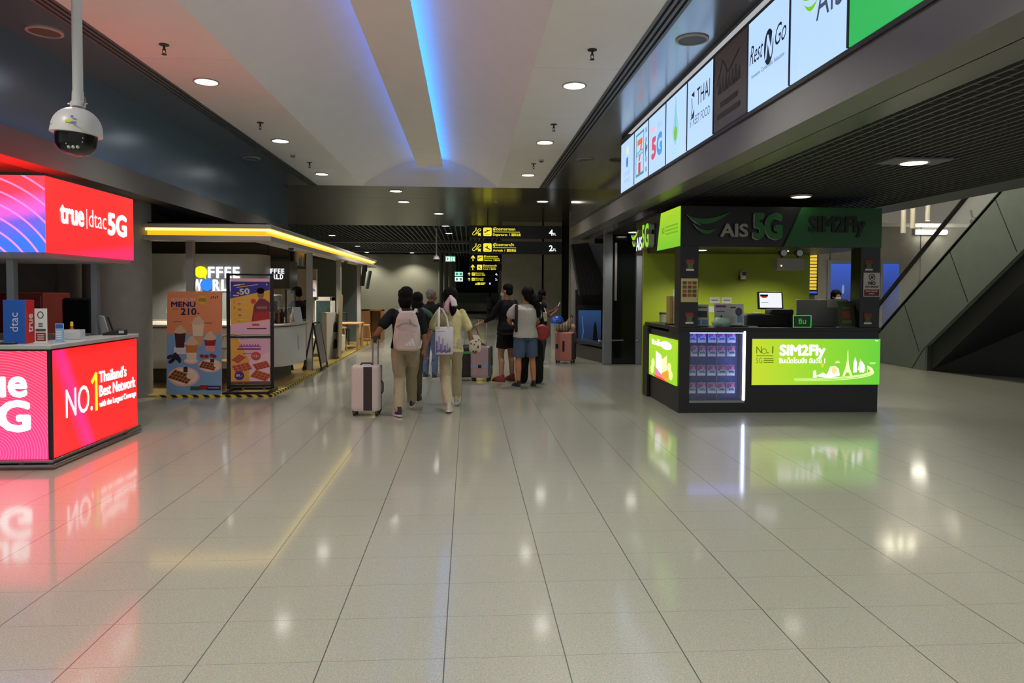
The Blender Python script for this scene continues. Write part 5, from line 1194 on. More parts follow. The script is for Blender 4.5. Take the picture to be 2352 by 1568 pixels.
for i, (x, c) in enumerate(((-.05, (150, 130, 70)), (.0, (190, 170, 150)), (.05, (90, 70, 40)), (.10, (60, 66, 70)))):
    MB().box(x-.02, -.08, .02, x+.02, .1, .42).build('card_bundle', mat('bundle_%d' % i, c, rough=.5, noise_s=30, noise_a=.4), t, world=False)
t = thing('clear_jar', 'clear jar with dark lid on the far side counter of the green kiosk', 'jar', (3.06, 10.9, 1.17))
MB().lathe((0,0,0), [(.001,0), (.06,.004), (.062,.12), (.055,.13)], 18).build('jar', mat('jar_clear', (130, 136, 128), rough=.15, alpha=.6), t, world=False); MB().lathe((0,0,.128), [(.062,0), (.062,.03), (.001,.034)], 18).build('lid', KB2, t, world=False)
# ================================================================== HANGING DIRECTION BOARDS
YI = lit('sign_amber', (236, 222, 60), 1.1); WI = lit('sign_numeral', (230, 240, 245), 1.1)
SBK = mat('sign_black', (14, 15, 16), rough=.35)
def rr(x0, y0, x1, y1, r, n=5):
    o = []
    for cx, cy, a0 in ((x1-r, y0+r, -pi/2), (x1-r, y1-r, 0), (x0+r, y1-r, pi/2), (x0+r, y0+r, pi)):
        o += [(cx + r*cos(a0+pi/2*i/n), cy + r*sin(a0+pi/2*i/n)) for i in range(n+1)]
    return o
def plane_icon(mb, F, x, y, s, d, down, m):
    q = lambda a, b: (x + s*a, y + s*b)
    if not down: pts = [(.1, .34), (.25, .40), (.88, .72), (.92, .80), (.60, .70), (.35, .78), (.28, .76), (.45, .62), (.28, .52), (.18, .56), (.12, .54)]
    else: pts = [(.14, .62), (.36, .50), (.42, .74), (.50, .76), (.54, .46), (.86, .30), (.90, .24), (.80, .22), (.40, .38), (.20, .50)]
    mb.poly(F, [q(*p) for p in pts], d, m); mb.rect(F, x+.2*s, y+.14*s, x+.8*s, y+.18*s, d, m)
def board(x0, x1, z0, z1, Y, down, arrow, lab, full=True):
    t = thing('direction_sign', lab, 'hanging sign', ((x0+x1)/2, Y, z0))
    MB().box(x0, Y, z0, x1, Y+.14, z1).build('board', SBK, t, smooth=False, bevel=.006)
    h = z1-z0; W_ = x1-x0; F = Face((x0, Y-.002, z0), (1, 0, 0), (0, 0, 1)); mb = MB()
    if arrow:
        cx = .28*h + .03*W_; mb.poly(F, [(cx-.055*h, .14*h), (cx+.055*h, .14*h), (cx+.055*h, .6*h), (cx+.24*h, .42*h), (cx+.24*h, .58*h), (cx, .86*h), (cx-.24*h, .58*h), (cx-.24*h, .42*h), (cx-.055*h, .6*h)], .002, YI)
        ix = .06*W_ + .62*h
    else:
        mb.stroke(F, [(.035*W_+a*.8*h, b*h) for a, b in ((.28, .58), (.06, .42), (0, .33), (.06, .24), (.2, .24), (.34, .36), (.62, .72), (.76, .74), (.84, .66), (.78, .58), (.68, .56), (.4, .30))], .05*h, .002, YI)
        mb.stroke(F, [(.035*W_+.29*h, .82*h), (.035*W_+.27*h, .56*h)], .06*h, .002, YI); mb.poly(F, [(.035*W_+a*.8*h, b*h) for a, b in ((.52, .22), (.60, .30), (.52, .38), (.82, .40), (.80, .14), (.72, .22), (.62, .18))], .002, YI)
        ix = .152*W_
    mb.poly(F, rr(ix, .17*h, ix+.66*h, .83*h, .08*h), .002, YI); plane_icon(mb, F, ix+.02*h, .19*h, .62*h, .004, down, SBK)
    tx = ix + .76*h
    th = 'ผู้โดยสารขาออก' if not down else 'ผู้โดยสารขาเข้า'
    mb.text(F, th, tx, .63*h, .185*h, YI, d=.002, maxw=(.24 if not down else .225)*W_ if not arrow else .26*W_, bold=.02)
    mb.rect(F, tx, .48*h, tx+(.29 if not down else .25)*W_, .515*h, .002, YI)
    mb.text(F, 'Departures' if not down else 'Arrivals', tx, .2*h, .175*h, YI, d=.002, bold=.02, maxw=(.155 if not down else .105)*W_)
    mb.rect(F, tx+(.178 if not down else .125)*W_, .2*h, tx+(.182 if not down else .129)*W_, .38*h, .002, YI)
    mb.text(F, '国际出发' if not down else '国际到达', tx+(.20 if not down else .15)*W_, .2*h, .155*h, YI, d=.002, bold=.02, maxw=.10*W_)
    mb.text(F, '4' if not down else '2', .86*W_, .27*h, .44*h, WI, d=.002, bold=.03); mb.text(F, 'FL', .86*W_+.34*h, .27*h, .19*h, WI, d=.002, bold=.02)
    mb.build('lettering', None, t, smooth=False, fix=False)
    mb = MB()
    for x in (x0+.2*W_, x1-.2*W_): mb.cyl((x, Y+.07, z1), (x, Y+.07, ZC+.06), .015, n=8)
    mb.build('hanger', BLACK, t)
    return t
board(.03, 3.04, 3.36, 3.77, 22.9, False, False, 'large black hanging board reading Departures, nearest and topmost')
board(.03, 3.04, 2.85, 3.26, 22.85, True, False, 'large black hanging board reading Arrivals, under the nearest Departures board')
board(.05, 3.06, 3.26, 3.73, 39.8, False, True, 'smaller looking black board with up arrow reading Departures, middle pair')
board(.05, 3.06, 2.77, 3.2, 39.75, True, True, 'smaller looking black board with up arrow reading Arrivals, middle pair')
board(-.1, 2.47, 2.78, 3.15, 55, False, True, 'tiny far black board with up arrow reading Departures')
board(-.1, 2.47, 2.38, 2.74, 54.95, True, True, 'tiny far black board with up arrow reading Arrivals')
t = thing('direction_sign', 'tiny lowest far black board with a yellow mark under the two far boards', 'hanging sign', (1.25, 55, 2.1))
MB().box(.5, 55, 2.1, 1.9, 55.1, 2.34).build('board', SBK, t, smooth=False); mb = MB(); F = Face((.5, 54.99, 2.1), (1, 0, 0), (0, 0, 1)); mb.rect(F, .22, .03, .42, .21, .002, YI); mb.rect(F, .46, .14, .85, .2, .002, YI); mb.rect(F, .46, .04, .75, .1, .002, YI); mb.poly(F, [(.05, .03), (.12, .2), (.19, .03)], .002, YI); mb.rect(F, 1.15, .06, 1.25, .2, .002, WI); mb.build('lettering', None, t, smooth=False, fix=False)
mb = MB(); mb.cyl((1.2, 55.05, 2.34), (1.2, 55.05, 2.4), .03); mb.build('hanger', BLACK, t)
EXG = lit('exit_green', (40, 150, 110), 1.1); EXW = lit('exit_white', (226, 250, 240), 1.3)
t = thing('exit_sign', 'small green and white emergency exit sign hanging under the ceiling', 'exit sign', (-.75, 30, 2.88))
MB().box(-.96, 30, 2.88, -.54, 30.05, 3.12).build('housing', WHITE, t, smooth=False)
mb = MB(); F = Face((-.96, 29.998, 2.88), (1, 0, 0), (0, 0, 1)); mb.rect(F, .01, .01, .41, .23, .001, EXG); mb.rect(F, .03, .03, .2, .21, .002, EXW); mb.rect(F, .07, .06, .12, .18, .003, EXG); mb.rect(F, .13, .09, .15, .15, .003, EXG); mb.rect(F, .23, .04, .28, .2, .002, EXW); mb.rect(F, .31, .04, .39, .2, .002, EXW); mb.build('pictogram', None, t, smooth=False, fix=False)
mb = MB(); mb.cyl((-.75, 30.02, 3.12), (-.75, 30.02, ZC+.1), .012, n=8); mb.build('hanger', BLACK, t)
for k, (z, lab) in enumerate(((2.78, 'upper of two small pale green glowing signs left of the far boards'), (2.38, 'lower of two small pale green glowing signs left of the far boards'))):
    t = thing('exit_sign', lab, 'exit sign', (-.75, 54, z)); MB().box(-1.0, 54, z, -.4, 54.05, z+.32).build('housing', EXW if k else lit('exit_pale', (190, 232, 222), 1.1), t, smooth=False)
    F = Face((-1.0, 53.99, z), (1, 0, 0), (0, 0, 1)); mb = MB(); mb.rect(F, .06, .06, .25, .26, .002, EXG); mb.rect(F, .35, .06, .54, .26, .002, EXG); mb.build('pictogram', None, t, smooth=False, fix=False)
    mb = MB(); mb.cyl((-.7 if k == 0 else -.95, 54.06, z+.30), (-.7 if k == 0 else -.95, 54.06, ZC+.1), .02, n=8); mb.build('hanger', GREYM, t)
t = thing('dome_camera', 'far white dome camera on a thin pole left of the exit sign', 'security camera', (-1.34, 30, ZC))
MB().cyl((-1.34, 30, ZC+.1), (-1.34, 30, 3.15), .03, n=10).build('pole', WHITE, t)
MB().lathe((-1.34, 30, 0), [(.04, 3.15), (.1, 3.10), (.14, 3.02), (.145, 2.98)], 20).build('housing', WHITE, t); MB().lathe((-1.34, 30, 0), [(.125, 2.98), (.12, 2.93), (.08, 2.87), (.001, 2.85)], 20).build('dome', BLACK, t)

# ================================================================== FAR END
t = thing('check_in_counter', 'long low pale panelled counter at the far end of the hall', 'counter', (.25, 52, 0))
mb = MB()
for i in range(8): mb.box(-3.5+i*.78+.01, 52, .16, -3.5+(i+1)*.78-.01, 52.4, .74)
mb.build('front_panels', mat('far_counter', (150, 148, 128), rough=.6), t, smooth=False)
MB().box(-3.5, 52.05, 0, 2.74, 52.4, .16).build('plinth', BLACKM, t, smooth=False); MB().box(-3.52, 51.95, .74, 2.76, 52.45, .78).build('worktop', GREYM, t, smooth=False)
mb = MB(); mb.box(-3.4, 57, 0, 3.4, 57.2, 1.5)
struct('wall_far_partition', mb, mat('far_green_grey', (84, 92, 74), rough=.7), smooth=False)
for i, x in enumerate((-1.95, -1.62, -1.28)):
    struct('column_far', MB().cyl((x, 49.3, 0), (x, 49.3, ZC+.1), .13, n=16), mat('far_column', (120, 122, 98), rough=.6))
struct('wall_far_dark', MB().box(-1.0, 60, 1.5, 4, 60.2, ZC), mat('far_dark_brown', (30, 24, 20), rough=.9), smooth=False)

# ================================================================== RIGHT BACKGROUND: columns, doors, display wall
COLM = mat('column_grey', (124, 128, 132), rough=.45, metal=.2)
struct('column_steel', MB().box(3.06, 15.7, 0, 3.24, 15.9, ZS), COLM, bevel=.01)
struct('column_steel', MB().box(3.80, 15.7, 0, 3.92, 15.9, ZS), COLM, bevel=.01)
struct('door_frame', MB().box(4.05, 15.5, 0, 4.14, 15.6, 2.05), COLM, smooth=False)
DGLS = mat('dark_glass', (16, 18, 18), rough=.08, spec=.6)
struct('door_1', MB().box(3.24, 15.82, 0, 3.80, 15.86, ZS), DGLS, smooth=False)
struct('door_2', MB().box(3.92, 15.82, 0, 5.6, 15.86, ZS), DGLS, smooth=False)
mb = MB(); mb.box(3.30, 15.74, 1.45, 3.35, 15.8, 2.75)
t = tag(mb.build('tall_door_handle', mat('handle_pale', (150, 146, 132), rough=.4, metal=.6), loc=(3.325, 15.77, 1.45)), 'tall pale vertical bar on the dark glass beside the grey steel column', 'handle')
mb = MB()
for x0, x1 in ((2.92, 3.46), (3.78, 4.3)): mb.tube([(x0, 15.55, .55), (x1, 15.55, .57)], .018); mb.ball((x0, 15.55, .55), .03); mb.tube([((x0+x1)/2+.05, 15.55, .56), ((x0+x1)/2+.05, 15.72, .56)], .014)
tag(mb.build('push_rail', STEEL), 'low steel guard rail across the steel columns and dark glass doors', 'rail')
# slanted dark ribbed underside and pale triangle beside it
struct('wall_slanted', MB().prism([(2.62, 17.9, 2.85), (3.06, 17.9, 2.9), (3.62, 17.9, 1.6), (2.86, 17.9, 1.55)], (0, .3, 0)), mat('ribbed_dark', (30, 31, 30), rough=.6), smooth=False)
mb = MB()
for i in range(6):
    u = i/6; mb.bar((2.64+.42*u, 17.88, 2.84), (2.88+.72*u, 17.88, 1.58), .02, .03, side=(0, 1, 0))
struct('trim_ribs', mb, DARKG, smooth=False)
struct('wall_slanted_light', MB().prism([(3.10, 18.2, 2.9), (3.8, 18.2, 2.9), (3.8, 18.2, 1.3), (3.64, 18.2, 1.6)], (0, .1, 0)), COLM, smooth=False)
struct('wall_behind_doors', MB().box(2.85, 18.5, .0, 3.75, 18.7, 1.7), mat('dark_wall', (24, 24, 23), rough=.7), smooth=False)
t = thing('lit_poster', 'dark blue illuminated poster beside the grey steel column', 'poster', (3.15, 18.4, .2))
MB().box(2.88, 18.4, .18, 3.52, 18.5, 1.30).build('frame', DARKG, t, smooth=False)
BP = lit_gradient('blue_poster_a', [(0, (14, 22, 44)), (.5, (24, 44, 84)), (1, (40, 74, 120))], 'Z', 0, 1.05, .8); MB().box(2.90, 18.385, .2, 3.50, 18.4, 1.16).build('picture', BP, t, smooth=False)
mb = MB(); F = Face((2.90, 18.38, .2), (1, 0, 0), (0, 0, 1)); mb.poly(F, [(.38, .1), (.52, .1), (.48, .55), (.44, .68), (.40, .5)], .001, mat('poster_shadow', (14, 16, 26))); mb.stroke(F, [(.1, .8), (.13, .4), (.1, .2)], .02, .001, lit('pale_streak', (70, 110, 150), .8)); mb.build('motif', None, t, smooth=False, fix=False)
t = thing('bench', 'low steel bench along the dark wall under the blue poster', 'bench', (3.0, 17.0, 0))
mb = MB(); mb.prism([(2.62, 17.7, .40), (3.15, 15.95, .36), (3.4, 16.0, .36), (3.0, 17.8, .40)], (0, 0, .06)); mb.build('seat', DARKG, t)
mb = MB(); mb.prism([(2.75, 17.75, 0), (3.12, 16.1, 0), (3.4, 16.1, 0), (3.1, 17.8, 0)], (0, 0, .32)); mb.build('base', mat('bench_base', (66, 64, 56), rough=.6), t)
# flight information board at the kiosk's side and behind it
t = thing('flight_board', 'tall screen with yellow rows seen through the kiosk opening', 'screen', (7.02, 14, 1.65))
MB().box(6.93, 14, 1.60, 7.13, 14.1, 2.50).build('housing', BLACK, t, smooth=False); mb = MB(); F = Face((6.95, 13.995, 1.68), (1, 0, 0), (0, 0, 1))
for i in range(12): mb.rect(F, 0, .03+.066*i, .15, .08+.066*i, .002, lit('board_amber', (226, 190, 60), 1.0))
mb.rect(F, -.01, -.04, .16, .0, .002, lit('board_blue', (50, 90, 210), 1)); mb.build('display', None, t, smooth=False, fix=False)
MB().box(6.98, 14.03, 0, 7.08, 14.08, 1.6).build('post', GREYM, t)
t = thing('information_column', 'narrow dark screen with white ticks and a blue square left of the lime wall', 'screen', (3.72, 14.2, 0))
MB().box(3.62, 14.2, 0, 3.80, 14.3, 2.75).build('housing', BLACK, t, smooth=False); mb = MB(); F = Face((3.62, 14.195, 0), (1, 0, 0), (0, 0, 1))
for i in range(13): mb.rect(F, .07, 1.50+.08*i, .12, 1.52+.08*i, .002, lit('board_white', (220, 225, 240), .9))
mb.rect(F, .045, 1.36, .15, 1.45, .002, lit('board_blue', (50, 90, 210), 1)); mb.build('display', None, t, smooth=False, fix=False)
# blue lit wall pictures
for x0, x1, z0, z1, lab in ((10.0, 11.35, .4, 2.45, 'large blue glowing wall picture seen through the kiosk opening'), (11.5, 11.95, .6, 2.46, 'narrow blue glowing wall picture just right of the kiosk pillar')):
    t = thing('lit_poster', lab, 'poster', ((x0+x1)/2, 18.98, z0)); MB().box(x0-.08, 18.93, z0-.08, x1+.08, 18.98, z1+.1).build('frame', COLM, t, smooth=False)
    MB().box(x0, 18.915, z0, x1, 18.93, z1).build('picture', lit_gradient('blue_poster_b', [(0, (12, 20, 50)), (.45, (20, 40, 110)), (1, (44, 84, 190))], 'Z', 0, 2.0, .9), t, smooth=False)
    if x1-x0 > 1:
        mb = MB(); F = Face((x0, 18.91, z0), (1, 0, 0), (0, 0, 1))
        for x, z in ((.35, 1.35), (.75, 1.2), (1.15, 1.1)): mb.ell(F, x, z, .035, .13, .001, lit('glow_pale', (130, 150, 200), .8))
        mb.poly(F, [(.5, 0), (1.2, 0), (1.05, .6), (.85, .95), (.65, .6)], .002, mat('poster_shadow', (14, 16, 26))); mb.build('motif', None, t, smooth=False, fix=False)
t = thing('information_totem', 'black standing information panel behind the escalator handrail', 'sign', (12.6, 18.6, 0))
MB().box(12.35, 18.6, 0, 13.1, 18.7, 2.0).build('panel', SBK, t, smooth=False); mb = MB(); F = Face((12.35, 18.59, 0), (1, 0, 0), (0, 0, 1))
for z in (1.65, 1.4, 1.28): mb.rect(F, .1, z, .5, z+.05, .001, PAPG)
mb.rect(F, .1, 1.05, .25, 1.2, .001, PAPG); mb.rect(F, .55, 1.85, .68, 1.98, .001, lit('board_amber', (226, 190, 60), 1.0)); mb.build('lettering', None, t, smooth=False, fix=False)
# escalator with stone side panel
t = thing('escalator', 'escalator with grey stone side and black handrail rising on the right', 'escalator', (9.8, 14.5, 0))
ST = mat('stone_panel', (98, 108, 101), rough=.6, noise_s=5, noise_a=.14); 
EXX = 9.75
side = [(16.35, 0), (14.45, 0), (14.45, .52), (11.0, 3.15), (11.0, 4.5), (11.55, 4.5), (12.308, 3.6), (16.143, .70), (16.35, .70)]
side = [(16.4, 0), (14.45, 0), (14.45, .52), (10.2, 3.66), (10.2, 5.15), (16.143, .70), (16.4, .62)]
MB().prism([(EXX, y, z) for y, z in side], (.10, 0, 0)).build('stone_side', ST, t, smooth=False)
mb = MB()
for y in (15.2, 13.75, 12.55, 11.4):
    z = .70 + (16.143-y)*.756; mb.bar((EXX-.002, y, z-.02), (EXX-.002, y-.55, z-1.02), .014, .006, side=(1, 0, 0))
mb.bar((EXX-.002, 14.9, 0.0), (EXX-.002, 14.47, .5), .014, .006, side=(1, 0, 0)); mb.build('panel_joint', BLACK, t, smooth=False)
MB().prism([(EXX+.1, y, z) for y, z in [(16.4, 0), (14.4, 0), (10.2, 3.2), (10.2, 4.9), (16.3, .5)]], (1.3, 0, 0)).build('step_body', DARKG, t, smooth=False)
MB().bar((EXX+.05, 16.3, .66), (EXX+.05, 10.2, 5.2), .12, .02, side=(0, .6, .8)).build('skirt_cap', BLACK, t)
MB().prism([(EXX+.08, y, z) for y, z in [(16.6, .35), (16.7, .9), (16.45, 1.25), (10.2, 5.95), (10.2, 5.1), (16.3, .6)]], (.012, 0, 0)).build('glass_balustrade', mat('balustrade_glass', (190, 200, 196), rough=.05, alpha=.16), t, smooth=False)
mb = MB(); pts = [(EXX+.085, 16.5, .42), (EXX+.085, 16.78, .6), (EXX+.085, 16.8, .95), (EXX+.085, 16.45, 1.28), (EXX+.085, 10.2, 6.02)]
mb.tube(pts, .05, 10); mb.build('handrail', BLACK, t)
mb = MB(); mb.tube([(EXX+1.2, 16.78, .6), (EXX+1.2, 16.8, .95), (EXX+1.2, 16.45, 1.28), (EXX+1.2, 10.2, 6.02)], .05, 10); mb.build('handrail', BLACK, t)
t = thing('speaker_lamp', 'black cylindrical spotlight clamped by the escalator handrail', 'spotlight', (10.0, 13.3, 3.0))
mb = MB(); mb.cyl((9.95, 13.4, 3.1), (10.1, 12.95, 2.82), .07, n=16); mb.build('housing', BLACK, t); mb = MB(); mb.cyl((9.94, 13.45, 3.3), (9.95, 13.4, 3.1), .02); mb.build('bracket', BLACK, t)
struct('wall_black', MB().prism([(EXX+.05, 14.45, 0), (11.3, 12.7, 0), (11.3, 12.7, 2.7), (EXX+.05, 14.45, .75)], (.06, .08, 0)), mat('black_stone', (30, 31, 30), rough=.5, noise_s=30, noise_a=.4), smooth=False)
# lamps of the upper level
for x, y, lab in ((11.2, 17.6, 'left of three slim pendant tubes above the escalator'), (11.45, 17.6, 'middle of three slim pendant tubes above the escalator'), (11.85, 17.6, 'right of three slim pendant tubes above the escalator')):
    t = thing('pendant_tube', lab, 'pendant lamp', (x, y, 5.9)); MB().cyl((x, y, 3.2 + (x-11.2)*.5), (x, y, 5.0), .06, n=14).build('tube', mat('tube_pale', (206, 200, 180), rough=.3), t); MB().cyl((x, y, 5.0), (x, y, 6.4), .008, n=6).build('cord', BLACK, t)
t = thing('tube_light', 'bright fluorescent light on the concrete wall behind the handrail', 'wall light', (12.85, 18.9, 3.35))
MB().box(12.4, 18.92, 3.28, 13.3, 18.99, 3.42).build('housing', WHITE, t, smooth=False); MB().cyl((12.45, 18.86, 3.35), (13.25, 18.86, 3.35), .06, n=12).build('tube', lit('fluorescent', (255, 250, 230), 22), t)
for i, (x, y) in enumerate(((9.5, 21), (13.5, 21), (17, 22), (11, 16.5), (8.4, 13), (8.4, 16))):  # last two are added to light the stone escalator side
    t = thing('ceiling_panel_light', ['first', 'second', 'third', 'fourth', 'fifth', 'sixth'][i] + ' square ceiling light of the upper level around the escalator', 'ceiling light', (x, y, 6.38)); MB().box(x-.5, y-.5, 6.34, x+.5, y+.5, 6.40).build('frame', WHITE, t); MB().box(x-.46, y-.46, 6.33, x+.46, y+.46, 6.341).build('diffuser', lit('panel_light', (255, 248, 228), 46), t, smooth=False)
# bin
t = thing('litter_bin', 'white litter bin with a blue dome lid by the concrete wall', 'bin', (2.55, 20, 0))
MB().lathe((2.55, 20, 0), [(.001, 0), (.17, .0), (.19, .68), (.20, .70), (.20, .74)], 24).build('body', mat('bin_white', (150, 150, 144), rough=.4), t)
MB().lathe((2.55, 20, 0), [(.195, .74), (.19, .80), (.16, .89), (.09, .95), (.001, .965)], 24).build('lid', mat('bin_blue', (30, 72, 176), rough=.35), t)
MB().box(2.47, 19.79, .78, 2.63, 19.85, .86).build('flap', mat('bin_flap', (70, 120, 210), rough=.35), t, bevel=.01)
# ================================================================== REST OF THE ROOM BEHIND THE CAMERA is left unbuilt: grey world background adds fill light from there
# ================================================================== PEOPLE
DEPS = lambda: bpy.context.evaluated_depsgraph_get()
def fused(mb, name, m, parent, voxel, smooth=4, fac=.5, wob=0., wscale=9., seed=0.):
    """one continuous skin over overlapping shapes, linked as ONE mesh object (local coordinates of parent)"""
    me = mb.mesh('raw'); bm = bmesh.new(); bm.from_mesh(me); bmesh.ops.recalc_face_normals(bm, faces=bm.faces); bm.to_mesh(me); bm.free()
    o = bpy.data.objects.new('raw', me); C.objects.link(o)
    r = o.modifiers.new('r', 'REMESH'); r.mode = 'VOXEL'; r.voxel_size = voxel
    s = o.modifiers.new('s', 'SMOOTH'); s.factor = fac; s.iterations = smooth
    out = bpy.data.meshes.new_from_object(o.evaluated_get(DEPS())); out.name = name
    bpy.data.objects.remove(o); bpy.data.meshes.remove(me)
    if wob:
        ns = [v.normal.copy() for v in out.vertices]
        for v, n in zip(out.vertices, ns):
            q = Vector((v.co.x*wscale, v.co.y*wscale, v.co.z*wscale*.75)) + Vector((seed, seed*1.7, 0))
            v.co += n*wob*(noise.noise(q) + .5*noise.noise(q*2.3))
    out.polygons.foreach_set('use_smooth', [True]*len(out.polygons))
    out.materials.clear(); out.materials.append(m)
    p = bpy.data.objects.new(name, out); C.objects.link(p); p.parent = parent
    return p
def ring(c, rx, ry, n=18, yaw=0.):
    a = V(cos(yaw), sin(yaw), 0); b = V(-sin(yaw), cos(yaw), 0)
    return [V(c) + a*rx*cos(2*pi*i/n) + b*ry*sin(2*pi*i/n) for i in range(n)]
def hand(mb, wr, d, side, s=1., curl=.5, thumb=1):
    """palm and five bent fingers; d points along the hand, side = across the palm towards the thumb"""
    d = V(d).normalized(); side = V(side); side = (side - d*d.dot(side)).normalized(); nrm = d.cross(side)
    wr = V(wr)
    def rr_(c, a, b): return [c + side*a*cos(2*pi*i/12) + nrm*b*sin(2*pi*i/12) for i in range(12)]
    mb.loft([rr_(wr - d*.03*s, .024*s, .020*s), rr_(wr, .027*s, .019*s), rr_(wr + d*.04*s, .040*s, .017*s), rr_(wr + d*.085*s, .042*s, .014*s), rr_(wr + d*.095*s, .034*s, .011*s)])
    for q, (off, L) in enumerate(((.031, .070), (.0105, .078), (-.0105, .072), (-.031, .057))):
        p = wr + d*.085*s + side*off*s; ang = 0; pts = [p - d*.012*s, p]
        for k, f in enumerate((.42, .32, .26)):
            ang += curl*(.75, 1.0, .7)[k]*(1 + .12*q); dd = d*cos(ang) + nrm*sin(ang); p = p + dd*L*f*s; pts.append(p)
        mb.tube(pts, [.0088*s, .0092*s, .0085*s, .0078*s, .007*s], 8)
    p = wr + d*.022*s + side*.026*s; t1 = (d*.7 + side*.7*thumb + nrm*.25).normalized(); t2 = (d*.9 + side*.25*thumb + nrm*.45*(.3+curl)).normalized()
    mb.tube([p, p + t1*.036*s, p + t1*.036*s + t2*.028*s, p + t1*.036*s + t2*.05*s], [.0125*s, .0105*s, .0095*s, .008*s], 8)
def head_parts(mb, c, R, s=1.):
    q = lambda x, y, z: c + R @ (V(x, y, z)*s)
    def el(p, r): mb.ball(q(*p), V(*r)*s, n=18, k=12, rot=R)
    el((0, -.008, .045), (.074, .094, .088)); el((0, .028, -.018), (.060, .062, .078)); el((0, .052, -.068), (.030, .026, .024))
    el((0, .072, .022), (.050, .018, .014)); el((-.034, .060, -.012), (.024, .022, .022)); el((.034, .060, -.012), (.024, .022, .022))
    mb.tube([q(0, .086, .016), q(0, .098, -.006), q(0, .108, -.024), q(0, .094, -.034)], [.008*s, .010*s, .013*s, .012*s], 8)
    el((0, .086, -.046), (.022, .011, .006)); el((0, .083, -.056), (.019, .011, .007))
    for x in (-1, 1): el((x*.076, -.004, .0), (.010, .020, .032)); el((x*.074, .0, -.022), (.009, .012, .012))
def person(name, lab, loc, rz, H, pose, look):
    s = H/1.65
    t = thing('person', lab, 'person', loc, rz)
    P = {k: V(v)*s for k, v in pose.items() if isinstance(v, tuple) and len(v) == 3}
    lean = P.get('lean', V(0, 0, 0)); fat = look.get('fat', 1.)
    pel = P.get('pelvis', V(0, 0, .90*s)); nk = P.get('neck', V(0, 0, 1.40*s)) + lean
    hc = P.get('head', V(0, .015, 1.535)*s) + lean
    up = (nk - pel); tor = lambda f, dx=0, dy=0: pel + up*f + V(dx, dy, 0)*s
    tw = pose.get('twist', 0.)
    sh = {k: nk + (Matrix.Rotation(tw, 3, 'Z') @ (V(sx*.172*fat, -.005, -.055)*s)) for k, sx in (('l', -1), ('r', 1))}
    hips = {k: pel + V(sx*.088*fat, 0, -.05)*s for k, sx in (('l', -1), ('r', 1))}
    b = MB()
    torso = [(-.10, .150, .100, 0), (0, .160*fat, .112*fat, 0), (.26, .132*fat, .094*fat, .006), (.56, .146*fat, .104*fat, 0), (.82, .160*fat, .092*fat, -.005), (.93, .115*fat, .070, -.005), (1.0, .062, .058, .0)]
    def trings(k, add=0., lo=-1, hi=2): return [ring(tor(f, 0, dy), (rx+add)*s*k, (ry+add)*s*k, yaw=tw*max(0, f)) for f, rx, ry, dy in torso if lo <= f <= hi]
    b.loft(trings(.92)); b.tube([nk - V(0, 0, .05)*s, nk + (hc - nk)*.55], [.058*s, .050*s], 14)
    hy = Matrix.Rotation(pose.get('yaw', 0.), 3, 'Z') @ Matrix.Rotation(pose.get('nod', 0.), 3, 'X')
    head_parts(b, hc, hy, s*.98)
    for k, sx in (('l', -1), ('r', 1)):
        el, wr = P['elbow_'+k] + lean*.7, P['wrist_'+k] + lean*.5
        b.tube([sh[k], sh[k]*.5 + el*.5, el, el*.55 + wr*.45, wr], [.050*s*fat, .046*s*fat, .037*s*fat, .036*s*fat, .025*s], 12)
        hd = P.get('hand_'+k, (wr - el).normalized()); hs = P.get('thumb_'+k, V(0, 1, 0))
        hand(b, wr, hd, hs, s, pose.get('curl_'+k, .45))
        kn, an = P['knee_'+k], P['ankle_'+k]
        calf = kn*.68 + an*.32 + V(0, -.016, 0)*s
        b.tube([hips[k], hips[k]*.5 + kn*.5, kn, calf, an], [.084*s*fat, .070*s*fat, .050*s*fat, .052*s*fat, .036*s], 14)
        toe = P.get('toe_'+k, V(0, 1, 0)).normalized(); b.tube([an - V(0, 0, .03)*s - toe*.03*s, an + toe*.14*s - V(0, 0, .045)*s], [.032*s, .024*s], 10)
    fused(b, 'body', look.get('skin', SKIN), t, .0065*s if look.get('fine', True) else .010*s, 3)
    # upper garment
    if 'top' in look:
        g = MB(); hem = look.get('hem', -.16); k2 = look.get('loose', .018)
        tops = [(f, rx, ry, dy) for f, rx, ry, dy in torso]
        rings = [ring(tor(hem), (.166*fat+k2*1.3)*s, (.112*fat+k2*1.5)*s)]
        rings += [ring(tor(f, 0, dy), (rx+k2*1.2)*s, (ry+k2*1.4)*s, yaw=tw*max(0, f)) for f, rx, ry, dy in tops if f > hem+.05 and f < .9]
        rings += [ring(tor(.935), (.112*fat+k2)*s, (.068+k2)*s, yaw=tw), ring(tor(1.0), (.068+k2*.5)*s, (.060+k2*.5)*s, yaw=tw)]
        if look.get('collar'): rings += [ring(tor(1.07, 0, .005), .066*s, .064*s)]
        g.loft(rings)
        for k in 'lr':
            el, wr = P['elbow_'+k] + lean*.7, P['wrist_'+k] + lean*.5
            sl = look.get('sleeve', .75)
            if sl <= 0: continue
            if sl <= 1:
                e = sh[k] + (el - sh[k])*sl; g.tube([sh[k] + V(0, 0, .0), sh[k]*.5 + e*.5, e], [.060*s*fat, (.056*fat+k2*.6)*s, (.052*fat+k2*.9)*s], 14)
            else:
                e = el + (wr - el)*(sl-1); g.tube([sh[k], sh[k]*.5 + el*.5, el, e], [.060*s*fat, .060*s*fat, .052*s*fat, .040*s], 14)
        fused(g, 'top', look['top'], t, .011*s, 3, wob=.010*s, wscale=8, seed=len(lab))
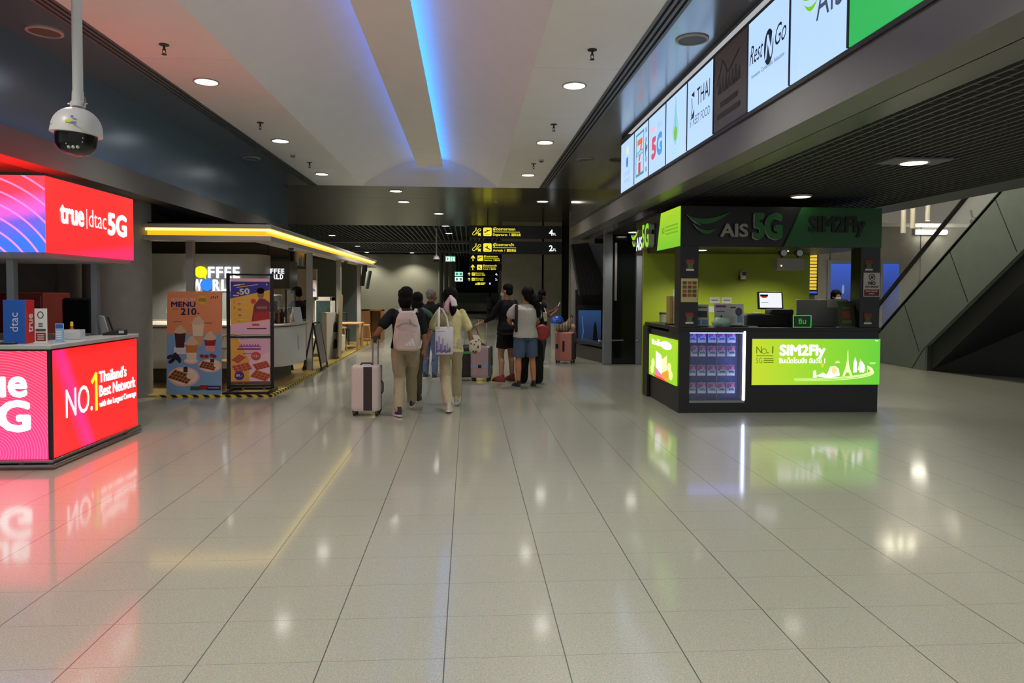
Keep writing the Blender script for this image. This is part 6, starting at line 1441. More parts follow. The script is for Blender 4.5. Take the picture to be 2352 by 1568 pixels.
    if 'pants' in look:
        g = MB(); wide = look.get('wide', 1.); L = look.get('leg', 1.9)
        g.loft([ring(tor(.19), (.146*fat+.012)*s, (.104*fat+.012)*s), ring(tor(.06), (.166*fat+.012)*s, (.116*fat+.014)*s), ring(tor(-.08), (.172*fat+.012)*s, (.122*fat+.014)*s), ring(tor(-.20), (.150*fat+.01)*s, (.10*fat+.01)*s)])
        for k in 'lr':
            kn, an = P['knee_'+k], P['ankle_'+k]
            if L > 1:
                e = kn + (an - kn)*min(1, (L-1)); g.tube([hips[k], hips[k]*.5 + kn*.5, kn, kn*.5 + e*.5 + V(0, -.012, 0)*s, e], [(.092*fat+.008)*s, .084*s*wide*fat, .070*s*wide, .066*s*wide, .060*s*wide], 14)
            else:
                e = hips[k] + (kn - hips[k])*L; g.tube([hips[k], hips[k]*.5 + e*.5, e, e], [(.094*fat+.008)*s, .094*s*wide*fat, .092*s*wide, .094*s*wide], 14)
        fused(g, look.get('pname', 'trousers'), look['pants'], t, .011*s, 3, wob=.010*s, wscale=7, seed=len(lab)*2.)
    for k in 'lr':
        an = P['ankle_'+k]; toe = P.get('toe_'+k, V(0, 1, 0)).normalized(); pitch = pose.get('pitch_'+k, 0.)
        lat = V(toe.y, -toe.x, 0).normalized(); tz = lat.cross(toe) if lat.length else V(0, 0, 1)
        if tz.z < 0: tz = -tz
        def sp(f, u, w_): return an + toe*f*s + lat*u*s + tz*(w_-.075)*s
        def so(z, k3, f0=-.078, f1=.185): return [sp(f0 + (f1-f0)*(.5-.5*cos(2*pi*i/20)), (.042+.008*(1-cos(2*pi*i/20))/2)*k3*sin(2*pi*i/20), z) for i in range(20)]
        shoe = MB(); shoe.loft([so(-.004+.02, 1.), so(.045, 1.0, -.076, .178), so(.068, .86, -.072, .13), so(.10, .72, -.066, .045), so(.125, .66, -.060, .03)])
        so_ = shoe.build('shoe', look.get('shoe', BLACK), t, world=False, angle=60)
        sl_ = MB(); sl_.loft([so(0, 1.02, -.084, .192), so(.024, 1.06, -.084, .192)]); sl_.build('sole', look.get('sole', WHITE), so_, world=False, angle=60)
        if 'stripe' in look:
            st = MB()
            for sd in (-1, 1):
                for q in range(3):
                    f = .02 + .03*q; st.add([sp(f, sd*.0525, .03), sp(f+.014, sd*.0525, .03), sp(f-.004, sd*.043, .075), sp(f-.018, sd*.043, .075)], [(0, 1, 2, 3)])
            st.build('stripe', look['stripe'], so_, world=False, smooth=False, fix=False)
    # hair
    hq = lambda x, y, z: hc + hy @ (V(x, y, z)*s)
    h = MB()
    def el(p, r): h.ball(hq(*p), V(*r)*s, n=18, k=12, rot=hy)
    st = look.get('hair', 'short')
    if st == 'short': el((0, -.022, .062), (.085, .094, .088)); el((0, -.048, .0), (.074, .062, .066))
    elif st == 'crop': el((0, -.020, .062), (.081, .092, .084)); el((0, -.045, .01), (.072, .060, .060))
    elif st == 'bob': el((0, -.024, .062), (.100, .106, .098)); el((0, -.048, -.02), (.098, .078, .105)); el((0, -.05, -.09), (.080, .056, .05))
    elif st == 'bun': el((0, -.028, .062), (.105, .112, .100)); el((0, -.060, -.01), (.098, .076, .096))
    elif st == 'long': el((0, -.022, .060), (.092, .100, .092)); el((0, -.05, -.04), (.092, .070, .12)); h.tube([hq(.0, -.07, -.05), hq(.02, -.095, -.17), hq(.03, -.10, -.27)], [.085*s, .075*s, .045*s], 14, flat=((1, 0, 0), .6))
    if st == 'bob' and look.get('cap'): el((.01, -.005, .10), (.090, .100, .068))
    hob = fused(h, 'hair', look.get('haircol', HAIR), t, .011*s, 2, wob=.006*s, wscale=26)
    if look.get('face'):
        for x in (-1, 1):
            e = MB().ball(hq(x*.031, .077, .010), .0115*s, n=12, k=8).build('eye', mat('eye_white', (200, 196, 190), rough=.3), t, world=False)
            MB().ball(hq(x*.031, .0845, .010), .0062*s, n=10, k=6).build('iris', HAIR, e, world=False)
    if look.get('mask'):
        g = MB(); g.ball(hq(0, .050, -.040), V(.060, .066, .046)*s, n=20, k=12, rot=hy); g.build('face_mask', mat('mask_white', (206, 206, 204), rough=.7), t, world=False)
        mbx = MB()
        for x in (-1, 1): mbx.tube([hq(x*.058, .05, -.03), hq(x*.080, .0, .0)], .0025*s, 6)
        mbx.build('mask_loop', WHITE, t, world=False)
    t['s'] = s; del t['s']
    return t, dict(P=P, sh=sh, hc=hc, hq=hq, hy=hy, nk=nk, pel=pel, tor=tor, s=s, hips=hips)
STAND = dict(elbow_l=(-.225, -.02, 1.08), wrist_l=(-.235, .03, .84), elbow_r=(.225, -.02, 1.08), wrist_r=(.235, .03, .84), thumb_l=(0, 1, 0), thumb_r=(0, 1, 0),
             knee_l=(-.095, .01, .46), ankle_l=(-.10, -.02, .075), knee_r=(.095, .01, .46), ankle_r=(.10, -.02, .075), toe_l=(-.12, 1, 0), toe_r=(.12, 1, 0))
def pose(**k): d = dict(STAND); d.update(k); return d

KHAKI = fabric('khaki_cotton', (150, 138, 110)); NAVYT = fabric('black_cotton', (22, 23, 27)); CREAM = fabric('cream_cotton', (206, 196, 142)); BEIGE = fabric('beige_cotton', (176, 164, 132))
DENIM = fabric('denim', (72, 88, 112)); DENIMD = fabric('dark_denim', (44, 56, 76)); GREYW = fabric('light_grey_cotton', (178, 174, 166)); SKIN2 = mat('skin_tan', (146, 98, 72), rough=.55); SKIND = mat('skin_brown', (112, 74, 54), rough=.55)

# 1 man with backpack, mid stride, left hand back on the suitcase handle
MP = V(-.83, 9.52, 0)
man, I1 = person('man', 'person in black t-shirt and khaki trousers walking away with a pale backpack', MP, 0, 1.655, pose(
    elbow_l=(-.315, -.13, 1.155), wrist_l=(-.405, -.02, 1.035), hand_l=(-.35, .55, -.7), thumb_l=(.6, .6, .2), curl_l=1.1,
    elbow_r=(.235, -.03, 1.06), wrist_r=(.235, .03, .835), hand_r=(.1, .0, -1), thumb_r=(0, 1, .1), curl_r=.7, head=(-.01, .04, 1.535), yaw=0., lean=(0, .03, 0),
    knee_l=(-.085, .0, .455), ankle_l=(-.07, -.26, .085), toe_l=(-.45, 1, -.05), knee_r=(.06, .22, .47), ankle_r=(.055, .30, .13), toe_r=(.1, 1, .35)),
    dict(top=NAVYT, hem=-.04, sleeve=.78, pants=KHAKI, wide=1.12, leg=1.95, shoe=mat('shoe_navy', (34, 32, 58), rough=.6), sole=mat('sole_pink', (206, 180, 176), rough=.6), stripe=WHITE, hair='bob', cap=True, fat=1.06, skin=SKIN2, loose=.024))
# backpack
t = thing('backpack', 'pale pink and grey backpack with three white slanted stripes on a back', 'backpack', MP + V(0.035, -.2, .86))
BPK = mat('backpack_pink_grey', (186, 168, 160), rough=.7, noise_s=4, noise_a=.16, bump=.15)
g = MB(); g.loft([[V(.17*k*abs(cos(a))**.6*(1 if cos(a) > 0 else -1), -.02 + .095*k2*abs(sin(a))**.6*(1 if sin(a) > 0 else -1), z) for a in [2*pi*i/24 for i in range(24)]] for z, k, k2 in ((.0, .80, .6), (.03, 1.0, .95), (.15, 1.04, 1.05), (.30, .98, 1.0), (.42, .82, .85), (.50, .60, .62), (.525, .45, .4))])
fused(g, 'main_body', BPK, t, .011, 3, wob=.010, wscale=7)
g = MB(); g.loft([[V(.14*k*abs(cos(a))**.5*(1 if cos(a) > 0 else -1), -.115 + .03*abs(sin(a))**.5*(1 if sin(a) > 0 else -1), z) for a in [2*pi*i/20 for i in range(20)]] for z, k in ((.03, .9), (.05, 1.0), (.22, 1.0), (.25, .85))]); g.build('front_pocket', BPK, t, world=False, angle=50)
mb = MB(); F = Face((-.005, -.149, .075), (1, 0, 0), (0, 0, 1))
for i, (h0) in enumerate((.035, .065, .10)): mb.poly(F, [(.0+.045*i, 0), (.036+.045*i, 0), (.036+.045*i-.36*h0-.0, h0), (.0+.045*i-.36*h0, h0*.82)], .0, WHITE)
mb.build('stripe_emblem', WHITE, t, world=False, smooth=False, fix=False)
for sx in (-1, 1):
    MB().tube([(sx*.085, .06, .50), (sx*.11, .10, .545), (sx*.118, .185, .50), (sx*.12, .29, .40), (sx*.13, .30, .25), (sx*.165, .16, .10), (sx*.16, .02, .04)], [.022]*7, 8, flat=((1, 0, 0), .45)).build('shoulder_strap', mat('strap_pale', (190, 184, 178), rough=.7), t, world=False)
MB().tube([(-.05, -.0, .515), (-.04, .0, .55), (.04, .0, .55), (.05, -.0, .515)], .009).build('grab_loop', BLACK, t, world=False)
mb = MB(); mb.tube([(-.13, -.10, .32), (-.05, -.13, .36), (.05, -.13, .37), (.13, -.10, .33)], .005); mb.tube([(.03, -.10, .42), (.06, -.11, .38), (.05, -.115, .35)], .004); mb.build('zipper', mat('zip_grey', (120, 112, 108), rough=.6), t, world=False)
# his suitcase
def suitcase(name_lab, loc, rz, w_, d_, h_, base_m, stripe=None, handle_h=.42, trim=None, belt=None, extra=None, handle_m=None, hx=0., hsp=.075):
    t = thing('suitcase', name_lab, 'suitcase', loc, rz)
    z0 = .065
    def rrz(z, k): return [V(x*k, y*k, z) for x, y in rr(-w_/2, -d_/2, w_/2, d_/2, .055)]
    mb = MB(); mb.loft([rrz(z0, .90), rrz(z0+.02, .985), rrz(z0+.05, 1.0), rrz(z0+h_-.05, 1.0), rrz(z0+h_-.02, .985), rrz(z0+h_, .90)]); mb.build('shell', base_m, t, world=False, angle=50)
    TR = trim or BLACK
    mb = MB()
    mb.loft([[V(-w_/2-.003, y, z) for y, z in rr(-.010, z0+.0, .010, z0+h_, .004)], [V(w_/2+.003, y, z) for y, z in rr(-.010, z0+.0, .010, z0+h_, .004)]]); mb.build('zip_band', TR, t, world=False)
    if stripe:
        for x0, x1 in stripe[1]: MB().prism([V(x0, -d_/2*1.005-.003, z0+.01), V(x1, -d_/2*1.005-.003, z0+.01), V(x1, -d_/2*1.005-.003, z0+h_-.015), V(x0, -d_/2*1.005-.003, z0+h_-.015)], (0, d_*1.01+.006, 0)).build('colour_band', stripe[0], t, world=False, bevel=.004)
    mb = MB()
    for i in range(5):
        x = -w_/2+.05 + (w_-.1)*i/4; 
        if not stripe: mb.box(x-.005, -d_/2-.004, z0+.06, x+.005, -d_/2+.01, z0+h_-.06)
    if mb.v: mb.build('ribs', base_m, t, world=False)
    for sx in (-1, 1):
        for sy in (-1, 1):
            c = MB(); cx, cy = sx*(w_/2-.045), sy*(d_/2-.045)
            c.cyl((cx-.014, cy, .032), (cx+.014, cy, .032), .030, n=18); c.box(cx-.022, cy-.02, .035, cx+.022, cy+.02, z0+.012); c.build('wheel', BLACK, t, world=False)
    HM = handle_m or STEEL
    if handle_h:
        mb = MB()
        for sx in (-1, 1): mb.cyl((hx+sx*hsp, d_/2-.06, z0+h_-.02), (hx+sx*hsp, d_/2-.06, z0+h_+handle_h), .0095, n=10)
        mb.build('telescopic_pole', HM, t, world=False)
        MB().tube([(hx-hsp-.01, d_/2-.06, z0+h_+handle_h), (hx+hsp+.01, d_/2-.06, z0+h_+handle_h)], .016).build('grip', BLACK, t, world=False)
    MB().tube([(-.08, -.02, z0+h_-.005), (-.06, -.02, z0+h_+.025), (.06, -.02, z0+h_+.025), (.08, -.02, z0+h_-.005)], .011).build('carry_handle', TR, t, world=False)
    MB().tube([(w_/2-.003, -.0, z0+h_*.36), (w_/2+.022, -.0, z0+h_*.42), (w_/2+.022, -.0, z0+h_*.6), (w_/2-.003, -.0, z0+h_*.66)], .010).build('side_handle', TR, t, world=False)
    if belt: MB().prism([V(x*1.012, y*1.012, z0+h_*.32) for x, y in rr(-w_/2, -d_/2, w_/2, d_/2, .055)], (0, 0, .05)).build('luggage_belt', belt, t, world=False); MB().box(-.03, -d_/2-.012, z0+h_*.32-.005, .03, -d_/2-.002, z0+h_*.32+.055).build('belt_buckle', BLACK, t, world=False)
    return t
SC = V(-1.335, 9.42, 0)
sc1 = suitcase('white suitcase with dark brown vertical band pulled by the backpack walker', SC, radians(-4), .385, .25, .60, mat('case_white', (196, 186, 180), rough=.4), (mat('case_brown', (48, 34, 32), rough=.45), [(-.02, .095)]), .36, hx=.10, hsp=.035)
T1 = wm(sc1)
# 2 woman in yellow
WP = V(-.235, 9.82, 0)
wom, I2 = person('woman', 'person in pale yellow top walking away with a pink hair scarf and canvas tote', WP, 0, 1.655, pose(
    elbow_l=(-.27, -.06, 1.10), wrist_l=(-.345, -.25, .88), hand_l=(-.35, -.25, -.9), thumb_l=(.3, 1, 0), curl_l=.7, elbow_r=(.255, -.03, 1.09), wrist_r=(.30, .06, .86), curl_r=.9, thumb_r=(-.3, 1, 0),
    head=(-.005, .02, 1.54), yaw=-.12, knee_l=(-.08, .02, .45), ankle_l=(-.02, -.28, .09), toe_l=(.05, 1, -.1), knee_r=(.08, .25, .47), ankle_r=(.075, .30, .12), toe_r=(.1, 1, .3)),
    dict(top=CREAM, hem=-.20, sleeve=.78, loose=.016, fat=.92, pants=BEIGE, wide=1.05, leg=1.86, shoe=mat('shoe_cream', (196, 186, 172), rough=.6), sole=WHITE, hair='bun', skin=SKIN2))
hq = I2['hq']
g = MB(); g.tube([hq(.02, -.12, -.02), hq(.05, -.145, -.08), hq(.055, -.15, -.16), hq(.045, -.14, -.215)], [.04, .055, .05, .025], 14); fused(g, 'ponytail', HAIR, wom, .011, 2, wob=.006, wscale=22)
SCF = mat('scarf_pink', (206, 160, 164), rough=.7, noise_s=14, noise_a=.22, bump=.3); SCW = mat('scarf_white', (208, 194, 196), rough=.7, noise_s=10, noise_a=.15)
g = MB(); g.tube([hq(.015, -.135, .02), hq(-.01, -.16, -.06), hq(-.03, -.165, -.13), hq(-.01, -.165, -.19)], [.022, .045, .04, .012], 12, flat=((1, 0, 0), .45)); g.build('hair_scarf', SCF, wom, world=False)
g = MB(); g.tube([hq(.02, -.14, .03), hq(.06, -.17, -.03), hq(.075, -.178, -.09), hq(.06, -.175, -.135)], [.022, .042, .045, .012], 12, flat=((1, 0, 0), .45)); g.build('hair_scarf', SCW, wom, world=False)
t = thing('tote_bag', 'white canvas tote bag with a purple skyline print on the shoulder of the yellow top', 'bag', WP + V(-.085, -.25, .79))
TOT = fabric('canvas_white', (206, 200, 204), 60, .1)
g = MB(); g.loft([[V(x*k, y*k2, z) for x, y in rr(-.125, -.04, .125, .04, .03)] for z, k, k2 in ((0, .93, .55), (.02, .98, .95), (.2, 1.0, 1.0), (.36, .99, .55), (.375, .98, .35))]); g.build('pouch', TOT, t, world=False, angle=50)
for y, w__ in ((-.02, 1), (.03, 1)):
    MB().tube([(-.075, y, .37), (-.075, y+.03, .5), (-.075, y+.11, .595), (-.07, y+.20, .628), (-.03, y+.15, .61), (.03, y+.08, .50), (.055, y, .37)], .016, 8, flat=((1, 0, 0), .4)).build('strap', TOT, t, world=False)
F = Face((-.135, -.0425, 0), (1, 0, 0), (0, 0, 1)); PU = mat('print_purple', (96, 84, 140), rough=.6); PU2 = mat('print_lilac', (150, 136, 176), rough=.6); mb = MB()
for i, (x, h) in enumerate(((.03, .16), (.06, .23), (.085, .12), (.11, .2), (.14, .1), (.17, .13), (.2, .07))): mb.rect(F, x, .03, x+.017, .03+h*.95, .001, PU if i % 2 == 0 else PU2)
for i in range(9): mb.ell(F, .035+i*.022, .035+.012*(i % 3), .016, .012, .0015, PU)
mb.rect(F, .04, .31, .15, .316, .001, PU); mb.build('print', None, t, world=False, smooth=False, fix=False)
t = thing('hand_bag', 'small cream bag with dark leaf pattern hanging from the right arm', 'bag', WP + V(.335, .03, .80))
def leafprint():
    m = mat('leaf_print', (196, 184, 160), rough=.7); nt = m.node_tree; b = nt.nodes['Principled BSDF']; tc = nt.nodes.new('ShaderNodeTexCoord'); vo = nt.nodes.new('ShaderNodeTexVoronoi'); vo.inputs['Scale'].default_value = 26
    cr = nt.nodes.new('ShaderNodeValToRGB'); cr.color_ramp.interpolation = 'CONSTANT'; cr.color_ramp.elements[0].color = (*lin((70, 62, 52)), 1); cr.color_ramp.elements[1].position = .36; cr.color_ramp.elements[1].color = (*lin((198, 186, 162)), 1)
    nt.links.new(tc.outputs['Object'], vo.inputs['Vector']); nt.links.new(vo.outputs['Distance'], cr.inputs[0]); nt.links.new(cr.outputs[0], b.inputs['Base Color']); return m
g = MB(); g.loft([[V(x*k, y*k2, z) for x, y in rr(-.085, -.05, .085, .05, .03)] for z, k, k2 in ((0, .8, .7), (.03, 1.0, 1.0), (.15, 1.0, .95), (.235, .55, .5))]); g.build('pouch', leafprint(), t, world=False, angle=50)
MB().tube([(-.05, 0, .22), (-.05, .01, .31), (-.0, .0, .35), (.03, -.01, .31), (.05, 0, .22)], .011).build('strap', mat('strap_brown', (110, 84, 62)), t, world=False)
# 3 companion seen behind the backpack walker
cp, I3 = person('companion', 'person with long dark hair in black top, mostly hidden beyond the backpack walker', V(-.80, 10.55, 0), 0, 1.60, pose(head=(.05, .03, 1.535), elbow_r=(.20, .10, 1.10), wrist_r=(.18, .26, 1.0), elbow_l=(-.2, .1, 1.1), wrist_l=(-.16, .27, 1.0), knee_l=(-.05, .03, .46), ankle_l=(-.05, -.05, .075), knee_r=(.06, .1, .46), ankle_r=(.05, .1, .08)),
    dict(top=NAVYT, sleeve=.7, hem=-.12, pants=fabric('olive_cotton', (74, 70, 54)), hair='long', fine=False, skin=SKIN2, shoe=BLACK, sole=BLACK, fat=.9))
t = thing('neck_pillow', 'teal green neck pillow on the right shoulder next to the pale backpack', 'pillow', V(-.66, 10.43, 1.27))
g = MB(); g.tube([(-.07, -.03, .08), (.0, -.06, .10), (.08, -.04, .05), (.14, .0, -.01)], [.03, .042, .042, .03], 12); g.build('cushion', fabric('teal_fabric', (74, 104, 92)), t, world=False)
# 4 grey haired man
gm, I4 = person('greyman', 'grey haired person in black shirt and blue jeans standing in profile', V(-.70, 13.35, 0), radians(-28), 1.665, pose(yaw=-.75, head=(0, .03, 1.53), elbow_l=(-.22, -.02, 1.08), wrist_l=(-.2, .12, .88)),
    dict(top=fabric('black_shirt', (26, 26, 28)), hem=-.10, sleeve=.92, collar=True, pants=fabric('blue_jeans', (96, 116, 150)), leg=1.93, wide=.95, shoe=mat('shoe_dark_grey', (60, 60, 62)), sole=WHITE, stripe=WHITE, hair='crop', haircol=mat('grey_hair', (120, 116, 108), rough=.7, noise_s=70, noise_a=.3, bump=.3), face=True, fine=False, skin=SKIND, fat=1.08))
# 5 masked man with trolley handle
mm, I5 = person('masked', 'person in black shirt with white face mask, arm stretched to a suitcase handle', V(.72, 12.9, 0), radians(42), 1.76, pose(yaw=.35, elbow_l=(-.26, .12, 1.10), wrist_l=(-.32, .34, .985), hand_l=(-.4, .8, -.25), thumb_l=(.8, .3, .3), curl_l=1.0, knee_l=(-.12, .03, .46), ankle_l=(-.14, .0, .075)),
    dict(top=NAVYT, hem=-.20, sleeve=1.55, loose=.03, pants=fabric('black_shorts', (20, 20, 22)), pname='shorts', leg=.72, wide=1.1, shoe=mat('shoe_red', (130, 44, 36)), sole=mat('sole_red', (90, 36, 30)), hair='short', face=True, mask=True, skin=SKIN))
# 6 woman in shorts
sw, I6 = person('shorts', 'person in light grey t-shirt and denim shorts with long ponytail, seen from behind', V(.985, 12.02, 0), radians(8), 1.685, pose(yaw=.5, head=(.02, .02, 1.54), elbow_l=(-.275, .06, 1.13), wrist_l=(-.20, .27, 1.06), hand_l=(.3, .9, -.2), knee_l=(-.12, .01, .46), ankle_l=(-.13, -.02, .075), knee_r=(.12, .01, .46), ankle_r=(.14, -.02, .075), toe_l=(-.35, 1, 0), elbow_r=(.24, .12, 1.10), wrist_r=(.20, .33, 1.02)),
    dict(top=GREYW, hem=-.12, sleeve=.55, loose=.035, pants=DENIM, pname='shorts', leg=.86, wide=1.12, shoe=mat('shoe_black', (24, 24, 26)), sole=mat('sole_grey', (130, 130, 128)), hair='bun', skin=mat('skin_warm', (170, 112, 78), rough=.55), fat=1.05))
hq = I6['hq']
g = MB(); g.tube([hq(.04, -.09, -.02), hq(.075, -.15, -.10), hq(.10, -.165, -.22), hq(.115, -.155, -.32), hq(.12, -.15, -.36)], [.07, .062, .058, .05, .02], 14); fused(g, 'ponytail', HAIR, sw, .011, 2, wob=.006, wscale=22)
t = thing('shoulder_strap_bag', 'black strapped bag slung over the shoulders of the grey t-shirt', 'bag', V(.985, 12.02, 1.1), radians(8))
MB().tube([(-.185, -.11, .30), (-.195, -.155, .16), (-.2, -.16, .0), (-.19, -.12, -.12)], [.028]*4, 8, flat=((1, 0, 0), .5)).build('left_strap', BLACKM, t, world=False)
MB().tube([(.20, -.09, .30), (.235, -.12, .18), (.22, -.10, .06)], .012, 8).build('right_strap', BLACKM, t, world=False)
# 7 hidden person in black trousers
hp, I7 = person('hidden', 'person in wide black trousers almost hidden behind the denim shorts', V(1.12, 12.58, 0), 0, 1.6, pose(knee_l=(-.13, .01, .46), ankle_l=(-.15, 0, .075), knee_r=(.13, .01, .46), ankle_r=(.15, 0, .075), elbow_l=(-.2, .1, 1.1), wrist_l=(-.12, .28, 1.05), elbow_r=(.2, .1, 1.1), wrist_r=(.14, .28, 1.05)), dict(top=NAVYT, sleeve=.8, pants=fabric('black_trousers', (18, 18, 19)), wide=1.6, leg=1.97, hair='bob', shoe=BLACK, sole=BLACK, fine=False, skin=SKIN2, fat=.95))
t = thing('round_red_bag', 'round red bag at hip height beside the light grey t-shirt', 'bag', V(1.30, 12.35, .93))
g = MB(); g.lathe((0, 0, 0), [(.001, -.05), (.11, -.045), (.14, -.02), (.14, .02), (.11, .045), (.001, .05)], 28, axis=(0, 1, 0)); g.build('pouch', mat('bag_red', (150, 38, 34), rough=.5), t, world=False)
MB().tube([(-.10, 0, .10), (-.12, .02, .3), (-.10, .05, .42)], .01).build('strap', mat('bag_red_strap', (110, 30, 28)), t, world=False)
# 8 girl with phone on the right
gp, I8 = person('phone', 'person in black sleeveless top and jeans looking at a raised phone in both hands', V(1.67, 16.0, 0), radians(-78), 1.65, pose(nod=-.25, yaw=0., elbow_l=(-.20, .13, 1.10), wrist_l=(-.08, .32, 1.21), hand_l=(.2, .5, .8), thumb_l=(1, 0, .2), elbow_r=(.20, .13, 1.08), wrist_r=(.08, .33, 1.20), hand_r=(-.2, .5, .8), thumb_r=(-1, 0, .2), curl_l=.7, curl_r=.7),
    dict(top=NAVYT, sleeve=.15, hem=-.02, pants=DENIMD, leg=1.96, wide=1.15, shoe=mat('shoe_white', (190, 190, 186)), sole=WHITE, hair='long', face=True, fine=True, skin=SKIND, fat=.92))
t = thing('mobile_phone', 'mobile phone held up in both hands at chest height', 'phone', V(1.67, 16.0, 1.33), radians(-78))
mb = MB(); mb.bar((0, .41, -.03), (0, .46, .10), .075, .009, side=(0, 1, -.3)); mb.build('phone', BLACK, t, world=False, bevel=.003)
MB().bar((0, .404, -.02), (0, .453, .09), .065, .002, side=(0, 1, -.3)).build('screen', lit('phone_screen', (150, 160, 170), .6), t, world=False)
t = thing('shoulder_bag', 'small cream handbag with flap hanging at the hip in front of the black top', 'bag', V(1.60, 15.72, .98))
MB().box(-.17, -.05, 0, .17, .05, .2).build('pouch', mat('bag_cream', (190, 182, 164), rough=.5), t, world=False, bevel=.02)
MB().box(-.165, -.058, .07, .165, -.045, .195).build('flap', mat('bag_cream_dark', (172, 164, 144), rough=.5), t, world=False, bevel=.006); MB().box(-.03, -.064, .07, .03, -.056, .095).build('clasp', STEEL, t, world=False)
MB().tube([(-.15, 0, .19), (-.08, .1, .36), (.02, .2, .42), (.10, .1, .34), (.15, 0, .19)], .010).build('strap', mat('bag_cream_strap', (196, 190, 178)), t, world=False)
# 9 far person pushing a trolley
fp, I9 = person('far', 'tiny distant person in dark clothes in front of the far pale counter', V(1.25, 41, 0), radians(20), 1.55, pose(elbow_r=(.26, .05, 1.1), wrist_r=(.32, .1, .9), elbow_l=(-.28, .05, 1.12), wrist_l=(-.34, .15, .95)), dict(top=BLACKM, sleeve=1.8, loose=.05, pants=BLACKM, wide=1.5, hair='bob', fine=False, skin=SKIND, hem=-.5))
t = thing('luggage_trolley', 'dark luggage trolley loaded with a bag beside the tiny distant person', 'trolley', (1.95, 41.2, 0))
mb = MB(); mb.box(-.4, -.3, .12, .4, .3, .16); mb.bar((-.38, .28, .14), (-.4, .4, 1.05), .03, .5, side=(1, 0, 0)); mb.build('frame', DARKG, t, world=False)
for x in (-.3, .3): MB().cyl((x-.02, -.2, .07), (x+.02, -.2, .07), .07).build('wheel', BLACK, t, world=False)
t = thing('travel_bag', 'dark bag stacked on the distant luggage trolley', 'bag', (1.95, 41.2, .16)); MB().box(-.35, -.25, 0, .35, .25, .75).build('bag', mat('bag_darkgrey', (34, 36, 36), rough=.8), t, world=False, bevel=.08); MB().tube([(-.15, 0, .74), (0, 0, .82), (.15, 0, .74)], .02).build('handle', BLACK, t, world=False)
# 10 barista
bp, I10 = person('barista', 'person in black uniform and cap facing the coffee counter behind the grey post', V(-3.42, 14.55, .03), radians(62), 1.66, pose(nod=-.25, head=(0, .05, 1.52), elbow_l=(-.22, .14, 1.12), wrist_l=(-.12, .36, 1.10), hand_l=(.2, 1, -.1), elbow_r=(.24, .06, 1.08), wrist_r=(.18, .30, 1.02), hand_r=(-.1, 1, -.1), knee_l=(-.10, .12, .46), ankle_l=(-.11, .14, .075), knee_r=(.09, -.06, .46), ankle_r=(.10, -.16, .08)),
    dict(top=NAVYT, sleeve=.95, hem=-.2, pants=fabric('black_trousers', (18, 18, 19)), leg=1.97, hair='short', face=True, skin=SKIN2, shoe=BLACK, sole=BLACK))
g = MB(); hq = I10['hq']; g.ball(hq(0, -.01, .10), V(.096, .106, .06), n=20, k=10, rot=I10['hy']); g.loft([[hq(.075*cos(a), .06+.085*sin(a), .075+dz) for a in [pi*i/10 for i in range(11)]] for dz in (0, .012)]); g.build('cap', BLACKM, bp, world=False)
mb = MB(); s10 = 1.66/1.65; mb.loft([ring(V(0, 0, .99), .182, .13), ring(V(0, 0, 1.03), .178, .128)]); mb.build('apron_belt', mat('belt_pale', (150, 146, 140)), bp, world=False)
# 11 masked staff far behind the kiosk opening
sp_, I11 = person('staff', 'person with white face mask far behind the kiosk opening, head just above the grey partition', V(7.95, 14.8, 0), radians(180), 1.68, pose(elbow_l=(-.22, .1, 1.1), wrist_l=(-.15, .3, 1.0), elbow_r=(.22, .1, 1.1), wrist_r=(.15, .3, 1.0)), dict(top=fabric('dark_uniform', (26, 30, 40)), sleeve=1.6, pants=NAVYT, hair='bun', mask=True, face=True, fine=True, skin=SKIN))

# ================================================================== OTHER LUGGAGE
c2 = suitcase('silver pink hard suitcase with a pale blue belt and raised handle', V(.25, 12.97, 0), radians(-14), .37, .27, .58, mat('case_silver_pink', (168, 150, 152), rough=.35, metal=.2), None, .50, mat('case_trim_grey', (60, 60, 62)), mat('belt_blue', (120, 160, 206), rough=.6), handle_m=mat('pole_pale', (196, 188, 180), rough=.35, metal=.3))
MB().box(.155, -.137, .10, .187, .137, .62).build('side_shell', mat('case_side_grey', (76, 80, 80), rough=.4), c2, world=False, bevel=.01)
MB().tube([(-.09, .05, .665), (-.03, .05, .69), (.03, .04, .67)], .022).build('red_tag', mat('tag_red', (180, 60, 40)), c2, world=False)
c3 = suitcase('dark maroon black suitcase with a green strap, half hidden by the yellow top walker', V(-.02, 13.05, 0), radians(10), .36, .26, .56, mat('case_black_maroon', (30, 20, 22), rough=.5), None, 0)
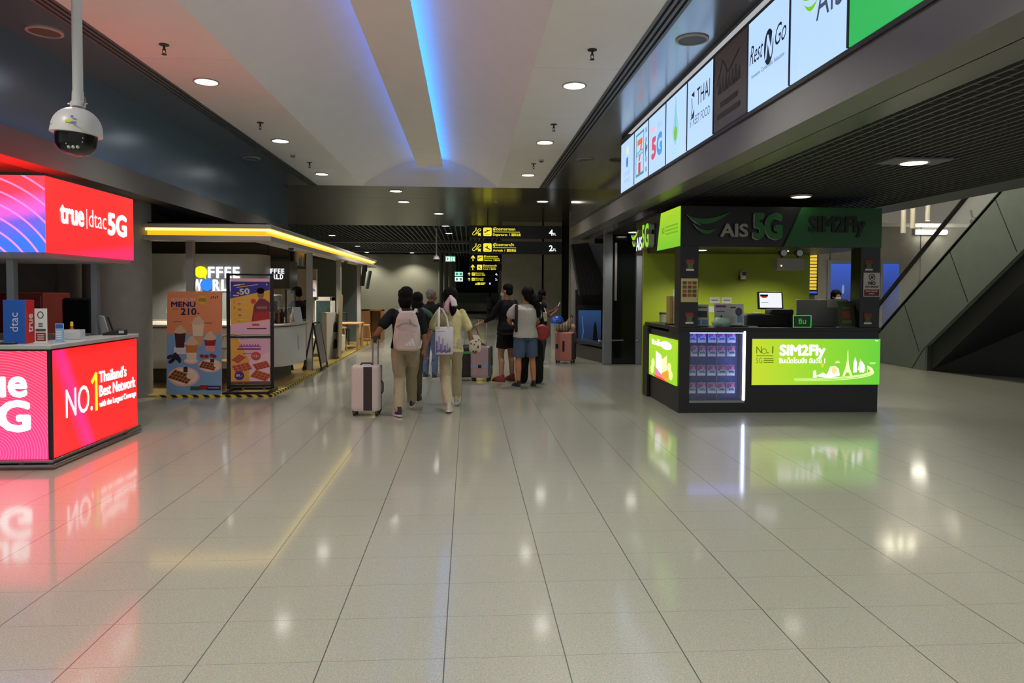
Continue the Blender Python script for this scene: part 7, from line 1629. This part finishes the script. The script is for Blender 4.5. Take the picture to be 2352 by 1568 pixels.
MB().box(-.185, -.135, .50, .185, .135, .545).build('green_strap', lit('strap_green_glow', (50, 150, 70), .25), c3, world=False, bevel=.004)  # glow put into the strap colour, the strap is no lamp
c4 = suitcase('large rose pink suitcase standing by the concrete wall with a bag on top', V(2.24, 16.1, 0), radians(-22), .44, .30, .66, mat('case_rose', (178, 112, 98), rough=.45), None, .16)
MB().box(.185, -.152, .09, .222, .152, .70).build('side_shell', mat('case_side_brown', (40, 30, 28), rough=.5), c4, world=False, bevel=.01)
MB().box(-.03, -.168, .28, .02, -.155, .52).build('front_handle', BLACK, c4, world=False, bevel=.006); MB().box(-.19, -.168, .34, -.13, -.152, .45).build('lock', BLACK, c4, world=False, bevel=.005)
t = thing('striped_backpack', 'brown and beige striped soft backpack lying on the rose pink suitcase', 'backpack', V(2.24, 16.05, .728), radians(-10))
m = mat('stripe_cloth', (120, 104, 78), rough=.8); nt = m.node_tree; tc = nt.nodes.new('ShaderNodeTexCoord'); wv = nt.nodes.new('ShaderNodeTexWave'); wv.inputs['Scale'].default_value = 9; wv.inputs['Distortion'].default_value = 1.5; cr = nt.nodes.new('ShaderNodeValToRGB'); cr.color_ramp.interpolation = 'CONSTANT'; cr.color_ramp.elements[0].color = (*lin((52, 40, 30)), 1); cr.color_ramp.elements[1].position = .5; cr.color_ramp.elements[1].color = (*lin((166, 146, 112)), 1)
nt.links.new(tc.outputs['Object'], wv.inputs['Vector']); nt.links.new(wv.outputs['Fac'], cr.inputs[0]); nt.links.new(cr.outputs[0], nt.nodes['Principled BSDF'].inputs['Base Color'])
g = MB(); g.tube([(-.16, 0, .07), (-.02, 0, .10), (.10, 0, .13)], [.075, .11, .085], 16); g.tube([(.02, 0, .12), (.10, 0, .26), (.13, .0, .33)], [.09, .06, .03], 14); fused(g, 'sack', m, t, .012, 3, wob=.02, wscale=9)
MB().tube([(.10, 0, .33), (.13, -.02, .40), (.16, 0, .33)], .012).build('loop', BLACK, t, world=False); MB().ball((.17, -.05, .12), (.05, .05, .06)).build('pink_pouch', mat('pouch_pink', (190, 130, 130)), t, world=False)
